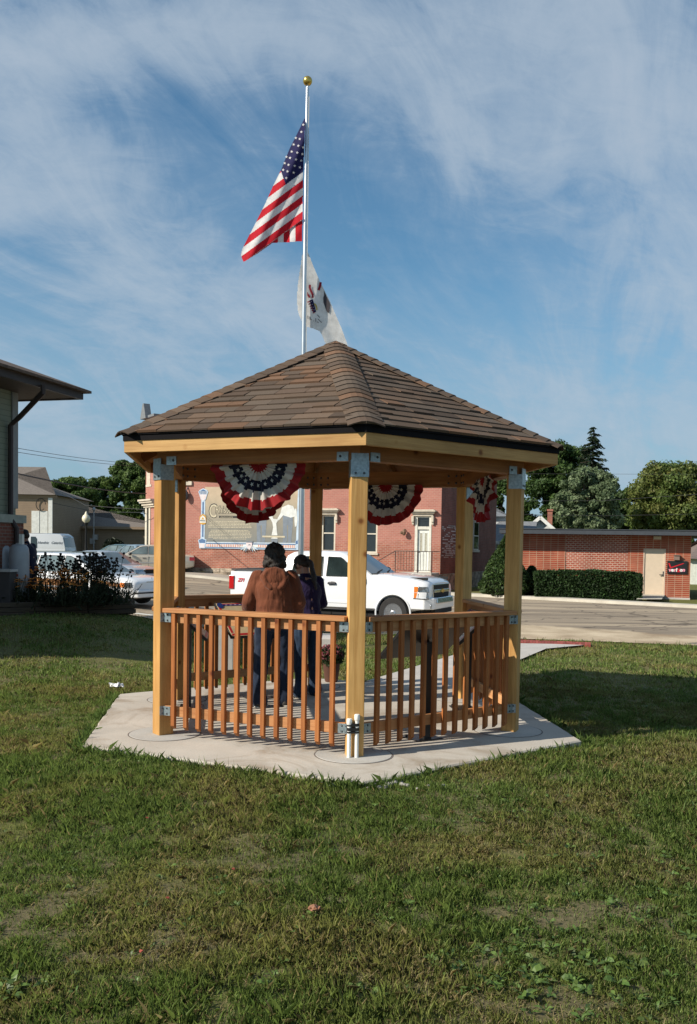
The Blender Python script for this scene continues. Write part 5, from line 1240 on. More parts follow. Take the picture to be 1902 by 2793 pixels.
# ---- far houses on the right
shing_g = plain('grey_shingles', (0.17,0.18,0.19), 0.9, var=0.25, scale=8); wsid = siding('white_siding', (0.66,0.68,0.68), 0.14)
def house(name, label, px0, px1, D, deg, zw, zr, depth, wallm, roofm_, gable=True, group=None, parts=()):
    o = W(px1, 1500, D); fr = Frame(o, deg); xl_ = fr.s_of(px0, 1500); z0_ = -0.4
    t = thing(name, label, 'house', tuple(fr.o), fr.rz, group); mb = MB()
    mb.box((xl_,0,z0_),(0,depth,zw)); xm = xl_/2
    if gable: mb.prism([(xl_,0.001,zw),(0,0.001,zw),(xm,0.001,zr)], (0,depth-0.002,0))
    local(mb, 'wall', wallm, t)
    mb = MB(); ov = 0.35
    if gable:
        k = (zr-zw)/(-xm)
        for s in (-1, 1):
            e_ = xm+s*(-xm+ov); ze = zr-(-xm+ov)*k
            mb.prism([(xm,-ov,zr+0.02),(e_,-ov,ze+0.02),(e_,-ov,ze+0.18),(xm,-ov,zr+0.18)], (0,depth+2*ov,0))
    else:
        ym = depth/2; k = (zr-zw)/ym
        hip = 0.0
        P = [(xl_-ov,-ov,zw),(ov,-ov,zw),(ov,depth+ov,zw),(xl_-ov,depth+ov,zw),(xl_+ym*parts[0],ym,zr),(-ym*parts[1],ym,zr)]
        mb.add(P, [(0,1,5,4),(1,2,5),(2,3,4,5),(3,0,4),(3,2,1,0)])
    rf = local(mb, 'roof', roofm_, t)
    return t, fr, xl_, rf
t, fr, xl_, rf = house('white_house', 'white gabled house with a brick chimney, just above the flat brick building roof', 1440, 1505, 62, -14, W(1470,1440,62).z, W(1470,1412,62).z, 9, wsid, shing_g)
pc = fr.P(1500,1418,-1.5); mb = MB(); mb.box((pc.x-0.17,1.6,pc.z-0.6),(pc.x+0.17,2.1,fr.P(1500,1394,-1.5).z)); mb.box((pc.x-0.21,1.55,fr.P(1500,1394,-1.5).z),(pc.x+0.21,2.15,fr.P(1500,1391,-1.5).z+0.06)); local(mb, 'chimney', brick('chimney_brick', (0.35,0.10,0.06), (0.28,0.08,0.05), (0.35,0.25,0.2)), rf)
mb = MB(); k_ = 0.0; zz0, zz1 = W(1470,1440,62).z, W(1470,1412,62).z
for s in (-1, 1):
    xm = xl_/2; mb.bar((xm,-0.37,zz1+0.02),(xm+s*(-xm+0.35),-0.37,zz1+0.02-(-xm+0.35)*(zz1-zz0)/(-xm)),0.05,0.22)
local(mb, 'gable_trim', white_tr, t)
t, fr, xl_, rf = house('white_house', 'white house with a steep grey roof, between the brick building and the right gazebo post', 1313, 1376, 60, -14, W(1330,1408,60).z, W(1330,1362,60).z, 9, wsid, shing_g, False, parts=(0.0,0.6))
mb = MB(); a = fr.P(1316,1476,2.2); b = fr.P(1372,1476,2.2); zt_ = fr.P(1340,1440,2.2).z
mb.add([(a.x-0.3,-3.0,a.z),(b.x+2,-3.0,a.z),(b.x+2,-0.02,zt_+0.5),(a.x+0.9,-0.02,zt_+0.5),(a.x-0.3,-3.0,a.z-0.15),(b.x+2,-3.0,a.z-0.15)], [(0,1,2,3),(0,4,5,1),(0,3,4)]); local(mb, 'porch_roof', shing_g, t)
mb = MB(); mb.box((a.x,-2.7,-0.4),(b.x+1.6,-0.05,a.z-0.16)); local(mb, 'porch_wall', wsid, t)
mb = MB(); p = fr.P(1322,1500,2.7); mb.box((p.x-0.25,-2.75,0.4),(p.x+0.25,-2.705,2.2)); local(mb, 'porch_window', win_gl, t)
mb = MB(); mb.bar((a.x-0.35,-3.05,a.z-0.08),(b.x+2,-3.05,a.z-0.08),0.06,0.2); local(mb, 'fascia', white_tr, t)
t, fr, xl_, rf = house('tan_house', 'pale house with a brown roof at the far right edge', 1888, 1990, 58, -14, W(1895,1524,58).z, W(1895,1468,58).z, 9, plain('tan_wall', (0.60,0.62,0.55), 0.8), plain('brown_roof', (0.17,0.13,0.11), 0.9, var=0.3, scale=6), False, parts=(0.3,0.3))

# ---- beige buildings on the left
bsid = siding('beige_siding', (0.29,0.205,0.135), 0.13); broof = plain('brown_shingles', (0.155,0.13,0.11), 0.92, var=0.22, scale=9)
zw = W(140,1350,68).z; zr = W(60,1290,70).z+0.4
t, fr, xl_, rf = house('beige_building', 'taller beige sided building with a hipped brown roof and tall white doors, far left', -90, 143, 68, 0, zw, zr+0.3, 9.5, bsid, broof, False, parts=(0.9,1.35))
mb = MB(); a, b = fr.P(87,1480), fr.P(131,1394)
mb.box((a.x,-0.06,-0.3),(b.x,-0.01,b.z)); mb.box((b.x+0.05,-0.08,-0.3),(0.02,-0.01,zw)); dd = local(mb, 'door', white_tr, t)
mb = MB(); xm = (a.x+b.x)/2; mb.box((xm-0.02,-0.066,-0.3),(xm+0.02,-0.061,b.z)); local(mb, 'door_gap', bolt_m, dd)
mb = MB(); mb.m = 0; mb.box((xl_,-0.10,zw-0.22),(0.35,-0.005,zw-0.02)); local(mb, 'fascia', bsid, t)
mb = MB(); p = fr.P(113,1376); mb.tube([(p.x+0.35*math.cos(i*PI/8),-0.12,p.z+0.45*math.sin(i*PI/8)) for i in range(15)], 0.03, 5); local(mb, 'cable_loop', black_m, t)
zw2 = W(250,1437,75).z; zr2 = W(250,1376,78).z
t, fr, xl_, rf = house('beige_building', 'long low beige building with a brown roof and one dark window, behind the parked cars', 120, 470, 75, -4, zw2, zr2+0.1, 10, bsid, broof, False, parts=(0.2,3.2))
mb = MB(); a, b = fr.P(164,1478), fr.P(184,1448); mb.box((a.x,-0.05,a.z-0.3),(b.x,-0.01,b.z)); w = local(mb, 'window', plain('dark_frame', (0.04,0.03,0.03), 0.5), t); mb = MB(); mb.box((a.x+0.07,-0.056,a.z-0.2),(b.x-0.07,-0.051,b.z-0.07)); local(mb, 'pane', glass('dim_glass', (0.06,0.055,0.05), 0.2), w)
mb = MB(); a, b = fr.P(134,1480), fr.P(142,1450); mb.box((a.x,-0.08,-0.2),(b.x,-0.01,b.z)); local(mb, 'side_door', white_tr, t)
mb = MB(); p = fr.P(261,1437); zt_ = fr.P(261,1394).z; mb.tube([(p.x,-0.4,0.8),(p.x,-0.4,zt_)], 0.05, 8); mb.lathe([(0.05,0),(0.13,0.05),(0.14,0.2),(0.05,0.3)], (p.x,-0.4,zt_), 8); q = fr.P(257,1472); mb.box((q.x-0.25,-0.3,q.z-0.35),(q.x+0.1,-0.02,q.z+0.1)); mb.box((q.x+0.0,-0.35,q.z+0.0),(q.x+0.38,-0.05,q.z+0.42)); local(mb, 'meter_and_mast', plain('meter_grey', (0.42,0.42,0.42), 0.5), t)
mb = MB(); mb.bar((xl_,-0.4,zw2-0.05),(0.4,-0.4,zw2-0.05),0.06,0.2); local(mb, 'fascia', bsid, t)

# ---- station-like building at the near left, mostly in its own shade
C = W(43,1410,18.3); C.z = 0; dv = Vector((-0.27,-0.963,0)).normalized(); ov_ = Vector((-dv.y, dv.x, 0)); ov_ = ov_ if ov_.x > 0 else -ov_
LN, WD, OH = 7.4, 5.0, 0.94; zs = 2.23; ze = 4.69
dt = thing('depot', 'old building with pale siding over brick and deep dark brown eaves at the left edge', 'building', (C.x, C.y, 0))
def DP(a, b, z): return C+dv*a-ov_*b+Vector((0,0,z))
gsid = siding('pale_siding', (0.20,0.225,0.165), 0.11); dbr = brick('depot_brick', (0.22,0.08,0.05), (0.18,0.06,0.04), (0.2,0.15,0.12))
def quadbox(mb, a0, a1, b0, b1, z0, z1): return mb.hexa([DP(a0,b0,z0),DP(a0,b1,z0),DP(a1,b1,z0),DP(a1,b0,z0),DP(a0,b0,z1),DP(a0,b1,z1),DP(a1,b1,z1),DP(a1,b0,z1)])
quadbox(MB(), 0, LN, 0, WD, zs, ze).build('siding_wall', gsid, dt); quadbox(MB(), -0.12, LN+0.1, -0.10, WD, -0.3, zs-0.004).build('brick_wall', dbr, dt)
mb = MB(); quadbox(mb, -0.04, 0.14, -0.03, 0.0, zs+0.15, ze-0.01); quadbox(mb, -0.03, 0.0, 0.0, 0.12, zs+0.15, ze-0.01); mb.build('corner_board', plain('grey_trim', (0.22,0.22,0.21), 0.6), dt)
mb = MB(); quadbox(mb, -0.16, LN, -0.14, -0.101, zs-0.14, zs+0.02); quadbox(mb, -0.16, -0.121, -0.101, WD, zs-0.14, zs+0.02); mb.build('band_board', plain('grey_trim2', (0.26,0.27,0.22), 0.6), dt)
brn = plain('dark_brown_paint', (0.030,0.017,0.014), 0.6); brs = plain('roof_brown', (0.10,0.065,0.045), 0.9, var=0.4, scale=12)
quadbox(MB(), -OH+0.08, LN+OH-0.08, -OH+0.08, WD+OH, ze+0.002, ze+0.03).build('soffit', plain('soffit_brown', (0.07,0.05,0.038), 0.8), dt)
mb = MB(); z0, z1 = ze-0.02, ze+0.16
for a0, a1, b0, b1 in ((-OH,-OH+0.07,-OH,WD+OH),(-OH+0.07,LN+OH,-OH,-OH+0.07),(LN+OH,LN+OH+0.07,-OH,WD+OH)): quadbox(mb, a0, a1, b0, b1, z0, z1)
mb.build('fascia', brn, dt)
mb = MB(); zr_ = ze+0.17; e = OH+0.12; ym = WD/2; rise = (ym+e)*0.36
P = [DP(-e,-e,zr_),DP(-e,WD+e,zr_),DP(LN+e,WD+e,zr_),DP(LN+e,-e,zr_),DP(ym,ym,zr_+rise),DP(LN-ym,ym,zr_+rise)]
P2 = [p_-Vector((0,0,0.05)) for p_ in P[:4]]
mb.add(P+P2, [(0,1,4),(1,2,5,4),(2,3,5),(3,0,4,5),(0,6,7,1),(1,7,8,2),(2,8,9,3),(3,9,6,0),(9,8,7,6)]); mb.build('roof', brs, dt)
mb = MB()
g0, g1 = DP(0.55,-OH-0.06,ze+0.02), DP(0.55,-OH-0.06,ze-0.12)
mb.tube([g0, g1, DP(0.30,-0.30,4.15), DP(0.27,-0.08,4.0), DP(0.27,-0.08,2.18), DP(0.20,-0.17,1.98), DP(0.20,-0.16,0.1)], 0.052, 8)
mb.build('downspout', brn, dt, smooth=True)
# ================================================================== vehicles
def boolean_cut(o, cutters):
    for c in cutters:
        md = o.modifiers.new('cut', 'BOOLEAN'); md.operation = 'DIFFERENCE'; md.object = c; md.solver = 'EXACT'
    bake(o)
    for c in cutters: bpy.data.objects.remove(c)
    o.data.polygons.foreach_set('use_smooth', [True]*len(o.data.polygons)); o.data.set_sharp_from_angle(angle=R(38))
def loft(sections):
    mb = MB(); n = len(sections[0]); mb.v = [tuple(p) for s in sections for p in s]
    for i in range(len(sections)-1):
        for k in range(n):
            a = i*n+k; b = i*n+(k+1) % n; mb.f.append((a, b, b+n, a+n)); mb.mi.append(0); mb.col.append(None)
    mb.f.append(tuple(range(n))[::-1]); mb.mi.append(0); mb.col.append(None)
    mb.f.append(tuple((len(sections)-1)*n+k for k in range(n))); mb.mi.append(0); mb.col.append(None); return mb
def body_section(x, zb, zt, w, crown=0.03, sh=0.07):
    h = zt-zb
    pts = [(w-0.10, zb), (w-0.02, zb+0.06), (w, zb+0.30*h), (w-0.005, zb+0.62*h), (w-0.02, zt-sh), (w-0.07, zt-0.02), (w*0.72, zt+crown*0.6), (w*0.35, zt+crown)]
    return [Vector((x, y, z)) for y, z in pts]+[Vector((x, -y, z)) for y, z in pts[::-1]]
def cab_section(x, zb, zt, wb, wt):
    h = zt-zb; r = min(0.09, h*0.45)
    pts = [(wb, zb-0.05), (wb, zb), (wb+(wt-wb)*(1-r/max(h,1e-3)*0.9), zt-r), (wt-0.04, zt-0.02 if h > .05 else zt), (wt*0.6, zt+0.015), (wt*0.2, zt+0.02)]
    return [Vector((x, y, z)) for y, z in pts]+[Vector((x, -y, z)) for y, z in pts[::-1]]
tyre_m = plain('tyre_rubber', (0.022,0.021,0.020), 0.85, bmp=0.3); rim_m = plain('alloy', (0.55,0.55,0.56), 0.25, 0.85); under_m = plain('underbody', (0.012,0.012,0.012), 0.9)
car_gl = glass('car_glass', (0.02,0.03,0.03), 0.03); chrome = plain('chrome', (0.55,0.56,0.58), 0.12, 1.0, 0.03); lamp_cl = plain('clear_lamp', (0.26,0.28,0.29), 0.15, 0.7, var=0.5, scale=16, coat=1); amber = plain('amber_lamp', (0.75,0.20,0.02), 0.25, coat=1); redl = plain('red_lamp', (0.45,0.008,0.01), 0.25, coat=1)
def paint(name, c, rough=0.3, metal=0.0): return plain(name, c, rough, metal, 0.02, 2, 0.5, 1.0)
def wheel(t, x, y, z, r, w, side, rimf=0.62, spokes=5):
    """wheel > tyre-with-rim; axis along Y; side=+1 left of the car"""
    Rm = Matrix.Rotation(PI/2, 3, 'X')
    prof = [(r*rimf, -w/2), (r*0.93, -w/2), (r*0.985, -w/2+0.03), (r, -w/2+0.06), (r, w/2-0.06), (r*0.985, w/2-0.03), (r*0.93, w/2), (r*rimf, w/2)]
    mb = MB(); mb.lathe(prof, (0,0,0), 36, Rm, False)
    wobj = local(mb, 'wheel', tyre_m, t, smooth=True, sharp=30); wobj.location = (x, y, z); PW[wobj.name] = Vector()
    mb = MB(); ys = side*(w/2-0.012); rr = r*rimf
    mb.lathe([(rr-0.02,-0.01),(rr+0.004,0.0),(rr+0.004,0.012),(rr-0.025,0.008)], (0,ys,0), 36, Rm)
    for i in range(spokes):
        a = 2*PI*i/spokes+0.3; q = Vector((math.cos(a), 0, math.sin(a))); s = Vector((-math.sin(a), 0, math.cos(a)))
        p = [q*0.05-s*0.035, q*0.05+s*0.035, q*(rr-0.01)+s*0.055, q*(rr-0.01)-s*0.055]
        mb.hexa([Vector((v.x, ys-side*0.03, v.z)) for v in p]+[Vector((v.x, ys-side*0.0, v.z)) for v in p])
    mb.lathe([(0.075,-0.02),(0.075,0.018),(0.05,0.03),(0,0.032)], (0,ys,0), 16, Matrix.Rotation(-side*PI/2,3,'X'))
    local(mb, 'rim', rim_m, wobj)
    mb = MB(); mb.lathe([(rr-0.02,-0.02),(rr-0.02,0.0),(0,0.0)], (0,ys-side*0.09,0), 24, Matrix.Rotation(-side*PI/2,3,'X')); local(mb, 'brake', under_m, wobj)
    return wobj
def vehicle(name, label, loc, rz, L_, Wd, low, cab, wheels, pm, windows, glass_f, glass_r, zbelt_cab, wtop, extras=None, group=None, gap=None, archr=1.16, lowm=None, glassm=None):
    """local X forward, Y left. low: [(x, zb, zt, halfwidth)]; cab: [(x, zroof)]; windows: per-side polygons in (x, z)"""
    t = thing(name, label, 'car' if name != 'pickup_truck' else 'truck', loc, rz, group)
    mb = loft([body_section(*s) for s in low]); body = local(mb, 'body', lowm or pm, t, smooth=True, sharp=38)
    cut = []
    for x, r in wheels:
        for s in (-1, 1):
            c = MB(); c.lathe([(r*archr, -0.20), (r*archr, 0.26)], (x, s*(Wd/2-0.03), r*1.0), 36, Matrix.Rotation(PI/2,3,'X')); co_ = c.build('cutter', under_m, None); co_.parent = t; bpy.context.view_layer.update(); cut.append(co_)
    boolean_cut(body, cut)
    def hwz(z): f = (z-zbelt_cab)/(max(c[1] for c in cab)-zbelt_cab); return (Wd/2-0.05)+(wtop-(Wd/2-0.05))*f
    zr = max(c[1] for c in cab)
    secs = []
    for x, z in cab:
        wt_ = hwz(z); secs.append(cab_section(x, zbelt_cab, max(z, zbelt_cab+0.004), Wd/2-0.05, wt_))
    cb_ = local(loft(secs), 'cabin', pm, t, smooth=True, sharp=45)
    gm = glassm or car_gl
    for poly_ in windows:
        for s in (-1, 1):
            mb = MB(); q = [Vector((x, s*(hwz(z)+0.004), z)) for x, z in poly_]
            mb.prism(q, (0, s*0.004, 0)); w = local(mb, 'side_window', gm, t)
            mb = MB()
            cx_ = sum(p[0] for p in poly_)/len(poly_); cz_ = sum(p[1] for p in poly_)/len(poly_)
            for (xa, za), (xb_, zb_) in zip(poly_, poly_[1:]+poly_[:1]):
                mb.bar((xa, s*(hwz(za)+0.006), za), (xb_, s*(hwz(zb_)+0.006), zb_), 0.014, 0.02, up=(0,1,0.01))
            local(mb, 'trim', plain('window_trim', (0.03,0.03,0.03), 0.4), w)
    for nm, (xa, za, xb_, zb_) in (('windscreen', glass_f), ('rear_window', glass_r)):
        if xa is None: continue
        ya, yb = hwz(za)-0.07, hwz(zb_)-0.10; d = Vector((za-zb_, 0, xb_-xa)); d = Vector((d.x, 0, d.z)).normalized(); d = d if d.z > 0 else -d
        mb = MB(); rows = []
        for f in (0, 0.25, 0.5, 0.75, 1):
            x, z, y = xa+(xb_-xa)*f, za+(zb_-za)*f, ya+(yb-ya)*f
            rows.append([Vector((x, y*k, z))+d*(0.006+0.020*(1-abs(k))) for k in (-1,-.5,0,.5,1)])
        vs = [v for r_ in rows for v in r_]; fs = [(i*5+k, i*5+k+1, i*5+k+6, i*5+k+5) for i in range(4) for k in range(4)]
        mb.add(vs, fs); local(mb, nm, gm, t, smooth=True)
    mb = MB(); x0, x1 = low[0][0], low[-1][0]; mb.box((min(x0,x1)+0.25,-Wd/2+0.2,wheels[0][1]*0.62),(max(x0,x1)-0.25,Wd/2-0.2,low[2][1]+0.25)); local(mb, 'underbody', under_m, t)
    for x, r in wheels:
        for s in (-1, 1): wheel(t, x, s*(Wd/2-0.13), r, r, 0.24, s)
    if extras: extras(t, hwz)
    return t
def seam(t, x, z0, z1, y, s, name='door_gap'):
    mb = MB(); mb.box((x-0.006, s*y-0.004, z0), (x+0.006, s*y+0.004, z1)); return mb
white_p = paint('white_paint', (0.80,0.81,0.82)); grey_pl = plain('grey_plastic', (0.30,0.30,0.30), 0.6)
# ---- the white pickup
hub = W(1082,1674,22.6); rz_t = R(-24); fwd = Vector((math.cos(rz_t), math.sin(rz_t), 0)); lf = Vector((-fwd.y, fwd.x, 0))
# local right side (-Y) faces the park; front wheel at local x=1.94
ctr = Vector((hub.x, hub.y, 0))-fwd*1.94+lf*0.88; gzt = -0.305
def truck_extras(t, hwz):
    Y = 1.012
    mb = MB()
    for x in (0.98, -0.05, -1.10): 
        for s in (-1, 1):
            mb.box((x-0.007, s*Y-0.006, 0.45), (x+0.007, s*Y+0.004, 1.22))
    for s in (-1, 1): mb.box((-1.10, s*Y-0.006, 0.44), (0.98, s*Y+0.004, 0.452)); mb.box((-1.36,s*(Y-.02)-0.006,0.5),(-1.345,s*(Y-.02)+0.005,1.2))
    local(mb, 'door_gap', plain('panel_gap', (0.10,0.10,0.11), 0.7), t)
    for s in (-1, 1):
        for x in (0.10, -0.96):
            mb = MB(); mb.bar((x, s*(Y+0.02), 1.09), (x+0.22, s*(Y+0.02), 1.095), 0.03, 0.04); mb.sphere((x+0.11, s*(Y+0.002), 1.10), (0.13,0.012,0.045), 10, 6); local(mb, 'door_handle', plain('handle_dark', (0.05,0.05,0.055), 0.4), t)
        mb = MB(); mb.box((1.02, s*Y-0.005, 0.60), (0.42, s*Y+0.012, 0.69)) if False else mb.box((0.0, s*(Y-0.002)-0.004, 0.60), (0.96, s*(Y-0.002)+0.012, 0.68)); mb.box((-1.05, s*(Y-0.002)-0.004, 0.60), (-0.09, s*(Y-0.002)+0.012, 0.68)); local(mb, 'side_moulding', white_p, t, bevel=0.004)
        mb = MB(); mb.sphere((0.92, s*(Y+0.16), 1.36), (0.10,0.13,0.15), 12, 8); mb.bar((0.90, s*(Y-0.03), 1.25), (0.90, s*(Y+0.12), 1.27), 0.07, 0.05); local(mb, 'mirror', plain('mirror_black', (0.02,0.02,0.02), 0.4), t, smooth=True)
        # wheel-arch lips
        for x in (1.94, -1.72):
            mb = MB(); pts = [(x+0.475*math.cos(a), s*(Y-0.006), 0.40+0.475*math.sin(a)) for a in [PI*i/20*1.08-0.12 for i in range(21)]]; mb.tube(pts, 0.022, 6); local(mb, 'arch_lip', white_p, t, smooth=True)
        # headlamp: amber block behind, clear in front, split by a bar
        for z0, z1 in ((0.80,0.93),(0.94,1.08)):
            mb = MB(); mb.hexa([(2.50,s*0.985,z0),(2.50,s*1.0,z0),(2.60,s*0.985,z0),(2.60,s*0.96,z0),(2.50,s*0.985,z1),(2.50,s*1.0,z1),(2.60,s*0.985,z1),(2.60,s*0.96,z1)]); local(mb, 'indicator', amber, t)
            mb = MB(); mb.hexa([(2.60,s*0.95,z0),(2.60,s*0.992,z0),(2.87,s*0.93,z0),(2.87,s*0.60,z0),(2.60,s*0.95,z1),(2.60,s*0.992,z1),(2.84,s*0.925,z1),(2.84,s*0.60,z1)]); local(mb, 'headlight', lamp_cl, t, bevel=0.008)
        mb = MB(); mb.box((-2.935,s*0.95-0.05,0.86),(-2.88,s*0.95+0.05,1.22)); mb.box((-2.93,s*1.004-0.02,0.86),(-2.78,s*1.004+0.012,1.22)); local(mb, 'tail_light', redl, t, bevel=0.01)
    mb = MB()
    for s in (-1, 1): mb.box((2.48,s*0.992-0.012,0.775),(2.90,s*0.992+0.008 if s > 0 else -0.992+0.012,0.795)); mb.box((2.05,s*0.80-0.004,1.30),(2.80,s*0.80+0.004,1.235))
    local(mb, 'panel_seam', under_m, t)
    # grille
    mb = MB(); mb.box((2.84,-0.64,0.79),(2.895,0.64,1.14)); local(mb, 'grille', chrome, t, bevel=0.01)
    mb = MB(); mb.box((2.897,-0.58,1.01),(2.905,0.58,1.115)); mb.box((2.897,-0.58,0.805),(2.905,0.58,0.925)); local(mb, 'grille_mesh', under_m, t)
    mb = MB(); mb.box((2.897,-0.60,0.93),(2.92,0.60,1.0)); local(mb, 'grille_bar', chrome, t, bevel=0.008)
    mb = MB(); pts = [(-0.13,-0.028),(-0.045,-0.028),(-0.045,-0.05),(0.045,-0.05),(0.045,-0.028),(0.13,-0.028),(0.14,0.028),(0.05,0.028),(0.05,0.05),(-0.05,0.05),(-0.05,0.028),(-0.12,0.028)]
    mb.prism([Vector((2.922, y, 0.965+z)) for y, z in pts], (0.015,0,0)); local(mb, 'badge', gold, t)
    # bumper
    mb = MB(); mb.hexa([(2.78,-0.99,0.52),(2.98,-0.80,0.52),(2.98,0.80,0.52),(2.78,0.99,0.52),(2.78,-0.99,0.80),(2.98,-0.80,0.80),(2.98,0.80,0.80),(2.78,0.99,0.80)])
    mb.hexa([(2.40,-1.005,0.52),(2.78,-0.99,0.52),(2.78,-0.90,0.52),(2.40,-0.90,0.52),(2.40,-1.005,0.80),(2.78,-0.99,0.80),(2.78,-0.90,0.80),(2.40,-0.90,0.80)]); mb.hexa([(2.40,0.90,0.52),(2.78,0.90,0.52),(2.78,0.99,0.52),(2.40,1.005,0.52),(2.40,0.90,0.80),(2.78,0.90,0.80),(2.78,0.99,0.80),(2.40,1.005,0.80)])
    local(mb, 'bumper', white_p, t, bevel=0.02)
    mb = MB(); mb.hexa([(2.84,-0.66,0.66),(3.02,-0.64,0.66),(3.02,0.64,0.66),(2.84,0.66,0.66),(2.84,-0.66,0.815),(3.00,-0.64,0.815),(3.00,0.64,0.815),(2.84,0.66,0.815)]); local(mb, 'bumper_bar', chrome, t, bevel=0.02)
    mb = MB(); mb.box((2.84,-0.70,0.40),(2.97,0.70,0.555)); local(mb, 'air_dam', under_m, t, bevel=0.02)
    for s in (-1, 1):
        mb = MB(); mb.lathe([(0.06,0),(0.065,0.02),(0,0.03)], (2.90,s*0.84,0.60), 14, Matrix.Rotation(PI/2,3,'Y')); local(mb, 'fog_lamp', lamp_cl, t)
    # rear bumper, dark slab put in for the bed's shaded hollow, tailgate
    mb = MB(); mb.box((-3.05,-0.92,0.50),(-2.90,0.92,0.66)); local(mb, 'rear_bumper', chrome, t, bevel=0.02)
    mb = MB(); mb.box((-2.82,-0.82,1.36),(-1.32,0.82,1.395)); mb.box((-1.34,-0.9,1.30),(-1.30,0.9,1.38)); local(mb, 'bed_shade_slab', under_m, t)
    mb = MB()
    for s in (-1, 1): mb.box((-2.86,s*0.98-0.05 if s > 0 else -0.98-0.0,1.362),(-1.36,s*0.98+0.0 if s > 0 else -0.98+0.05,1.405))
    mb.box((-2.90,-0.95,1.362),(-2.84,0.95,1.40)); local(mb, 'bed_rail', plain('rail_dark', (0.05,0.05,0.05), 0.6), t)
    # wipers
    mb = MB(); mb.bar((1.30,-0.55,1.39),(1.18,0.10,1.45),0.02,0.025); mb.bar((1.30,0.15,1.39),(1.20,0.62,1.44),0.02,0.025); mb.box((1.22,-0.80,1.33),(1.40,0.80,1.372)); local(mb, 'wiper', plain('wiper_black', (0.015,0.015,0.015), 0.6), t)
    mb = MB(); mb.tube([(1.85,-0.82,1.30),(1.85,-0.82,1.62)], 0.004, 5); mb.sphere((0.55,0,1.93),(0.05,0.02,0.04),8,6); local(mb, 'aerial', black_m, t)
    red = plain('decal_red', (0.6,0.03,0.05), 0.4)
    mt = Matrix.Translation((-2.66,-1.012,1.06)) @ Matrix.Rotation(PI/2, 4, 'X'); text_mesh('decal', 'Z71', 0.13, red, t, None, None, 0.002, 'LEFT', 0.3, mtx=mt, bold=0.004)
    mt = Matrix.Translation((-0.78,-1.017,0.985)) @ Matrix.Rotation(PI/2, 4, 'X'); 
    for i, (s_, h, m_) in enumerate((('STATE', 0.07, red), ('89.5', 0.16, plain('decal_black', (0.02,0.02,0.02), 0.4)), ('RADIO', 0.06, red))):
        text_mesh('door_lettering', 'F.M.' if False else ['OUR TOWN','05','CITY'][i], h*1.2, m_, t, None, None, 0.002, 'CENTER', 0.0, mtx=Matrix.Translation((-0.62,-1.017,0.98-[0,0.19,0.28][i])) @ Matrix.Rotation(PI/2, 4, 'X'))
low = [(-2.93,0.60,1.33,0.95),(-2.90,0.50,1.36,0.99),(-2.4,0.46,1.36,1.012),(-1.36,0.44,1.36,1.012),(-1.34,0.44,1.25,1.012),(0.9,0.44,1.26,1.012),(1.15,0.44,1.33,1.012),(1.7,0.44,1.33,1.01),(2.3,0.44,1.29,1.005),(2.62,0.50,1.24,0.99),(2.80,0.52,1.19,0.95),(2.875,0.55,1.12,0.88)]
low = [(a, b, c, d, 0.05 if a > 1 else 0.0, 0.09 if a > 1.5 else 0.03) for a, b, c, d in low]
cabp = [(-1.34,1.26),(-1.30,1.50),(-1.22,1.80),(-1.05,1.885),(-0.4,1.91),(0.2,1.90),(0.45,1.865),(1.30,1.33)]
wins = [[(0.02,1.28),(0.93,1.28),(0.88,1.40),(0.46,1.72),(0.38,1.76),(0.02,1.77)],[(-1.02,1.28),(-0.10,1.28),(-0.12,1.77),(-0.86,1.77),(-0.97,1.70)]]
pk = vehicle('pickup_truck', 'white four door pickup truck with chrome grille, parked behind the gazebo', (ctr.x, ctr.y, gzt), rz_t, 5.84, 2.03, low, cabp, [(1.94,0.40),(-1.72,0.40)], white_p, wins, (1.27,1.355,0.50,1.84), (-1.325,1.38,-1.235,1.76), 1.25, 0.80, truck_extras); pk.scale = (0.97, 0.98, 1.0)

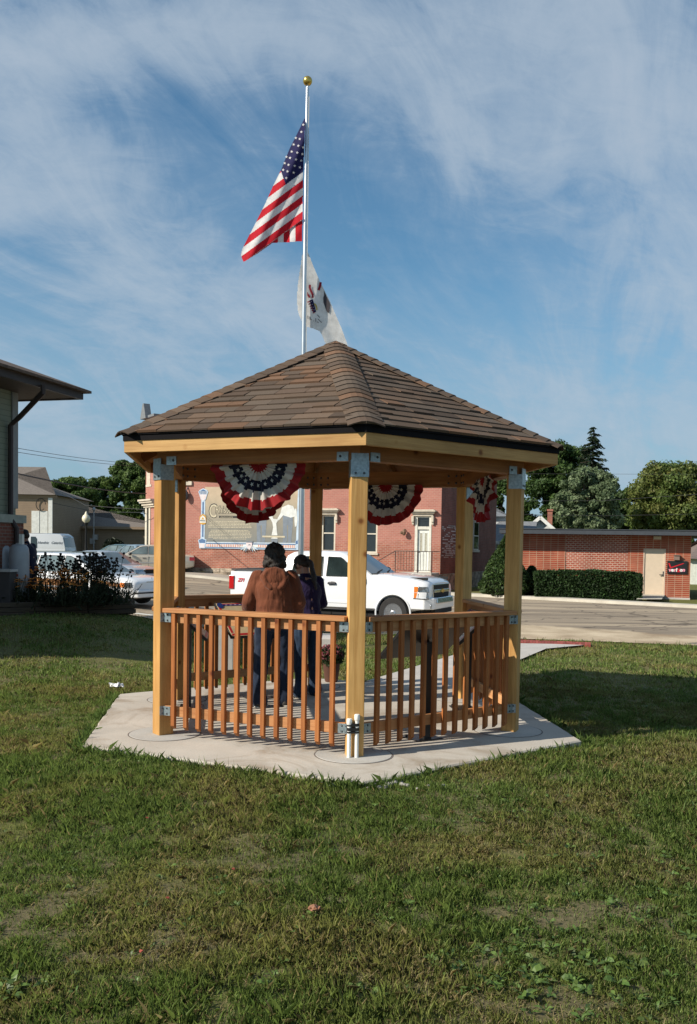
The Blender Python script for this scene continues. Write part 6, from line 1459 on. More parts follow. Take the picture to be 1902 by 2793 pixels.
# ---- generic car
def car_extras(nose_z=0.62, L_=4.9, W_=1.84, wood_side=False, head=lamp_cl, tailz=0.75, front=True):
    def f(t, hwz):
        h = L_/2; y = W_/2
        mb = MB()
        for s in (-1, 1):
            for x in (h*0.38, -0.08, -h*0.46): mb.box((x-0.006, s*y-0.012, 0.30), (x+0.006, s*y+0.003, 0.86))
        local(mb, 'door_gap', plain('panel_gap', (0.10,0.10,0.11), 0.7), t)
        for s in (-1, 1):
            for x in (0.05, -h*0.42):
                mb = MB(); mb.box((x, s*(y-0.005)-0.012, 0.74), (x+0.17, s*(y-0.005)+0.018, 0.78)); local(mb, 'door_handle', chrome, t)
            mb = MB(); mb.box((-h*0.62, s*(y-0.004)-0.01, 0.50), (h*0.42, s*(y-0.004)+0.014, 0.55)); local(mb, 'side_moulding', grey_pl, t)
            mb = MB(); mb.sphere((h*0.34, s*(y+0.07), 0.97), (0.09,0.10,0.075), 10, 6); local(mb, 'mirror', plain('mirror_black', (0.02,0.02,0.02), 0.4), t, smooth=True)
            mb = MB(); mb.hexa([(h-0.30,s*(y-0.01),nose_z-0.03),(h-0.06,s*(y-0.10),nose_z-0.03),(h-0.02,s*(y-0.52),nose_z-0.03),(h-0.25,s*(y-0.52),nose_z-0.03),(h-0.30,s*(y-0.02),nose_z+0.12),(h-0.10,s*(y-0.11),nose_z+0.12),(h-0.06,s*(y-0.52),nose_z+0.12),(h-0.25,s*(y-0.52),nose_z+0.12)]); local(mb, 'headlight', lamp_cl, t, bevel=0.01)
            mb = MB(); mb.hexa([(h-0.46,s*(y-0.02),nose_z-0.02),(h-0.30,s*(y-0.005),nose_z-0.02),(h-0.28,s*(y-0.10),nose_z-0.02),(h-0.44,s*(y-0.10),nose_z-0.02),(h-0.46,s*(y-0.02),nose_z+0.11),(h-0.30,s*(y-0.01),nose_z+0.11),(h-0.28,s*(y-0.10),nose_z+0.11),(h-0.44,s*(y-0.10),nose_z+0.11)]); local(mb, 'indicator', amber, t)
            mb = MB(); mb.box((-h+0.02,s*(y-0.30)-0.24,tailz-0.09),(-h+0.22,s*(y-0.30)+0.24 if s > 0 else -(y-0.30)+0.24,tailz+0.09)) if False else mb.hexa([(-h+0.01,s*(y-0.55),tailz-0.09),(-h+0.04,s*(y-0.06),tailz-0.09),(-h+0.30,s*(y-0.012),tailz-0.09),(-h+0.25,s*(y-0.3),tailz-0.09),(-h+0.03,s*(y-0.55),tailz+0.09),(-h+0.06,s*(y-0.07),tailz+0.09),(-h+0.30,s*(y-0.02),tailz+0.09),(-h+0.25,s*(y-0.3),tailz+0.09)]); local(mb, 'tail_light', redl, t)
        mb = MB(); mb.box((h-0.10,-0.34,nose_z-0.05),(h-0.005,0.34,nose_z+0.11)); local(mb, 'grille', under_m, t, bevel=0.01)
        mb = MB(); mb.box((h-0.07,-0.36,nose_z+0.112),(h+0.0,0.36,nose_z+0.14)); local(mb, 'grille_trim', chrome, t)
        mb = MB(); mb.hexa([(h-0.35,-y+0.02,0.28),(h+0.06,-y+0.20,0.28),(h+0.06,y-0.20,0.28),(h-0.35,y-0.02,0.28),(h-0.35,-y+0.01,0.50),(h+0.07,-y+0.20,0.50),(h+0.07,y-0.20,0.50),(h-0.35,y-0.01,0.50)]); local(mb, 'bumper', white_p if wood_side else t.get('_p', grey_pl) if False else (white_p if wood_side else chrome), t, bevel=0.03)
        mb = MB(); mb.hexa([(h-0.36,-y+0.0,0.40),(h+0.075,-y+0.19,0.40),(h+0.075,y-0.19,0.40),(h-0.36,y-0.0,0.40),(h-0.36,-y+0.0,0.44),(h+0.08,-y+0.19,0.44),(h+0.08,y-0.19,0.44),(h-0.36,y-0.0,0.44)]); local(mb, 'bumper_strip', under_m, t)
        if wood_side:
            wm = wood('car_wood_panel', (0.36,0.17,0.065), (0.22,0.09,0.03), 'X', knots=False)
            for s in (-1, 1):
                mb = MB(); ys_ = s*(y+0.001)
                for xa, xb_ in ((h*0.40+0.08,h-0.50),(-h*0.44,h*0.36),(-h+0.35,-h*0.48)):
                    top = 0.74; bt_ = 0.52 if xa < 0 or True else 0.5
                    if xa > 0.5: poly_ = [(xa,0.50),(xa+0.02,0.76),(xb_,0.70),(xb_,0.58),(xb_-0.25,0.60)]; poly_ = [(x_, z_) for x_, z_ in poly_]
                    else: poly_ = [(xa,0.42),(xa,top),(xb_,top),(xb_,0.42)]
                    mb.prism([Vector((x_, ys_-s*0.016, z_)) for x_, z_ in poly_], (0, s*0.019, 0))
                local(mb, 'wood_panel', wm, t)
            mb = MB()
            for s in (-1, 1): mb.bar((-1.9,s*0.55,1.53),(0.0,s*0.55,1.56),0.03,0.03)
            for x in (-1.6,-0.9,-0.2): mb.bar((x,-0.57,1.545),(x,0.57,1.545),0.03,0.02)
            local(mb, 'roof_rack', chrome, t); mb = MB(); mb.lathe([(0.012,0),(0.004,0.07),(0,0.075)], (h-0.10,0,0.80), 8); local(mb, 'bonnet_ornament', chrome, t)
    return f
SED_LOW = [(-2.42,0.42,0.78,0.70),(-2.36,0.32,0.90,0.84),(-2.0,0.24,0.95,0.91),(-1.2,0.20,0.92,0.92),(0.2,0.20,0.90,0.92),(1.1,0.20,0.88,0.92),(1.7,0.22,0.84,0.91),(2.15,0.26,0.76,0.86),(2.38,0.34,0.66,0.76),(2.44,0.40,0.60,0.66)]
SED_CAB = [(-1.95,0.93),(-1.55,1.12),(-1.05,1.36),(-0.6,1.42),(0.0,1.43),(0.35,1.39),(1.22,0.90)]
SED_WIN = [[(-0.02,0.96),(0.92,0.96),(0.36,1.31),(0.22,1.35),(-0.02,1.36)],[(-1.05,0.96),(-0.08,0.96),(-0.08,1.36),(-0.75,1.35),(-0.98,1.24)],[(-1.5,1.0),(-1.12,0.97),(-1.05,1.20)]]
pale_gl = glass('pale_car_glass', (0.10,0.13,0.13), 0.05)
def sedan(label, px, D, deg, pm, name='sedan_car', scale=1.0):
    p = W(px, 1560, D); 
    return vehicle(name, label, (p.x, D, H(p.x, D)+0.0), R(deg), 4.86, 1.84, SED_LOW, SED_CAB, [(1.42,0.32),(-1.38,0.32)], pm, SED_WIN, (1.17,0.925,0.42,1.365), (-1.90,0.96,-1.13,1.32), 0.89, 0.60, car_extras(), glassm=pale_gl)
sedan('gold beige sedan parked across the street beside the brick building corner', 403, 47.5, 190, paint('gold_paint', (0.52,0.47,0.38), 0.3, 0.3))
sedan('silver sedan parked behind the white station wagon', 285, 37.0, -28, paint('silver_paint', (0.50,0.53,0.55), 0.3, 0.4))
sedan('dark green sedan far back, half hidden by the gold sedan', 345, 58, -35, paint('green_paint', (0.05,0.10,0.09)))
sedan('blue grey car far back at the corner of the brick building', 385, 54, -50, paint('bluegrey_paint', (0.22,0.30,0.36)))
# wagon
WL = [(-2.72,0.42,0.80,0.80),(-2.66,0.32,0.92,0.92),(-2.2,0.26,0.95,0.98),(-1.2,0.24,0.93,0.99),(0.3,0.24,0.91,0.99),(1.2,0.24,0.90,0.99),(1.9,0.25,0.87,0.98),(2.45,0.28,0.82,0.95),(2.66,0.34,0.76,0.88),(2.72,0.42,0.70,0.80)]
WCB = [(-2.64,0.94),(-2.35,1.40),(-2.15,1.48),(-1.0,1.52),(0.0,1.50),(0.25,1.46),(1.22,0.93)]
WWN = [[(-0.02,0.97),(0.90,0.97),(0.32,1.38),(0.15,1.43),(-0.02,1.44)],[(-1.05,0.97),(-0.09,0.97),(-0.09,1.44),(-1.05,1.44)],[(-2.30,0.99),(-1.12,0.97),(-1.12,1.44),(-2.12,1.40)]]
pw = W(222,1640,27.6)
vehicle('station_wagon', 'white station wagon with wood grain side panels, behind the dark flower bed', (pw.x, 27.9, H(pw.x,27.9)), R(-27), 5.5, 1.98, WL, WCB, [(1.55,0.34),(-1.50,0.34)], white_p, WWN, (1.18,0.955,0.32,1.43), (-2.62,0.98,-2.37,1.38), 0.91, 0.68, car_extras(0.60, 5.44, 1.98, True, tailz=0.8), glassm=pale_gl)
# van: only its tall rear half shows
VL = [(-2.7,0.42,1.02,0.94),(-2.66,0.34,1.10,0.99),(-1.0,0.30,1.10,1.0),(1.2,0.30,1.08,1.0),(2.0,0.32,1.0,0.98),(2.5,0.38,0.88,0.9),(2.66,0.46,0.76,0.8)]
VC = [(-2.66,1.12),(-2.5,1.85),(-2.3,2.02),(0.9,2.05),(1.15,1.98),(2.0,1.05)]
VW = [[(0.75,1.15),(1.55,1.15),(1.08,1.80),(0.75,1.84)],[(-0.86,1.12),(-0.46,1.12),(-0.46,1.82),(-0.74,1.82),(-0.84,1.70)]]
pv = W(82,1600,58)
def van_x(t, hwz):
    for s in (-1, 1):
        mt = Matrix.Translation((-1.68, s*(hwz(1.42)+0.02), 1.40)) @ Matrix.Rotation(PI if s > 0 else 0, 4, 'Z') @ Matrix.Rotation(PI/2-0.16, 4, 'X')
        text_mesh('lettering', 'Hendrix   Catering', 0.21, plain('van_ink', (0.10,0.12,0.14), 0.5), t, None, None, 0.002, 'CENTER', 0.45, mtx=mt, bold=0.004)
        mb = MB(); mb.sphere((1.35, s*1.12, 1.25), (0.07,0.10,0.16), 8, 6); local(mb, 'mirror', black_m, t, smooth=True)
        mb = MB(); mb.box((2.45,s*0.75-0.12,0.62),(2.64,s*0.75+0.12,0.80)); local(mb, 'headlight', lamp_cl, t)
vehicle('delivery_van', 'white catering van with grey script lettering, behind the flower bed at the left', (pv.x, 58, H(pv.x,58)), R(176), 5.4, 2.0, VL, VC, [(1.7,0.36),(-1.7,0.36)], paint('van_paint', (0.50,0.52,0.53)), VW, (1.95,1.10,1.18,1.92), (-2.64,1.2,-2.53,1.8), 1.08, 0.90, van_x)

# ---- street lamp
p = W(235,1500,60); t = thing('street_lamp', 'black street lamp post with a white acorn globe, left of the parked cars', 'street lamp', (p.x, 60, H(p.x,60)))
zg = W(236,1426,60).z; z0 = t.location.z
MB().lathe([(0.20,z0),(0.20,z0+0.15),(0.13,z0+0.35),(0.09,z0+0.7),(0.06,zg-0.25),(0.10,zg-0.12),(0.15,zg-0.02),(0.15,zg+0.0),(0,zg+0.0)], (p.x,60,0), 14).build('lamp_post', black_m, t, smooth=True)
MB().lathe([(0.10,zg+0.003),(0.25,zg+0.15),(0.27,zg+0.30),(0.20,zg+0.47),(0.10,zg+0.55),(0.07,zg+0.66),(0,zg+0.78)], (p.x,60,0), 16).build('globe', plain('globe_glass', (0.75,0.68,0.50), 0.3), t, smooth=True)
# ---- utility box, wires
bx = W(607,1800,12.6); t = thing('utility_box', 'pale grey upright utility box on the lawn behind the left far railing', 'utility box', (bx.x, 12.6, -0.05))
mb = MB(); mb.box((bx.x-0.10,12.45,-0.08),(bx.x+0.17,12.75,0.70)); mb.build('cabinet', plain('box_grey', (0.42,0.41,0.39), 0.6), t, bevel=0.01); mb = MB(); mb.box((bx.x-0.12,12.43,0.703),(bx.x+0.19,12.77,0.73)); mb.build('cabinet_lid', plain('box_grey2', (0.35,0.34,0.33), 0.6), t)
def wire(pts, r, label, n=14, sag=0.0):
    P = [W(*p_) for p_ in pts]; out = []
    for a, b in zip(P, P[1:]):
        for i in range(n):
            q = a.lerp(b, i/n); q.z -= sag*4*(i/n)*(1-i/n); out.append(q)
    out.append(P[-1]); o = MB().tube(out, r, 5).build('overhead_wire', plain('wire_black', (0.02,0.02,0.02), 0.7), smooth=True); tag(o, label, 'wire')
wire([(30,1288,24),(400,1346,46)], 0.022, 'thick black overhead cable from the depot to the brick building', sag=0.12)
wire([(140,1332,67),(185,1352,60),(235,1379,52),(395,1390,49)], 0.018, 'thin sagging wire over the long beige building roof')
wire([(144,1372,67),(261,1396,74),(396,1398,50)], 0.016, 'thin wire running to the mast on the long beige building')
wire([(40,1221,30),(410,1266,50)], 0.009, 'faint high wire, left sky, upper of two', sag=0.1)
wire([(40,1232,30),(410,1272,50)], 0.009, 'faint high wire, left sky, lower of two', sag=0.1)
wire([(1380,1292,70),(1950,1294,62)], 0.010, 'topmost of the three wires in front of the right trees')
wire([(1400,1366,60),(1640,1366,58),(1950,1345,52)], 0.014, 'middle wire in front of the right trees')
wire([(1400,1403,60),(1650,1407,58),(1950,1401,54)], 0.012, 'lowest of the three wires in front of the right trees')
# ================================================================== trees and bushes
leaf_tree = attrmat('tree_leaf', 0.6, 0.3, transl=0.3, noisy=0.1, nscale=3); bark = plain('bark', (0.09,0.065,0.045), 0.95, var=0.3, scale=10)
def leaves(name, centers, radii, n, size, cols, r, parent, squash=0.9, zmin=None, aspect=1.0, origin=None):
    centers = np.array(centers); radii = np.array(radii); pr = radii**2; pr = pr/pr.sum()
    ci = r.choice(len(centers), n, p=pr); d = r.normal(size=(n,3)); d /= np.linalg.norm(d, axis=1)[:, None]
    rad = radii[ci]*(0.35+0.85*r.random(n)**0.8); c = centers[ci]+d*rad[:, None]*np.array([1,1,squash])
    if zmin is not None: ok = c[:, 2] > zmin; c, d, ci = c[ok], d[ok], ci[ok]; n = len(c)
    s = size*np.exp(r.normal(0, 0.3, n)); a = r.normal(size=(n,3)); nrm = d+0.9*a/np.linalg.norm(a, axis=1)[:, None]; nrm /= np.linalg.norm(nrm, axis=1)[:, None]
    u = np.cross(nrm, r.normal(size=(n,3))); u /= np.linalg.norm(u, axis=1)[:, None]; v = np.cross(nrm, u)*aspect
    P = np.stack([c-u*s[:,None], c-v*s[:,None]*0.6, c+u*s[:,None], c+v*s[:,None]*0.6], 1)
    ct = r.random(len(centers)); cols = np.array(cols); k = np.clip(ct[ci]*0.7+0.3*r.random(n), 0, 0.999)*(len(cols)-1); k0 = k.astype(int); f = (k-k0)[:, None]
    col = cols[k0]*(1-f)+cols[np.minimum(k0+1, len(cols)-1)]*f; col = col*(0.7+0.6*r.random(n))[:, None]
    return quads_mesh(name, P, col, leaf_tree, parent=parent, origin=origin)
def tree(label, px0, px1, pyt, pyb, D, cols, seed, n=9000, leaf=0.16, nclump=34,  name='tree', gap=1.0, group=None, squash=0.85):
    nclump = int(nclump*2.6); n = int(n*2.2); leaf *= 0.72
    r = np.random.default_rng(seed); a, b = W(px0, pyb, D), W(px1, pyb, D); top = W((px0+px1)/2, pyt, D).z; base = W((px0+px1)/2, pyb, D).z
    cx_ = (a.x+b.x)/2; w = (b.x-a.x)/2; gz_ = H(cx_, min(D, 60)); t = thing(name, label, 'tree', (cx_, D, gz_), 0, group)
    h = top-base; cz = base+h*0.45; cs, rs_ = [], []
    for i in range(nclump):
        th = r.random()*2*np.pi; f = r.random(); z = base+h*(0.05+0.88*f); env = math.sqrt(max(0.05, 1-((f-0.40)/0.66)**2))
        q = w*env*(0.15+0.78*r.random()**0.7); R_ = w*(0.09+0.13*r.random())*gap; cs.append((cx_+q*math.cos(th), D+q*math.sin(th)*0.9, min(z, top-R_*0.8))); rs_.append(R_)
    mb = MB(); mb.tube([(cx_,D,gz_-0.2),(cx_+0.05*w,D,gz_+(base-gz_)*0.6+h*0.15),(cx_,D,cz+h*0.2)], [0.05*w+0.12,0.04*w+0.08,0.03*w], 8)
    mb.build('trunk', bark, t, smooth=True)
    mb = MB()
    for c in cs[:14]: mb.tube([(cx_,D,base+h*0.1+0.25*(c[2]-base)),((cx_+c[0])/2,(D+c[1])/2,(base+h*.2+c[2])/2),c], [0.03*w+0.03,0.02*w+0.02,0.02], 5)
    mb.build('branches', bark, t, smooth=True)
    o = leaves('crown', cs, rs_, n, leaf, cols, r, None, squash); o.parent = t; o.location = (-cx_, -D, -gz_)
    return t
G_D = [(0.028,0.056,0.014),(0.048,0.088,0.02),(0.07,0.115,0.028)]; G_M = [(0.045,0.085,0.018),(0.08,0.13,0.03),(0.13,0.19,0.05)]; G_S = [(0.09,0.13,0.06),(0.15,0.20,0.10),(0.24,0.29,0.16)]; G_A = [(0.07,0.11,0.026),(0.10,0.145,0.034),(0.125,0.15,0.036),(0.15,0.135,0.034)]
tree('dark green tree behind the roofs, left of the tall spruce', 1400, 1625, 1205, 1450, 92, G_D, 11, 22000, 0.20, 70)
tree('silvery green maple in front of the spruce above the flat roof', 1505, 1695, 1275, 1455, 72, G_S, 12, 16000, 0.15, 46)
tree('olive tree with early autumn colour at the right edge', 1700, 1990, 1262, 1460, 76, G_A, 13, 24000, 0.16, 70)
tree('small dark green tree between the silvery maple and the olive tree', 1640, 1790, 1332, 1460, 88, G_D, 14, 13000, 0.18, 40)
tree('dark tree seen between the posts behind the white houses', 1300, 1430, 1300, 1450, 95, G_D, 15, 7000, 0.2, 26)
tree('bright green tree beside the left end of the brick building', 278, 430, 1252, 1440, 96, G_M, 16, 20000, 0.18, 56)
tree('broad dark green tree behind the long beige building roof', 105, 275, 1303, 1430, 100, G_M, 17, 16000, 0.20, 50)
tree('dark tree between the broad tree and the brick building', 225, 345, 1296, 1430, 104, G_D, 18, 13000, 0.20, 40)
tree('low tree top just over the tall beige roof', 84, 130, 1312, 1400, 110, G_D, 19, 3000, 0.2, 14)
# spruce
def spruce(label, px, pyt, pyb, D, wpx, seed):
    r = np.random.default_rng(seed); p = W(px, pyb, D); x = p.x; top = W(px+6, pyt, D).z; base = -0.2; t = thing('spruce_tree', label, 'tree', (x, D, base)); wmax = wpx*D/F/2
    MB().tube([(x,D,base),(x,D,top-0.2)], [0.28,0.02], 8).build('trunk', bark, t, smooth=True); P, C = [], []; mbb = MB()
    z = 2.0
    while z < top-0.15:
        f = (top-z)/(top-2.0); nb = 7 if f > 0.1 else 5
        for i in range(nb):
            th = r.random()*2*PI; l = (0.12+wmax*1.35*f**0.85)*r.uniform(0.55,1.15); d = np.array([math.cos(th), math.sin(th), 0]); sd = np.array([-math.sin(th), math.cos(th), 0]); b = np.array([x, D, z])
            tipz = -l*r.uniform(0.15,0.42)+l*0.12; mbb.tube([tuple(b), tuple(b+d*l*0.6+np.array([0,0,tipz*0.7])), tuple(b+d*l+np.array([0,0,tipz*0.8]))], [0.03,0.018,0.006], 4, False)
            m = int(6+l*16)
            for j in range(m):
                q = (j+0.5)/m; c = b+d*l*q+np.array([0,0,tipz*math.sin(min(1,q*1.3)*PI/2)]); s = 0.16+0.14*r.random(); a2 = sd*r.normal()*0.9+d*0.7+np.array([0,0,-0.35-0.5*r.random()]); a2 /= np.linalg.norm(a2); n2 = np.cross(a2, r.normal(size=3)); n2 /= np.linalg.norm(n2)
                P.append([c-n2*s*0.28, c+n2*s*0.28, c+a2*s*1.5+n2*s*0.08, c+a2*s*1.5-n2*s*0.08]); C.append(np.array([0.022,0.040,0.018])*r.uniform(0.6,1.6))
        z += 0.27
    mbb.build('branches', bark, t); o = quads_mesh('needles', np.array(P), np.array(C), leaf_tree); o.parent = t; o.location = (-x, -D, -base)
spruce('tall dark spruce with drooping branches, above the silvery maple', 1612, 1158, 1450, 82, 150, 21)
# far tree line so the horizon is never bare
r = np.random.default_rng(31); cs, rs_ = [], []
for i in range(240):
    x = -150+300*i/240+r.normal()*2; y = 135+r.random()*14; cs.append((x, y, 1.5+r.random()*4.0)); rs_.append(2.0+1.6*r.random())
tag(leaves('far_woods', cs, rs_, 26000, 0.42, G_D, r, None), 'distant dark band of trees on the horizon behind the houses', 'woods', kind='stuff')
# hedge and conical yew by the low brick building
def hull_leaves(pts, nr, n, size, cols, r): pass
def hedge(px0, px1, pyt, pyb, D, label):
    r = np.random.default_rng(41); a, b = W(px0, pyb, D+0.6), W(px1, pyb, D); z0 = -0.3; z1 = W((px0+px1)/2, pyt, D).z; t = thing('hedge', label, 'hedge', ((a.x+b.x)/2, D, z0))
    ln = math.hypot(b.x-a.x, b.y-a.y); u = np.array([(b.x-a.x)/ln, (b.y-a.y)/ln, 0]); v = np.array([-u[1], u[0], 0]); dp = 1.3; n = 26000
    s = r.random(n)*ln; w = r.random(n)*dp; z = r.random(n)*(z1-z0); face = r.integers(0, 5, n)
    s = np.where(face == 3, 0.0, np.where(face == 4, ln, s)); w = np.where((face == 0) | (face == 2), 0.0, w); z = np.where(face == 1, z1-z0, z)
    dpt = r.random(n)*0.16+0.03*np.sin(s*2.2)+0.03*np.sin(s*5+z*4); c = np.array([a.x, a.y, z0])+s[:, None]*u+w[:, None]*v; c[:, 2] += z
    ctr = np.array([a.x, a.y, z0])+u*ln/2+v*dp/2; ctr[2] += (z1-z0)*0.4; d = ctr-c; d[:, :2] *= 0.4; inn = np.where((face == 0) | (face == 2), 1, 0)[:, None]*v+np.where(face == 1, 1, 0)[:, None]*np.array([0,0,-1.0])+np.where(face == 3, 1, 0)[:, None]*u-np.where(face == 4, 1, 0)[:, None]*u
    c = c+inn*dpt[:, None]; e = np.minimum(s, ln-s); top = np.clip((z/(z1-z0)-0.75)/0.25, 0, 1); c += v*(top**2*0.12)[:, None]; c[:, 2] -= np.clip(1-e/0.5, 0, 1)**2*top*0.10
    sz = 0.045*np.exp(r.normal(0, 0.3, n)); nn = r.normal(size=(n,3)); uu = np.cross(nn, r.normal(size=(n,3))); uu /= np.linalg.norm(uu, axis=1)[:, None]; vv = np.cross(nn, uu); vv /= np.linalg.norm(vv, axis=1)[:, None]
    P = np.stack([c-uu*sz[:,None], c-vv*sz[:,None]*0.6, c+uu*sz[:,None], c+vv*sz[:,None]*0.6], 1); col = np.array([[0.022,0.045,0.012]])*np.exp(r.normal(0.1, 0.4, (n,1)))
    o = quads_mesh('foliage', P, col, leaf_tree); o.parent = t; o.location = -t.location
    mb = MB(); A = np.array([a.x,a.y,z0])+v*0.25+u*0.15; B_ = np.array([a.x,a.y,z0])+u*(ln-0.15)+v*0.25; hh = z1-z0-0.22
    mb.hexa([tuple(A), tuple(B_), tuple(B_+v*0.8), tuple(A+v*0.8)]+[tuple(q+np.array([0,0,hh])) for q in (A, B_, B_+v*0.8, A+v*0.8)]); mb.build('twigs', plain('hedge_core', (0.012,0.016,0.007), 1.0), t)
hedge(1460, 1752, 1558, 1630, 36.2, 'long clipped dark hedge in front of the low brick building')
def bush(label, px0, px1, pyt, pyb, D, seed, cols, cone=True, name='bush', n=14000, leaf=0.05):
    r = np.random.default_rng(seed); a, b = W(px0, pyb, D), W(px1, pyb, D); z0 = W((px0+px1)/2, pyb, D).z-0.1; z1 = W((px0+px1)/2, pyt, D).z; cx_ = (a.x+b.x)/2; w = (b.x-a.x)/2; t = thing(name, label, 'bush', (cx_, D, z0))
    f = r.random(n)**(0.8 if cone else 1); th = r.random(n)*2*PI
    if cone: rad = w*np.where(f < 0.15, 0.75+f/0.15*0.25, ((1-f)/0.85)**0.85)
    else: rad = w*np.sqrt(np.clip(1-((f-0.45)/0.56)**2, 0.02, 1))
    rad = rad*(0.82+0.2*r.random(n)+0.06*np.sin(th*5+f*9)); c = np.stack([cx_+rad*np.cos(th), D+rad*np.sin(th), z0+f*(z1-z0)], 1)
    sz = leaf*np.exp(r.normal(0, 0.35, n)); nn = r.normal(size=(n,3)); uu = np.cross(nn, r.normal(size=(n,3))); uu /= np.linalg.norm(uu, axis=1)[:, None]; vv = np.cross(nn, uu); vv /= np.linalg.norm(vv, axis=1)[:, None]
    P = np.stack([c-uu*sz[:,None], c-vv*sz[:,None]*0.6, c+uu*sz[:,None], c+vv*sz[:,None]*0.6], 1); col = np.array(cols)[r.integers(0, len(cols), n)]*np.exp(r.normal(0, 0.25, (n,1)))
    o = quads_mesh('foliage', P, col, leaf_tree); o.parent = t; o.location = -t.location
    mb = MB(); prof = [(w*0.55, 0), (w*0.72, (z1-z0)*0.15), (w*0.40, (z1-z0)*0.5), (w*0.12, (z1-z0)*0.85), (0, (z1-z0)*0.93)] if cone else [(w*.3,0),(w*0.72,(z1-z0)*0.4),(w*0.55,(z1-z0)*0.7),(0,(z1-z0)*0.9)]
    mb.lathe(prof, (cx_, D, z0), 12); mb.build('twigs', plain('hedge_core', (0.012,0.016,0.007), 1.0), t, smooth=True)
bush('conical green yew bush behind the right gazebo post', 1303, 1452, 1462, 1618, 38.3, 51, [(0.03,0.06,0.015),(0.05,0.085,0.02)])
bush('dark shaggy shrub against the brick wall, right of the right post', 1432, 1466, 1545, 1620, 38.9, 52, [(0.025,0.045,0.012)], False, 'shrub', 5000)
bush('round dark bush by the wall of the long beige building', 283, 337, 1471, 1508, 68, 53, [(0.02,0.028,0.015)], False, 'round_bush', 6000, 0.09)

# ================================================================== flower bed at the left
timber = wood('old_timber', (0.085,0.065,0.045), (0.045,0.034,0.025), 'X', rough=0.95)
bed = thing('timber_edging', 'dark weathered landscape timbers edging the flower bed at the left', 'edging', (G(180,1670,0.2).x, 17.6, 0.2))
A, B_ = G(-60,1684,0.33), G(368,1669,0.27); dB = (B_-A).normalized(); nB = Vector((-dB.y, dB.x, 0))
for i in range(3):
    x = -0.05*i
    for a_, b_ in ((0, 0.32), (0.325, 0.66), (0.665, 1)): boardobj('timber', A+(B_-A)*a_+nB*0.02*i+Vector((0,0,0.02+i*0.095)), A+(B_-A)*b_+nB*0.02*i+Vector((0,0,0.02+i*0.095)), 0.10, 0.09, timber, bed, bevel=0.012)
    boardobj('timber', B_+nB*0.06+Vector((0,0,0.02+i*0.095)), B_+nB*2.6+Vector((0,0,0.02+i*0.095)), 0.10, 0.09, timber, bed, bevel=0.012)
mb = MB(); mb.prism([A+nB*0.05+Vector((0,0,-0.05)), B_+nB*0.05+Vector((0,0,-0.05)), B_+nB*2.6+Vector((0,0,-0.05)), A+nB*2.6+Vector((0,0,-0.05))], (0,0,0.24)); tag(mb.build('bed_soil', plain('bed_soil', (0.04,0.03,0.022), 1.0, var=0.4, scale=20)), kind='structure')
def plant(label, px, w, h, D, seed, flower=None, seedhead=False, name='flowering_plant', nst=40, z0=0.50, cat='plant', group=None, fsz=0.05):
    D -= 4.2; w *= 0.81; h *= 0.78; fsz *= 1.35; r = np.random.default_rng(seed); b = W(px, 1650, D); t = thing(name, label, cat, (b.x, D, z0), 0, group); P, C, FP, FC, SP = [], [], [], [], []; mb = MB(); head = MB()
    for i in range(nst):
        x = b.x+r.normal()*w*0.33; y = D+r.normal()*w*0.25; hh = h*r.uniform(0.55,1.0); tx = x+(x-b.x)*0.35+r.normal()*0.08; ty = y+r.normal()*0.08
        mb.tube([(x,y,z0),((x+tx)/2,(y+ty)/2,z0+hh*0.5),(tx,ty,z0+hh)], [0.008,0.006,0.004], 4, False)
        for j in range(9):
            q = r.uniform(0.05,0.95); c = np.array([x+(tx-x)*q, y+(ty-y)*q, z0+hh*q]); s = 0.09*(1.2-q*0.7)*r.uniform(0.6,1.3); d = r.normal(size=3); d[2] *= 0.5; d /= np.linalg.norm(d); n2 = np.cross(d, [0,0,1.0]); n2 /= np.linalg.norm(n2)+1e-6
            P.append([c, c+d*s*0.6+n2*s*0.28, c+d*s*1.3, c+d*s*0.6-n2*s*0.28]); C.append(np.array([0.02,0.032,0.012])*r.uniform(0.6,1.5))
        if flower is not None:
            c = np.array([tx, ty, z0+hh]); tilt = r.normal(size=3)*0.35
            for k in range(9):
                a = 2*PI*k/9; d = np.array([math.cos(a), math.sin(a), -0.25])+tilt*[0,0,1]*math.cos(a); e = np.array([-math.sin(a), math.cos(a), 0])*fsz*0.28
                FP.append([c-e*0.4, c+d*fsz*0.6+e, c+d*fsz*1.15, c+d*fsz*0.6-e]); FC.append(np.array(flower)*r.uniform(0.7,1.2))
            head.sphere((tx,ty,z0+hh+0.008), 0.014, 6, 4)
        elif seedhead:
            head.sphere((tx,ty,z0+hh), (0.030,0.030,0.026), 7, 5)
            for k in range(3): head.sphere((tx+r.normal()*0.05,ty+r.normal()*.04,z0+hh-0.05-0.05*r.random()), 0.02, 6, 4)
    mb.build('stems', plain('stem_green', (0.03,0.035,0.012), 0.9), t)
    o = quads_mesh('foliage', np.array(P), np.array(C), leaf_tree); o.parent = t; o.location = -t.location
    if FP: o = quads_mesh('petals', np.array(FP), np.array(FC), attrmat('petal', 0.6, 0.3, transl=0.3)); o.parent = t; o.location = -t.location
    hd_ = head.build('flower_heads' if FP else 'seed_heads', plain('seed_dark', (0.022,0.014,0.009), 0.9), t) if head.v else None
    if hd_: hd_['kind'] = 'stuff'
OR = (0.85,0.30,0.03)
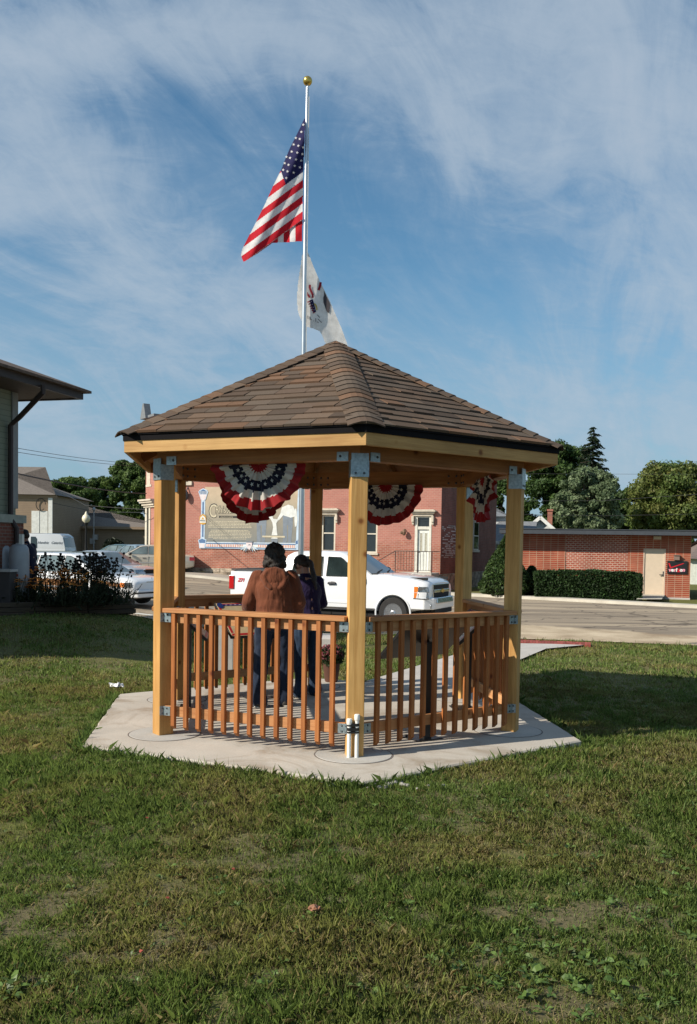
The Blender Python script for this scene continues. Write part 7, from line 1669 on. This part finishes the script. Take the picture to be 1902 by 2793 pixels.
for px, w, h, D, lab, ns in ((30,0.75,0.75,21.8,'leftmost clump of orange coneflowers, below the tanks',30),(70,0.6,0.95,22.3,'orange coneflower clump in front of the tall grey tank',26),(105,0.7,0.70,21.9,'sparse low orange coneflower clump right of the tanks',20),(150,0.8,0.98,22.4,'dense orange coneflower clump in front of the man',34),(192,0.7,0.90,22.3,'orange coneflower clump left of the dark seed head bush',30)):
    plant(lab, px, w, h, D, px, OR, nst=ns, group='orange coneflower clumps in the bed')
plant('dark bushy plant with black seed heads beside the man', 140, 0.5, 1.30, 23.2, 301, None, True, 'seed_head_plant', 24)
plant('largest dark bush full of black seed heads, in front of the wagon windows', 238, 1.0, 1.30, 22.9, 302, None, True, 'seed_head_plant', 95)
plant('dark seed head plant leaning over the wagon front door', 268, 0.55, 1.22, 23.0, 303, None, True, 'seed_head_plant', 34)
plant('low dark mounded shrub at the right end of the bed', 300, 0.75, 0.62, 22.7, 304, None, False, 'low_shrub', 130)
plant('low dark leafy growth along the middle of the timber edging', 190, 1.3, 0.60, 22.1, 305, None, False, 'low_shrub', 120)
plant('low dark leafy growth at the left end of the timber edging', 60, 1.3, 0.55, 22.0, 306, None, False, 'low_shrub', 100)
# tanks
tank_m = plain('tank_grey', (0.33,0.34,0.35), 0.55, 0.2, 0.15, 3)
def tank(label, px, D, pyt, rpx):
    c = W(px, 1500, D); rr = rpx*D/F; top = W(px, pyt, D).z; t = thing('gas_tank', label, 'gas tank', (c.x, D, 0.3), 0, 'grey gas tanks by the depot')
    MB().lathe([(rr*0.8,0.25),(rr*0.8,0.4),(rr,0.48),(rr,top-0.18),(rr*0.93,top-0.07),(rr*0.7,top-0.01),(rr*0.3,top+0.01),(0,top+0.012)], (c.x,D,0), 28).build('cylinder', tank_m, t, smooth=True)
    MB().lathe([(rr*0.36,top-0.02),(rr*0.36,top+0.03)], (c.x,D,0), 16).build('collar', tank_m, t, smooth=True)
    mb = MB(); mb.box((c.x+rr*0.1,D-0.07,top+0.0),(c.x+rr*0.42,D+0.05,top+0.20)); mb.build('valve_tag', plain('tag_white', (0.6,0.58,0.52), 0.6), t)
    mb = MB(); mb.box((c.x-rr*0.35,D-rr-0.004,top-0.62),(c.x+rr*0.25,D-rr+0.03,top-0.57)); mb.build('red_decal', plain('decal_dull_red', (0.28,0.05,0.03), 0.6), t)
tank('larger grey gas tank standing right of the other, below the downspout', 53, 17.75, 1485, 26.5)
tank('grey gas tank at the left frame edge', 5, 17.9, 1487, 25)
c = W(14,1550,17.5); t = thing('storage_box', 'flat pale box lid beside the tanks at the left edge', 'box', (c.x, 17.5, 0.3)); mb = MB(); mb.box((c.x-0.6,17.2,0.2),(c.x+0.20,17.6,1.14)); mb.build('box_body', plain('box_dark', (0.06,0.05,0.045), 0.8), t); mb = MB(); mb.box((c.x-0.65,17.16,1.143),(c.x+0.23,17.64,1.19)); mb.build('box_lid', conc3, t)

# mum pot beside the rear post
c = W(905,1800,11.55); c.z = 0; t = thing('flower_pot', 'brown tapered pot of dark red chrysanthemums by the rear gazebo post', 'flower pot', (c.x, c.y, 0))
MB().lathe([(0.075,0.0),(0.085,0.02),(0.11,0.22),(0.12,0.24),(0.105,0.24),(0,0.22)], c, 14).build('pot', plain('pot_brown', (0.10,0.04,0.025), 0.7), t, smooth=True)
r = np.random.default_rng(61); o = leaves('foliage', [tuple(c+Vector((0,0,0.32)))], [0.135], 1500, 0.022, [(0.015,0.03,0.01),(0.03,0.05,0.015)], r, None, 0.9); o.parent = t; o.location = -t.location
o = leaves('blooms', [tuple(c+Vector((0,0,0.345)))], [0.145], 700, 0.018, [(0.08,0.012,0.02),(0.16,0.03,0.045),(0.26,0.09,0.10)], r, None, 0.85, zmin=0.30); o.parent = t; o.location = -t.location

# ================================================================== people
skin = plain('skin', (0.42,0.22,0.15), 0.5, var=0.06); skin_d = plain('skin_tan', (0.30,0.15,0.10), 0.5, var=0.06)
hair_m = None
def hairmat(name, c):
    m, nt, b = nt_new(name); v = coords(nt, 'Object', (60,60,5)); n = noise(nt, v, 3, 4, 0.7); L(nt, ramp(nt, n, [(0.3, tuple(x*0.4 for x in c)), (0.7, c)]).outputs[0], b.inputs['Base Color']); b.inputs['Roughness'].default_value = 0.55; bump(nt, b, n, 0.8, 0.01); return m
def fabric(name, c, c2=None, scale=4, rough=0.9):
    m, nt, b = nt_new(name); v = coords(nt); n = noise(nt, v, scale, 5, 0.6, Distortion=0.8); f = noise(nt, v, 220, 2)
    col = ramp(nt, n, [(0.3, c2 or tuple(x*0.75 for x in c)), (0.7, c)]).outputs[0]; L(nt, mixc(nt, 0.5, col, ramp(nt, f, [(0.3,(0.8,)*3),(0.7,(1.15,)*3)]).outputs[0], 'MULTIPLY'), b.inputs['Base Color']); b.inputs['Roughness'].default_value = rough; b.inputs['Specular IOR Level'].default_value = 0.15; b.inputs['Sheen Weight'].default_value = 0.15
    mp = coords(nt, 'Object', (6,6,1.6)); bump(nt, b, noise(nt, mp, 1.8, 3, 0.5, Distortion=1.0), 0.7, 0.03); return m
def caps(mb, pts, rad, n=14):
    pts = [Vector(p) for p in pts]
    if isinstance(rad, (int, float)): rad = [rad]*len(pts)
    for p, q in zip(pts, rad): mb.sphere(p, q, n, 8)
    for i in range(len(pts)-1): mb.tube([pts[i], pts[i+1]], [rad[i], rad[i+1]], n)
def fuse(mb, name, mat, parent, M4, voxel=0.012, smooth=6, fold=0.0, fscale=0.12, seed=0):
    mb.v = [tuple(M4 @ Vector(v)) for v in mb.v]
    o = mb.build(name, mat, None, world=False); off = parent.location
    md = o.modifiers.new('r', 'REMESH'); md.mode = 'VOXEL'; md.voxel_size = voxel; md2 = o.modifiers.new('s', 'SMOOTH'); md2.iterations = smooth; md2.factor = 0.5; bake(o)
    co_ = np.empty(len(o.data.vertices)*3, np.float32); o.data.vertices.foreach_get('co', co_); co_ = co_.reshape(-1,3)
    if fold:
        nr = np.empty_like(co_).reshape(-1); o.data.vertices.foreach_get('normal', nr); nr = nr.reshape(-1,3)
        d = np.array([mnoise.noise(Vector((p[0]/fscale+seed, p[1]/fscale, p[2]/fscale*0.55)))+0.5*mnoise.noise(Vector((p[0]/fscale*2.3, p[1]/fscale*2.3+seed, p[2]/fscale))) for p in co_.tolist()])
        co_ = co_+nr*(d*fold)[:, None]
    co_ = co_-np.array(off, np.float32); o.data.vertices.foreach_set('co', co_.astype(np.float32).reshape(-1)); o.data.update()
    o.data.polygons.foreach_set('use_smooth', [True]*len(o.data.polygons)); o.parent = parent; return o
def hand(mb, w, d, up, s=1.0, curl=0.6):
    """palm at wrist w, fingers along d; up = back of the hand normal; thumb on side"""
    w = Vector(w); d = Vector(d).normalized(); up = Vector(up).normalized(); sd = d.cross(up).normalized(); up = sd.cross(d).normalized()
    caps(mb, [w, w+d*0.05*s], [0.024*s, 0.028*s], 8)
    for k in (-1.5,-0.5,0.5,1.5): caps(mb, [w+d*0.03*s+sd*k*0.012*s, w+d*0.085*s+sd*k*0.018*s], [0.014*s, 0.012*s], 8)
    for k, l in ((-1.5,0.85),(-0.5,1.0),(0.5,1.05),(1.5,0.95)):
        p = w+d*0.088*s+sd*k*0.0195*s; a = curl; q1 = p+(d*math.cos(a*.5)-up*math.sin(a*.5))*0.040*s*l; q2 = q1+(d*math.cos(a*1.3)-up*math.sin(a*1.3))*0.027*s*l; q3 = q2+(d*math.cos(a*2)-up*math.sin(a*2))*0.020*s*l
        caps(mb, [p, q1, q2, q3], [0.0095*s, 0.0088*s, 0.008*s, 0.0068*s], 8)
    p = w+d*0.025*s+sd*0.028*s; q1 = p+(d*0.6+sd*0.75-up*0.2).normalized()*0.038*s; q2 = q1+(d*0.85+sd*0.3-up*0.3).normalized()*0.028*s; caps(mb, [p, q1, q2], [0.012*s, 0.0105*s, 0.0085*s], 8)
def person(label, loc, rz, ht, skinm, torso, legm, hairm, pose, build=1.0):
    """local frame: +Y is forward, +X is the person's right... figure built 1.75 m tall then scaled"""
    t = thing('person', label, 'person', loc, 0); k = ht/1.75; M4 = Matrix.Translation(Vector(loc)) @ Matrix.Rotation(rz, 4, 'Z') @ Matrix.Scale(k, 4); b = build
    hips = Vector((0,0,0.93)); lean = pose.get('lean', 0.0); chest = Vector((0, lean*0.35, 1.27)); neck = Vector((0, lean*0.75, 1.48)); hd = Vector(pose.get('head', (0, lean*1.1+0.03, 1.635)))
    dn = pose.get('nod', 0.0); turn = pose.get('turn', 0.0); HR = Matrix.Rotation(turn, 3, 'Z') @ Matrix.Rotation(-dn, 3, 'X')
    legs = {}; arms = {}
    for s in (-1, 1):
        f = Vector(pose['feet'][0 if s < 0 else 1]); hip = Vector((s*0.095*b, 0, 0.90)); kn = (hip+f)/2+Vector((s*0.0, 0.035, 0.02)); legs[s] = (hip, kn, Vector((f.x, f.y, 0.09)), f)
        sh = neck+Vector((s*0.165*b, -0.01, -0.075)); e, w = pose['arms'][0 if s < 0 else 1]; arms[s] = (sh, Vector(e), Vector(w))
    # ---- body: one continuous surface
    mb = MB()
    mb.sphere(hips, (0.16*b,0.115*b,0.13), 16, 10); mb.sphere(chest, (0.165*b,0.11*b,0.19), 16, 10); caps(mb, [hips, chest], [0.12*b, 0.12*b]); mb.sphere(neck+Vector((0,0,-0.07)), (0.17*b,0.085,0.07), 14, 8)
    caps(mb, [neck+Vector((0,0,-0.05)), hd+HR @ Vector((0,-0.01,-0.07))], [0.062,0.055])
    mb.sphere(hd+HR @ Vector((0,-0.008,0.02)), (0.075,0.096,0.102), 18, 12, HR); mb.sphere(hd+HR @ Vector((0,0.028,-0.05)), (0.056,0.066,0.068), 16, 10, HR); mb.sphere(hd+HR @ Vector((0,0.062,-0.098)), (0.026,0.024,0.020), 10, 6, HR)
    caps(mb, [hd+HR @ Vector((0,0.088,0.012)), hd+HR @ Vector((0,0.112,-0.030))], [0.010,0.016], 8)
    for s in (-1, 1):
        mb.sphere(hd+HR @ Vector((s*0.078,-0.004,-0.01)), (0.012,0.024,0.034), 10, 6, HR); mb.sphere(hd+HR @ Vector((s*0.032,0.072,-0.025)), (0.022,0.018,0.02), 8, 6, HR)
    mb.sphere(hd+HR @ Vector((0,0.088,-0.066)), (0.024,0.012,0.007), 8, 6, HR); mb.sphere(hd+HR @ Vector((0,0.086,-0.079)), (0.020,0.012,0.007), 8, 6, HR)
    for s in (-1, 1):
        h_, kn, an, f = legs[s]; caps(mb, [h_, kn, an, Vector((f.x,f.y-0.01,0.05))], [0.085*b,0.058*b,0.042,0.045]); caps(mb, [Vector((f.x,f.y-0.02,0.045)), Vector((f.x+s*0.02,f.y+0.15,0.032))], [0.042,0.032])
        sh, e, w = arms[s]; caps(mb, [sh, e, w], [0.055*b,0.042*b,0.029]); dd_ = (w-e).normalized(); hand(mb, w, dd_*0.85+Vector((-s*0.1,0.25,-0.2)), Vector((s,0.15,0.1)), 1.0, 0.7)
    fuse(mb, 'body', skinm, t, M4, 0.0065, 3)
    # eyes
    for s in (-1, 1):
        mb = MB(); mb.sphere((0,0,0), 0.0115, 10, 8); mb.v = [tuple(M4 @ (Vector(v)+hd+HR @ Vector((s*0.032,0.084,-0.002)))) for v in mb.v]; mb.build('eye', plain('eye_white', (0.5,0.48,0.45), 0.3), t, smooth=True)
    # ---- jeans
    mb = MB(); mb.sphere(hips+Vector((0,-0.01,0.0)), (0.175*b,0.135*b,0.13), 16, 10)
    for s in (-1, 1): h_, kn, an, f = legs[s]; caps(mb, [h_+Vector((0,-0.01,0)), kn, Vector((an.x,an.y,0.20)), Vector((an.x,an.y,0.075))], [0.102*b,0.074*b,0.070*b,0.088*b]); mb.sphere((an.x,an.y+0.02,0.065), (0.085*b,0.10*b,0.05), 12, 8)
    fuse(mb, 'jeans', legm, t, M4, 0.011, 5, 0.010, 0.06, 3)
    # ---- shoes
    for s in (-1, 1):
        f = legs[s][3]; mb = MB(); caps(mb, [Vector((f.x,f.y-0.045,0.042)), Vector((f.x+s*0.01,f.y+0.07,0.040)), Vector((f.x+s*0.02,f.y+0.175,0.034))], [0.048,0.047,0.038]); fuse(mb, 'shoe', pose['shoe'], t, M4, 0.008, 3)
        mb = MB(); mb.sphere((f.x+s*0.01,f.y+0.06,0.014), (0.054,0.165,0.016), 16, 6); mb.v = [tuple(M4 @ Vector(v)) for v in mb.v]; mb.build('shoe_sole', plain('sole_white', (0.6,0.57,0.5), 0.6), t, smooth=True)
    torso(t, M4, b, hips, chest, neck, hd, HR, arms)
    hairm(t, M4, hd, HR, neck)
    return t
jean1 = fabric('dark_denim', (0.018,0.030,0.058), (0.008,0.013,0.027)); jean2 = fabric('blue_denim', (0.028,0.052,0.095), (0.010,0.019,0.038)); suede = fabric('rust_jacket', (0.185,0.062,0.031), (0.115,0.037,0.019), 5); purple = fabric('purple_shirt', (0.020,0.011,0.050), (0.013,0.008,0.032)); navy_f = fabric('navy_shirt', (0.010,0.011,0.03))
dark_hair = hairmat('black_hair', (0.020,0.014,0.010)); brown_hair = hairmat('dark_brown_hair', (0.035,0.020,0.013)); shoe_d = plain('dark_shoe', (0.03,0.027,0.024), 0.7)
def jacket(t, M4, b, hips, chest, neck, hd, HR, arms):
    mb = MB(); mb.sphere(chest+Vector((0,-0.01,-0.03)), (0.205*b,0.155*b,0.22), 18, 12); mb.sphere(hips+Vector((0,-0.005,0.03)), (0.20*b,0.155*b,0.16), 18, 10); mb.sphere((chest+hips)/2, (0.195*b,0.15*b,0.2), 18, 10); mb.sphere(neck+Vector((0,-0.015,-0.085)), (0.17*b,0.11,0.07), 16, 8)
    mb.lathe([(0.20*b,0),(0.205*b,0.12)], (0,-0.005,hips.z-0.09), 28) if False else None
    for s in (-1, 1): sh, e, w = arms[s]; caps(mb, [sh, e, w+(e-w)*0.08], [0.074*b,0.068*b,0.056*b])
    caps(mb, [neck+Vector((0,0,-0.04)), neck+Vector((0,0.0,0.015))], [0.085,0.075])
    fuse(mb, 'jacket', suede, t, M4, 0.011, 8, 0.009, 0.075, 1)
    mb = MB(); c = neck+Vector((0,-0.10,-0.03))
    ring = [c+Vector((0.10*b*math.sin(a), -0.035+0.05*math.cos(a)*-0.0-0.055*(1-math.cos(a))/2*1.2+0.0, 0.045*math.cos(a)-0.06*(1-math.cos(a)))) for a in [(-1+2*i/10)*PI*0.86 for i in range(11)]]
    caps(mb, ring, [0.028]*11)
    mb.sphere(c+Vector((0,-0.045,-0.07)), (0.125*b,0.055,0.10), 16, 10); mb.sphere(c+Vector((0,-0.02,0.0)), (0.11*b,0.06,0.06), 16, 10); mb.sphere(c+Vector((0,-0.062,-0.155)), (0.075*b,0.035,0.05), 14, 8)
    for s in (-1, 1): caps(mb, [neck+Vector((s*0.075,-0.02,0.01)), c+Vector((s*0.12*b,-0.05,-0.04)), c+Vector((s*0.075*b,-0.085,-0.12)), c+Vector((0,-0.10,-0.165))], [0.028,0.030,0.026,0.020])
    fuse(mb, 'hood', suede, t, M4, 0.008, 3, 0.005, 0.05, 5)
def shirt(mat, sleeve=True):
    def f(t, M4, b, hips, chest, neck, hd, HR, arms):
        mb = MB(); mb.sphere(chest+Vector((0,-0.005,-0.02)), (0.182*b,0.13*b,0.205), 18, 12); mb.sphere(hips+Vector((0,-0.0,0.05)), (0.18*b,0.135*b,0.15), 18, 10); mb.sphere((chest+hips)/2, (0.168*b,0.125*b,0.2), 18, 10); mb.sphere(neck+Vector((0,-0.01,-0.075)), (0.185*b,0.095,0.068), 16, 8); caps(mb, [neck+Vector((0,0,-0.05)), neck+Vector((0,0.005,-0.01))], [0.075,0.068])
        for s in (-1, 1): sh, e, w = arms[s]; q = e+(w-e)*0.12 if not sleeve else w+(e-w)*0.08; caps(mb, [sh, e, q] if sleeve else [sh, e], [0.070*b,0.058*b,0.042*b][:3 if sleeve else 2])
        fuse(mb, 'shirt', mat, t, M4, 0.011, 5, 0.008, 0.08, 2)
    return f
def hair_full(mat):
    def f(t, M4, hd, HR, neck):
        mb = MB(); P = lambda x, y, z: hd+HR @ Vector((x,y,z)); mb.sphere(P(0,-0.022,0.030), (0.112,0.120,0.110), 18, 12, HR); mb.sphere(P(0,-0.055,-0.055), (0.115,0.075,0.115), 16, 10, HR)
        for s in (-1, 1): mb.sphere(P(s*0.055,-0.045,-0.075), (0.048,0.055,0.085), 12, 8, HR); mb.sphere(P(s*0.092,-0.02,-0.055), (0.034,0.05,0.075), 12, 8, HR); mb.sphere(P(s*0.100,-0.05,-0.105), (0.034,0.04,0.045), 10, 6, HR)
        caps(mb, [P(0,-0.07,-0.12), P(0,-0.075,-0.15)], [0.055,0.03]); fuse(mb, 'hair', mat, t, M4, 0.007, 2, 0.014, 0.028, 7)
    return f
def hair_pony(mat):
    def f(t, M4, hd, HR, neck):
        mb = MB(); P = lambda x, y, z: hd+HR @ Vector((x,y,z)); mb.sphere(P(0,-0.016,0.034), (0.087,0.106,0.098), 18, 12, HR); mb.sphere(P(0,-0.062,-0.01), (0.078,0.052,0.08), 14, 8, HR)
        for s in (-1, 1): mb.sphere(P(s*0.070,0.01,0.015), (0.020,0.055,0.05), 10, 6, HR)
        caps(mb, [P(0,-0.11,-0.03), P(0.0,-0.135,-0.075)], [0.032,0.030]); e = P(0,-0.135,-0.075); caps(mb, [e, Vector((e.x+0.01, neck.y-0.13, neck.z-0.02)), Vector((e.x+0.02, neck.y-0.145, neck.z-0.15)), Vector((e.x+0.02, neck.y-0.14, neck.z-0.22))], [0.030,0.034,0.028,0.012]); fuse(mb, 'hair', mat, t, M4, 0.007, 2, 0.006, 0.025, 7)
    return f
p = G(745,1928); 
person('person in a rust brown hooded jacket and dark jeans, seen from behind', (p.x, p.y, 0.0), R(6), 1.725, skin, jacket, jean1, hair_full(dark_hair), dict(lean=0.10, nod=0.25, turn=0.0, feet=[(-0.155,-0.02,0),(0.13,0.05,0)], arms=[((-0.275,0.0,1.14),(-0.275,0.20,0.93)),((0.27,0.0,1.14),(0.25,0.22,0.94))], shoe=shoe_d), 1.10)
p = G(838,1900)
person('person with a dark ponytail and purple shirt looking down, right of the pair', (p.x, p.y, 0.0), R(30), 1.64, skin, shirt(purple), jean2, hair_pony(brown_hair), dict(lean=0.12, nod=0.75, turn=0.35, head=(-0.015,0.165,1.60), feet=[(-0.13,-0.08,0),(0.14,0.06,0)], arms=[((-0.22,0.10,1.14),(-0.12,0.32,1.06)),((0.23,0.06,1.13),(0.16,0.31,1.06))], shoe=shoe_d), 1.02)
def cap_hair(t, M4, hd, HR, neck):
    mb = MB(); P = lambda x, y, z: hd+HR @ Vector((x,y,z)); mb.sphere(P(0,-0.02,0.0), (0.082,0.098,0.088), 14, 10, HR); fuse(mb, 'hair', brown_hair, t, M4, 0.009, 2)
    mb = MB(); mb.sphere(P(0,-0.006,0.06), (0.088,0.106,0.085), 16, 10, HR); mb.sphere(P(0,0.13,0.045), (0.062,0.075,0.010), 14, 6, HR); fuse(mb, 'cap', plain('cap_black', (0.015,0.014,0.018), 0.8), t, M4, 0.006, 2)
c = W(80,1500,19.6); zt = W(78,1447,19.6).z
person('man in a black cap and dark shirt standing beyond the gas tanks', (c.x, 19.6, zt-1.76), R(75), 1.76, skin_d, shirt(navy_f, False), navy_f, cap_hair, dict(lean=0.08, nod=0.25, turn=0.1, feet=[(-0.12,0,0),(0.12,0.03,0)], arms=[((-0.25,0.06,1.15),(-0.2,0.28,1.05)),((0.26,0.05,1.15),(0.22,0.28,1.08))], shoe=shoe_d), 1.15)
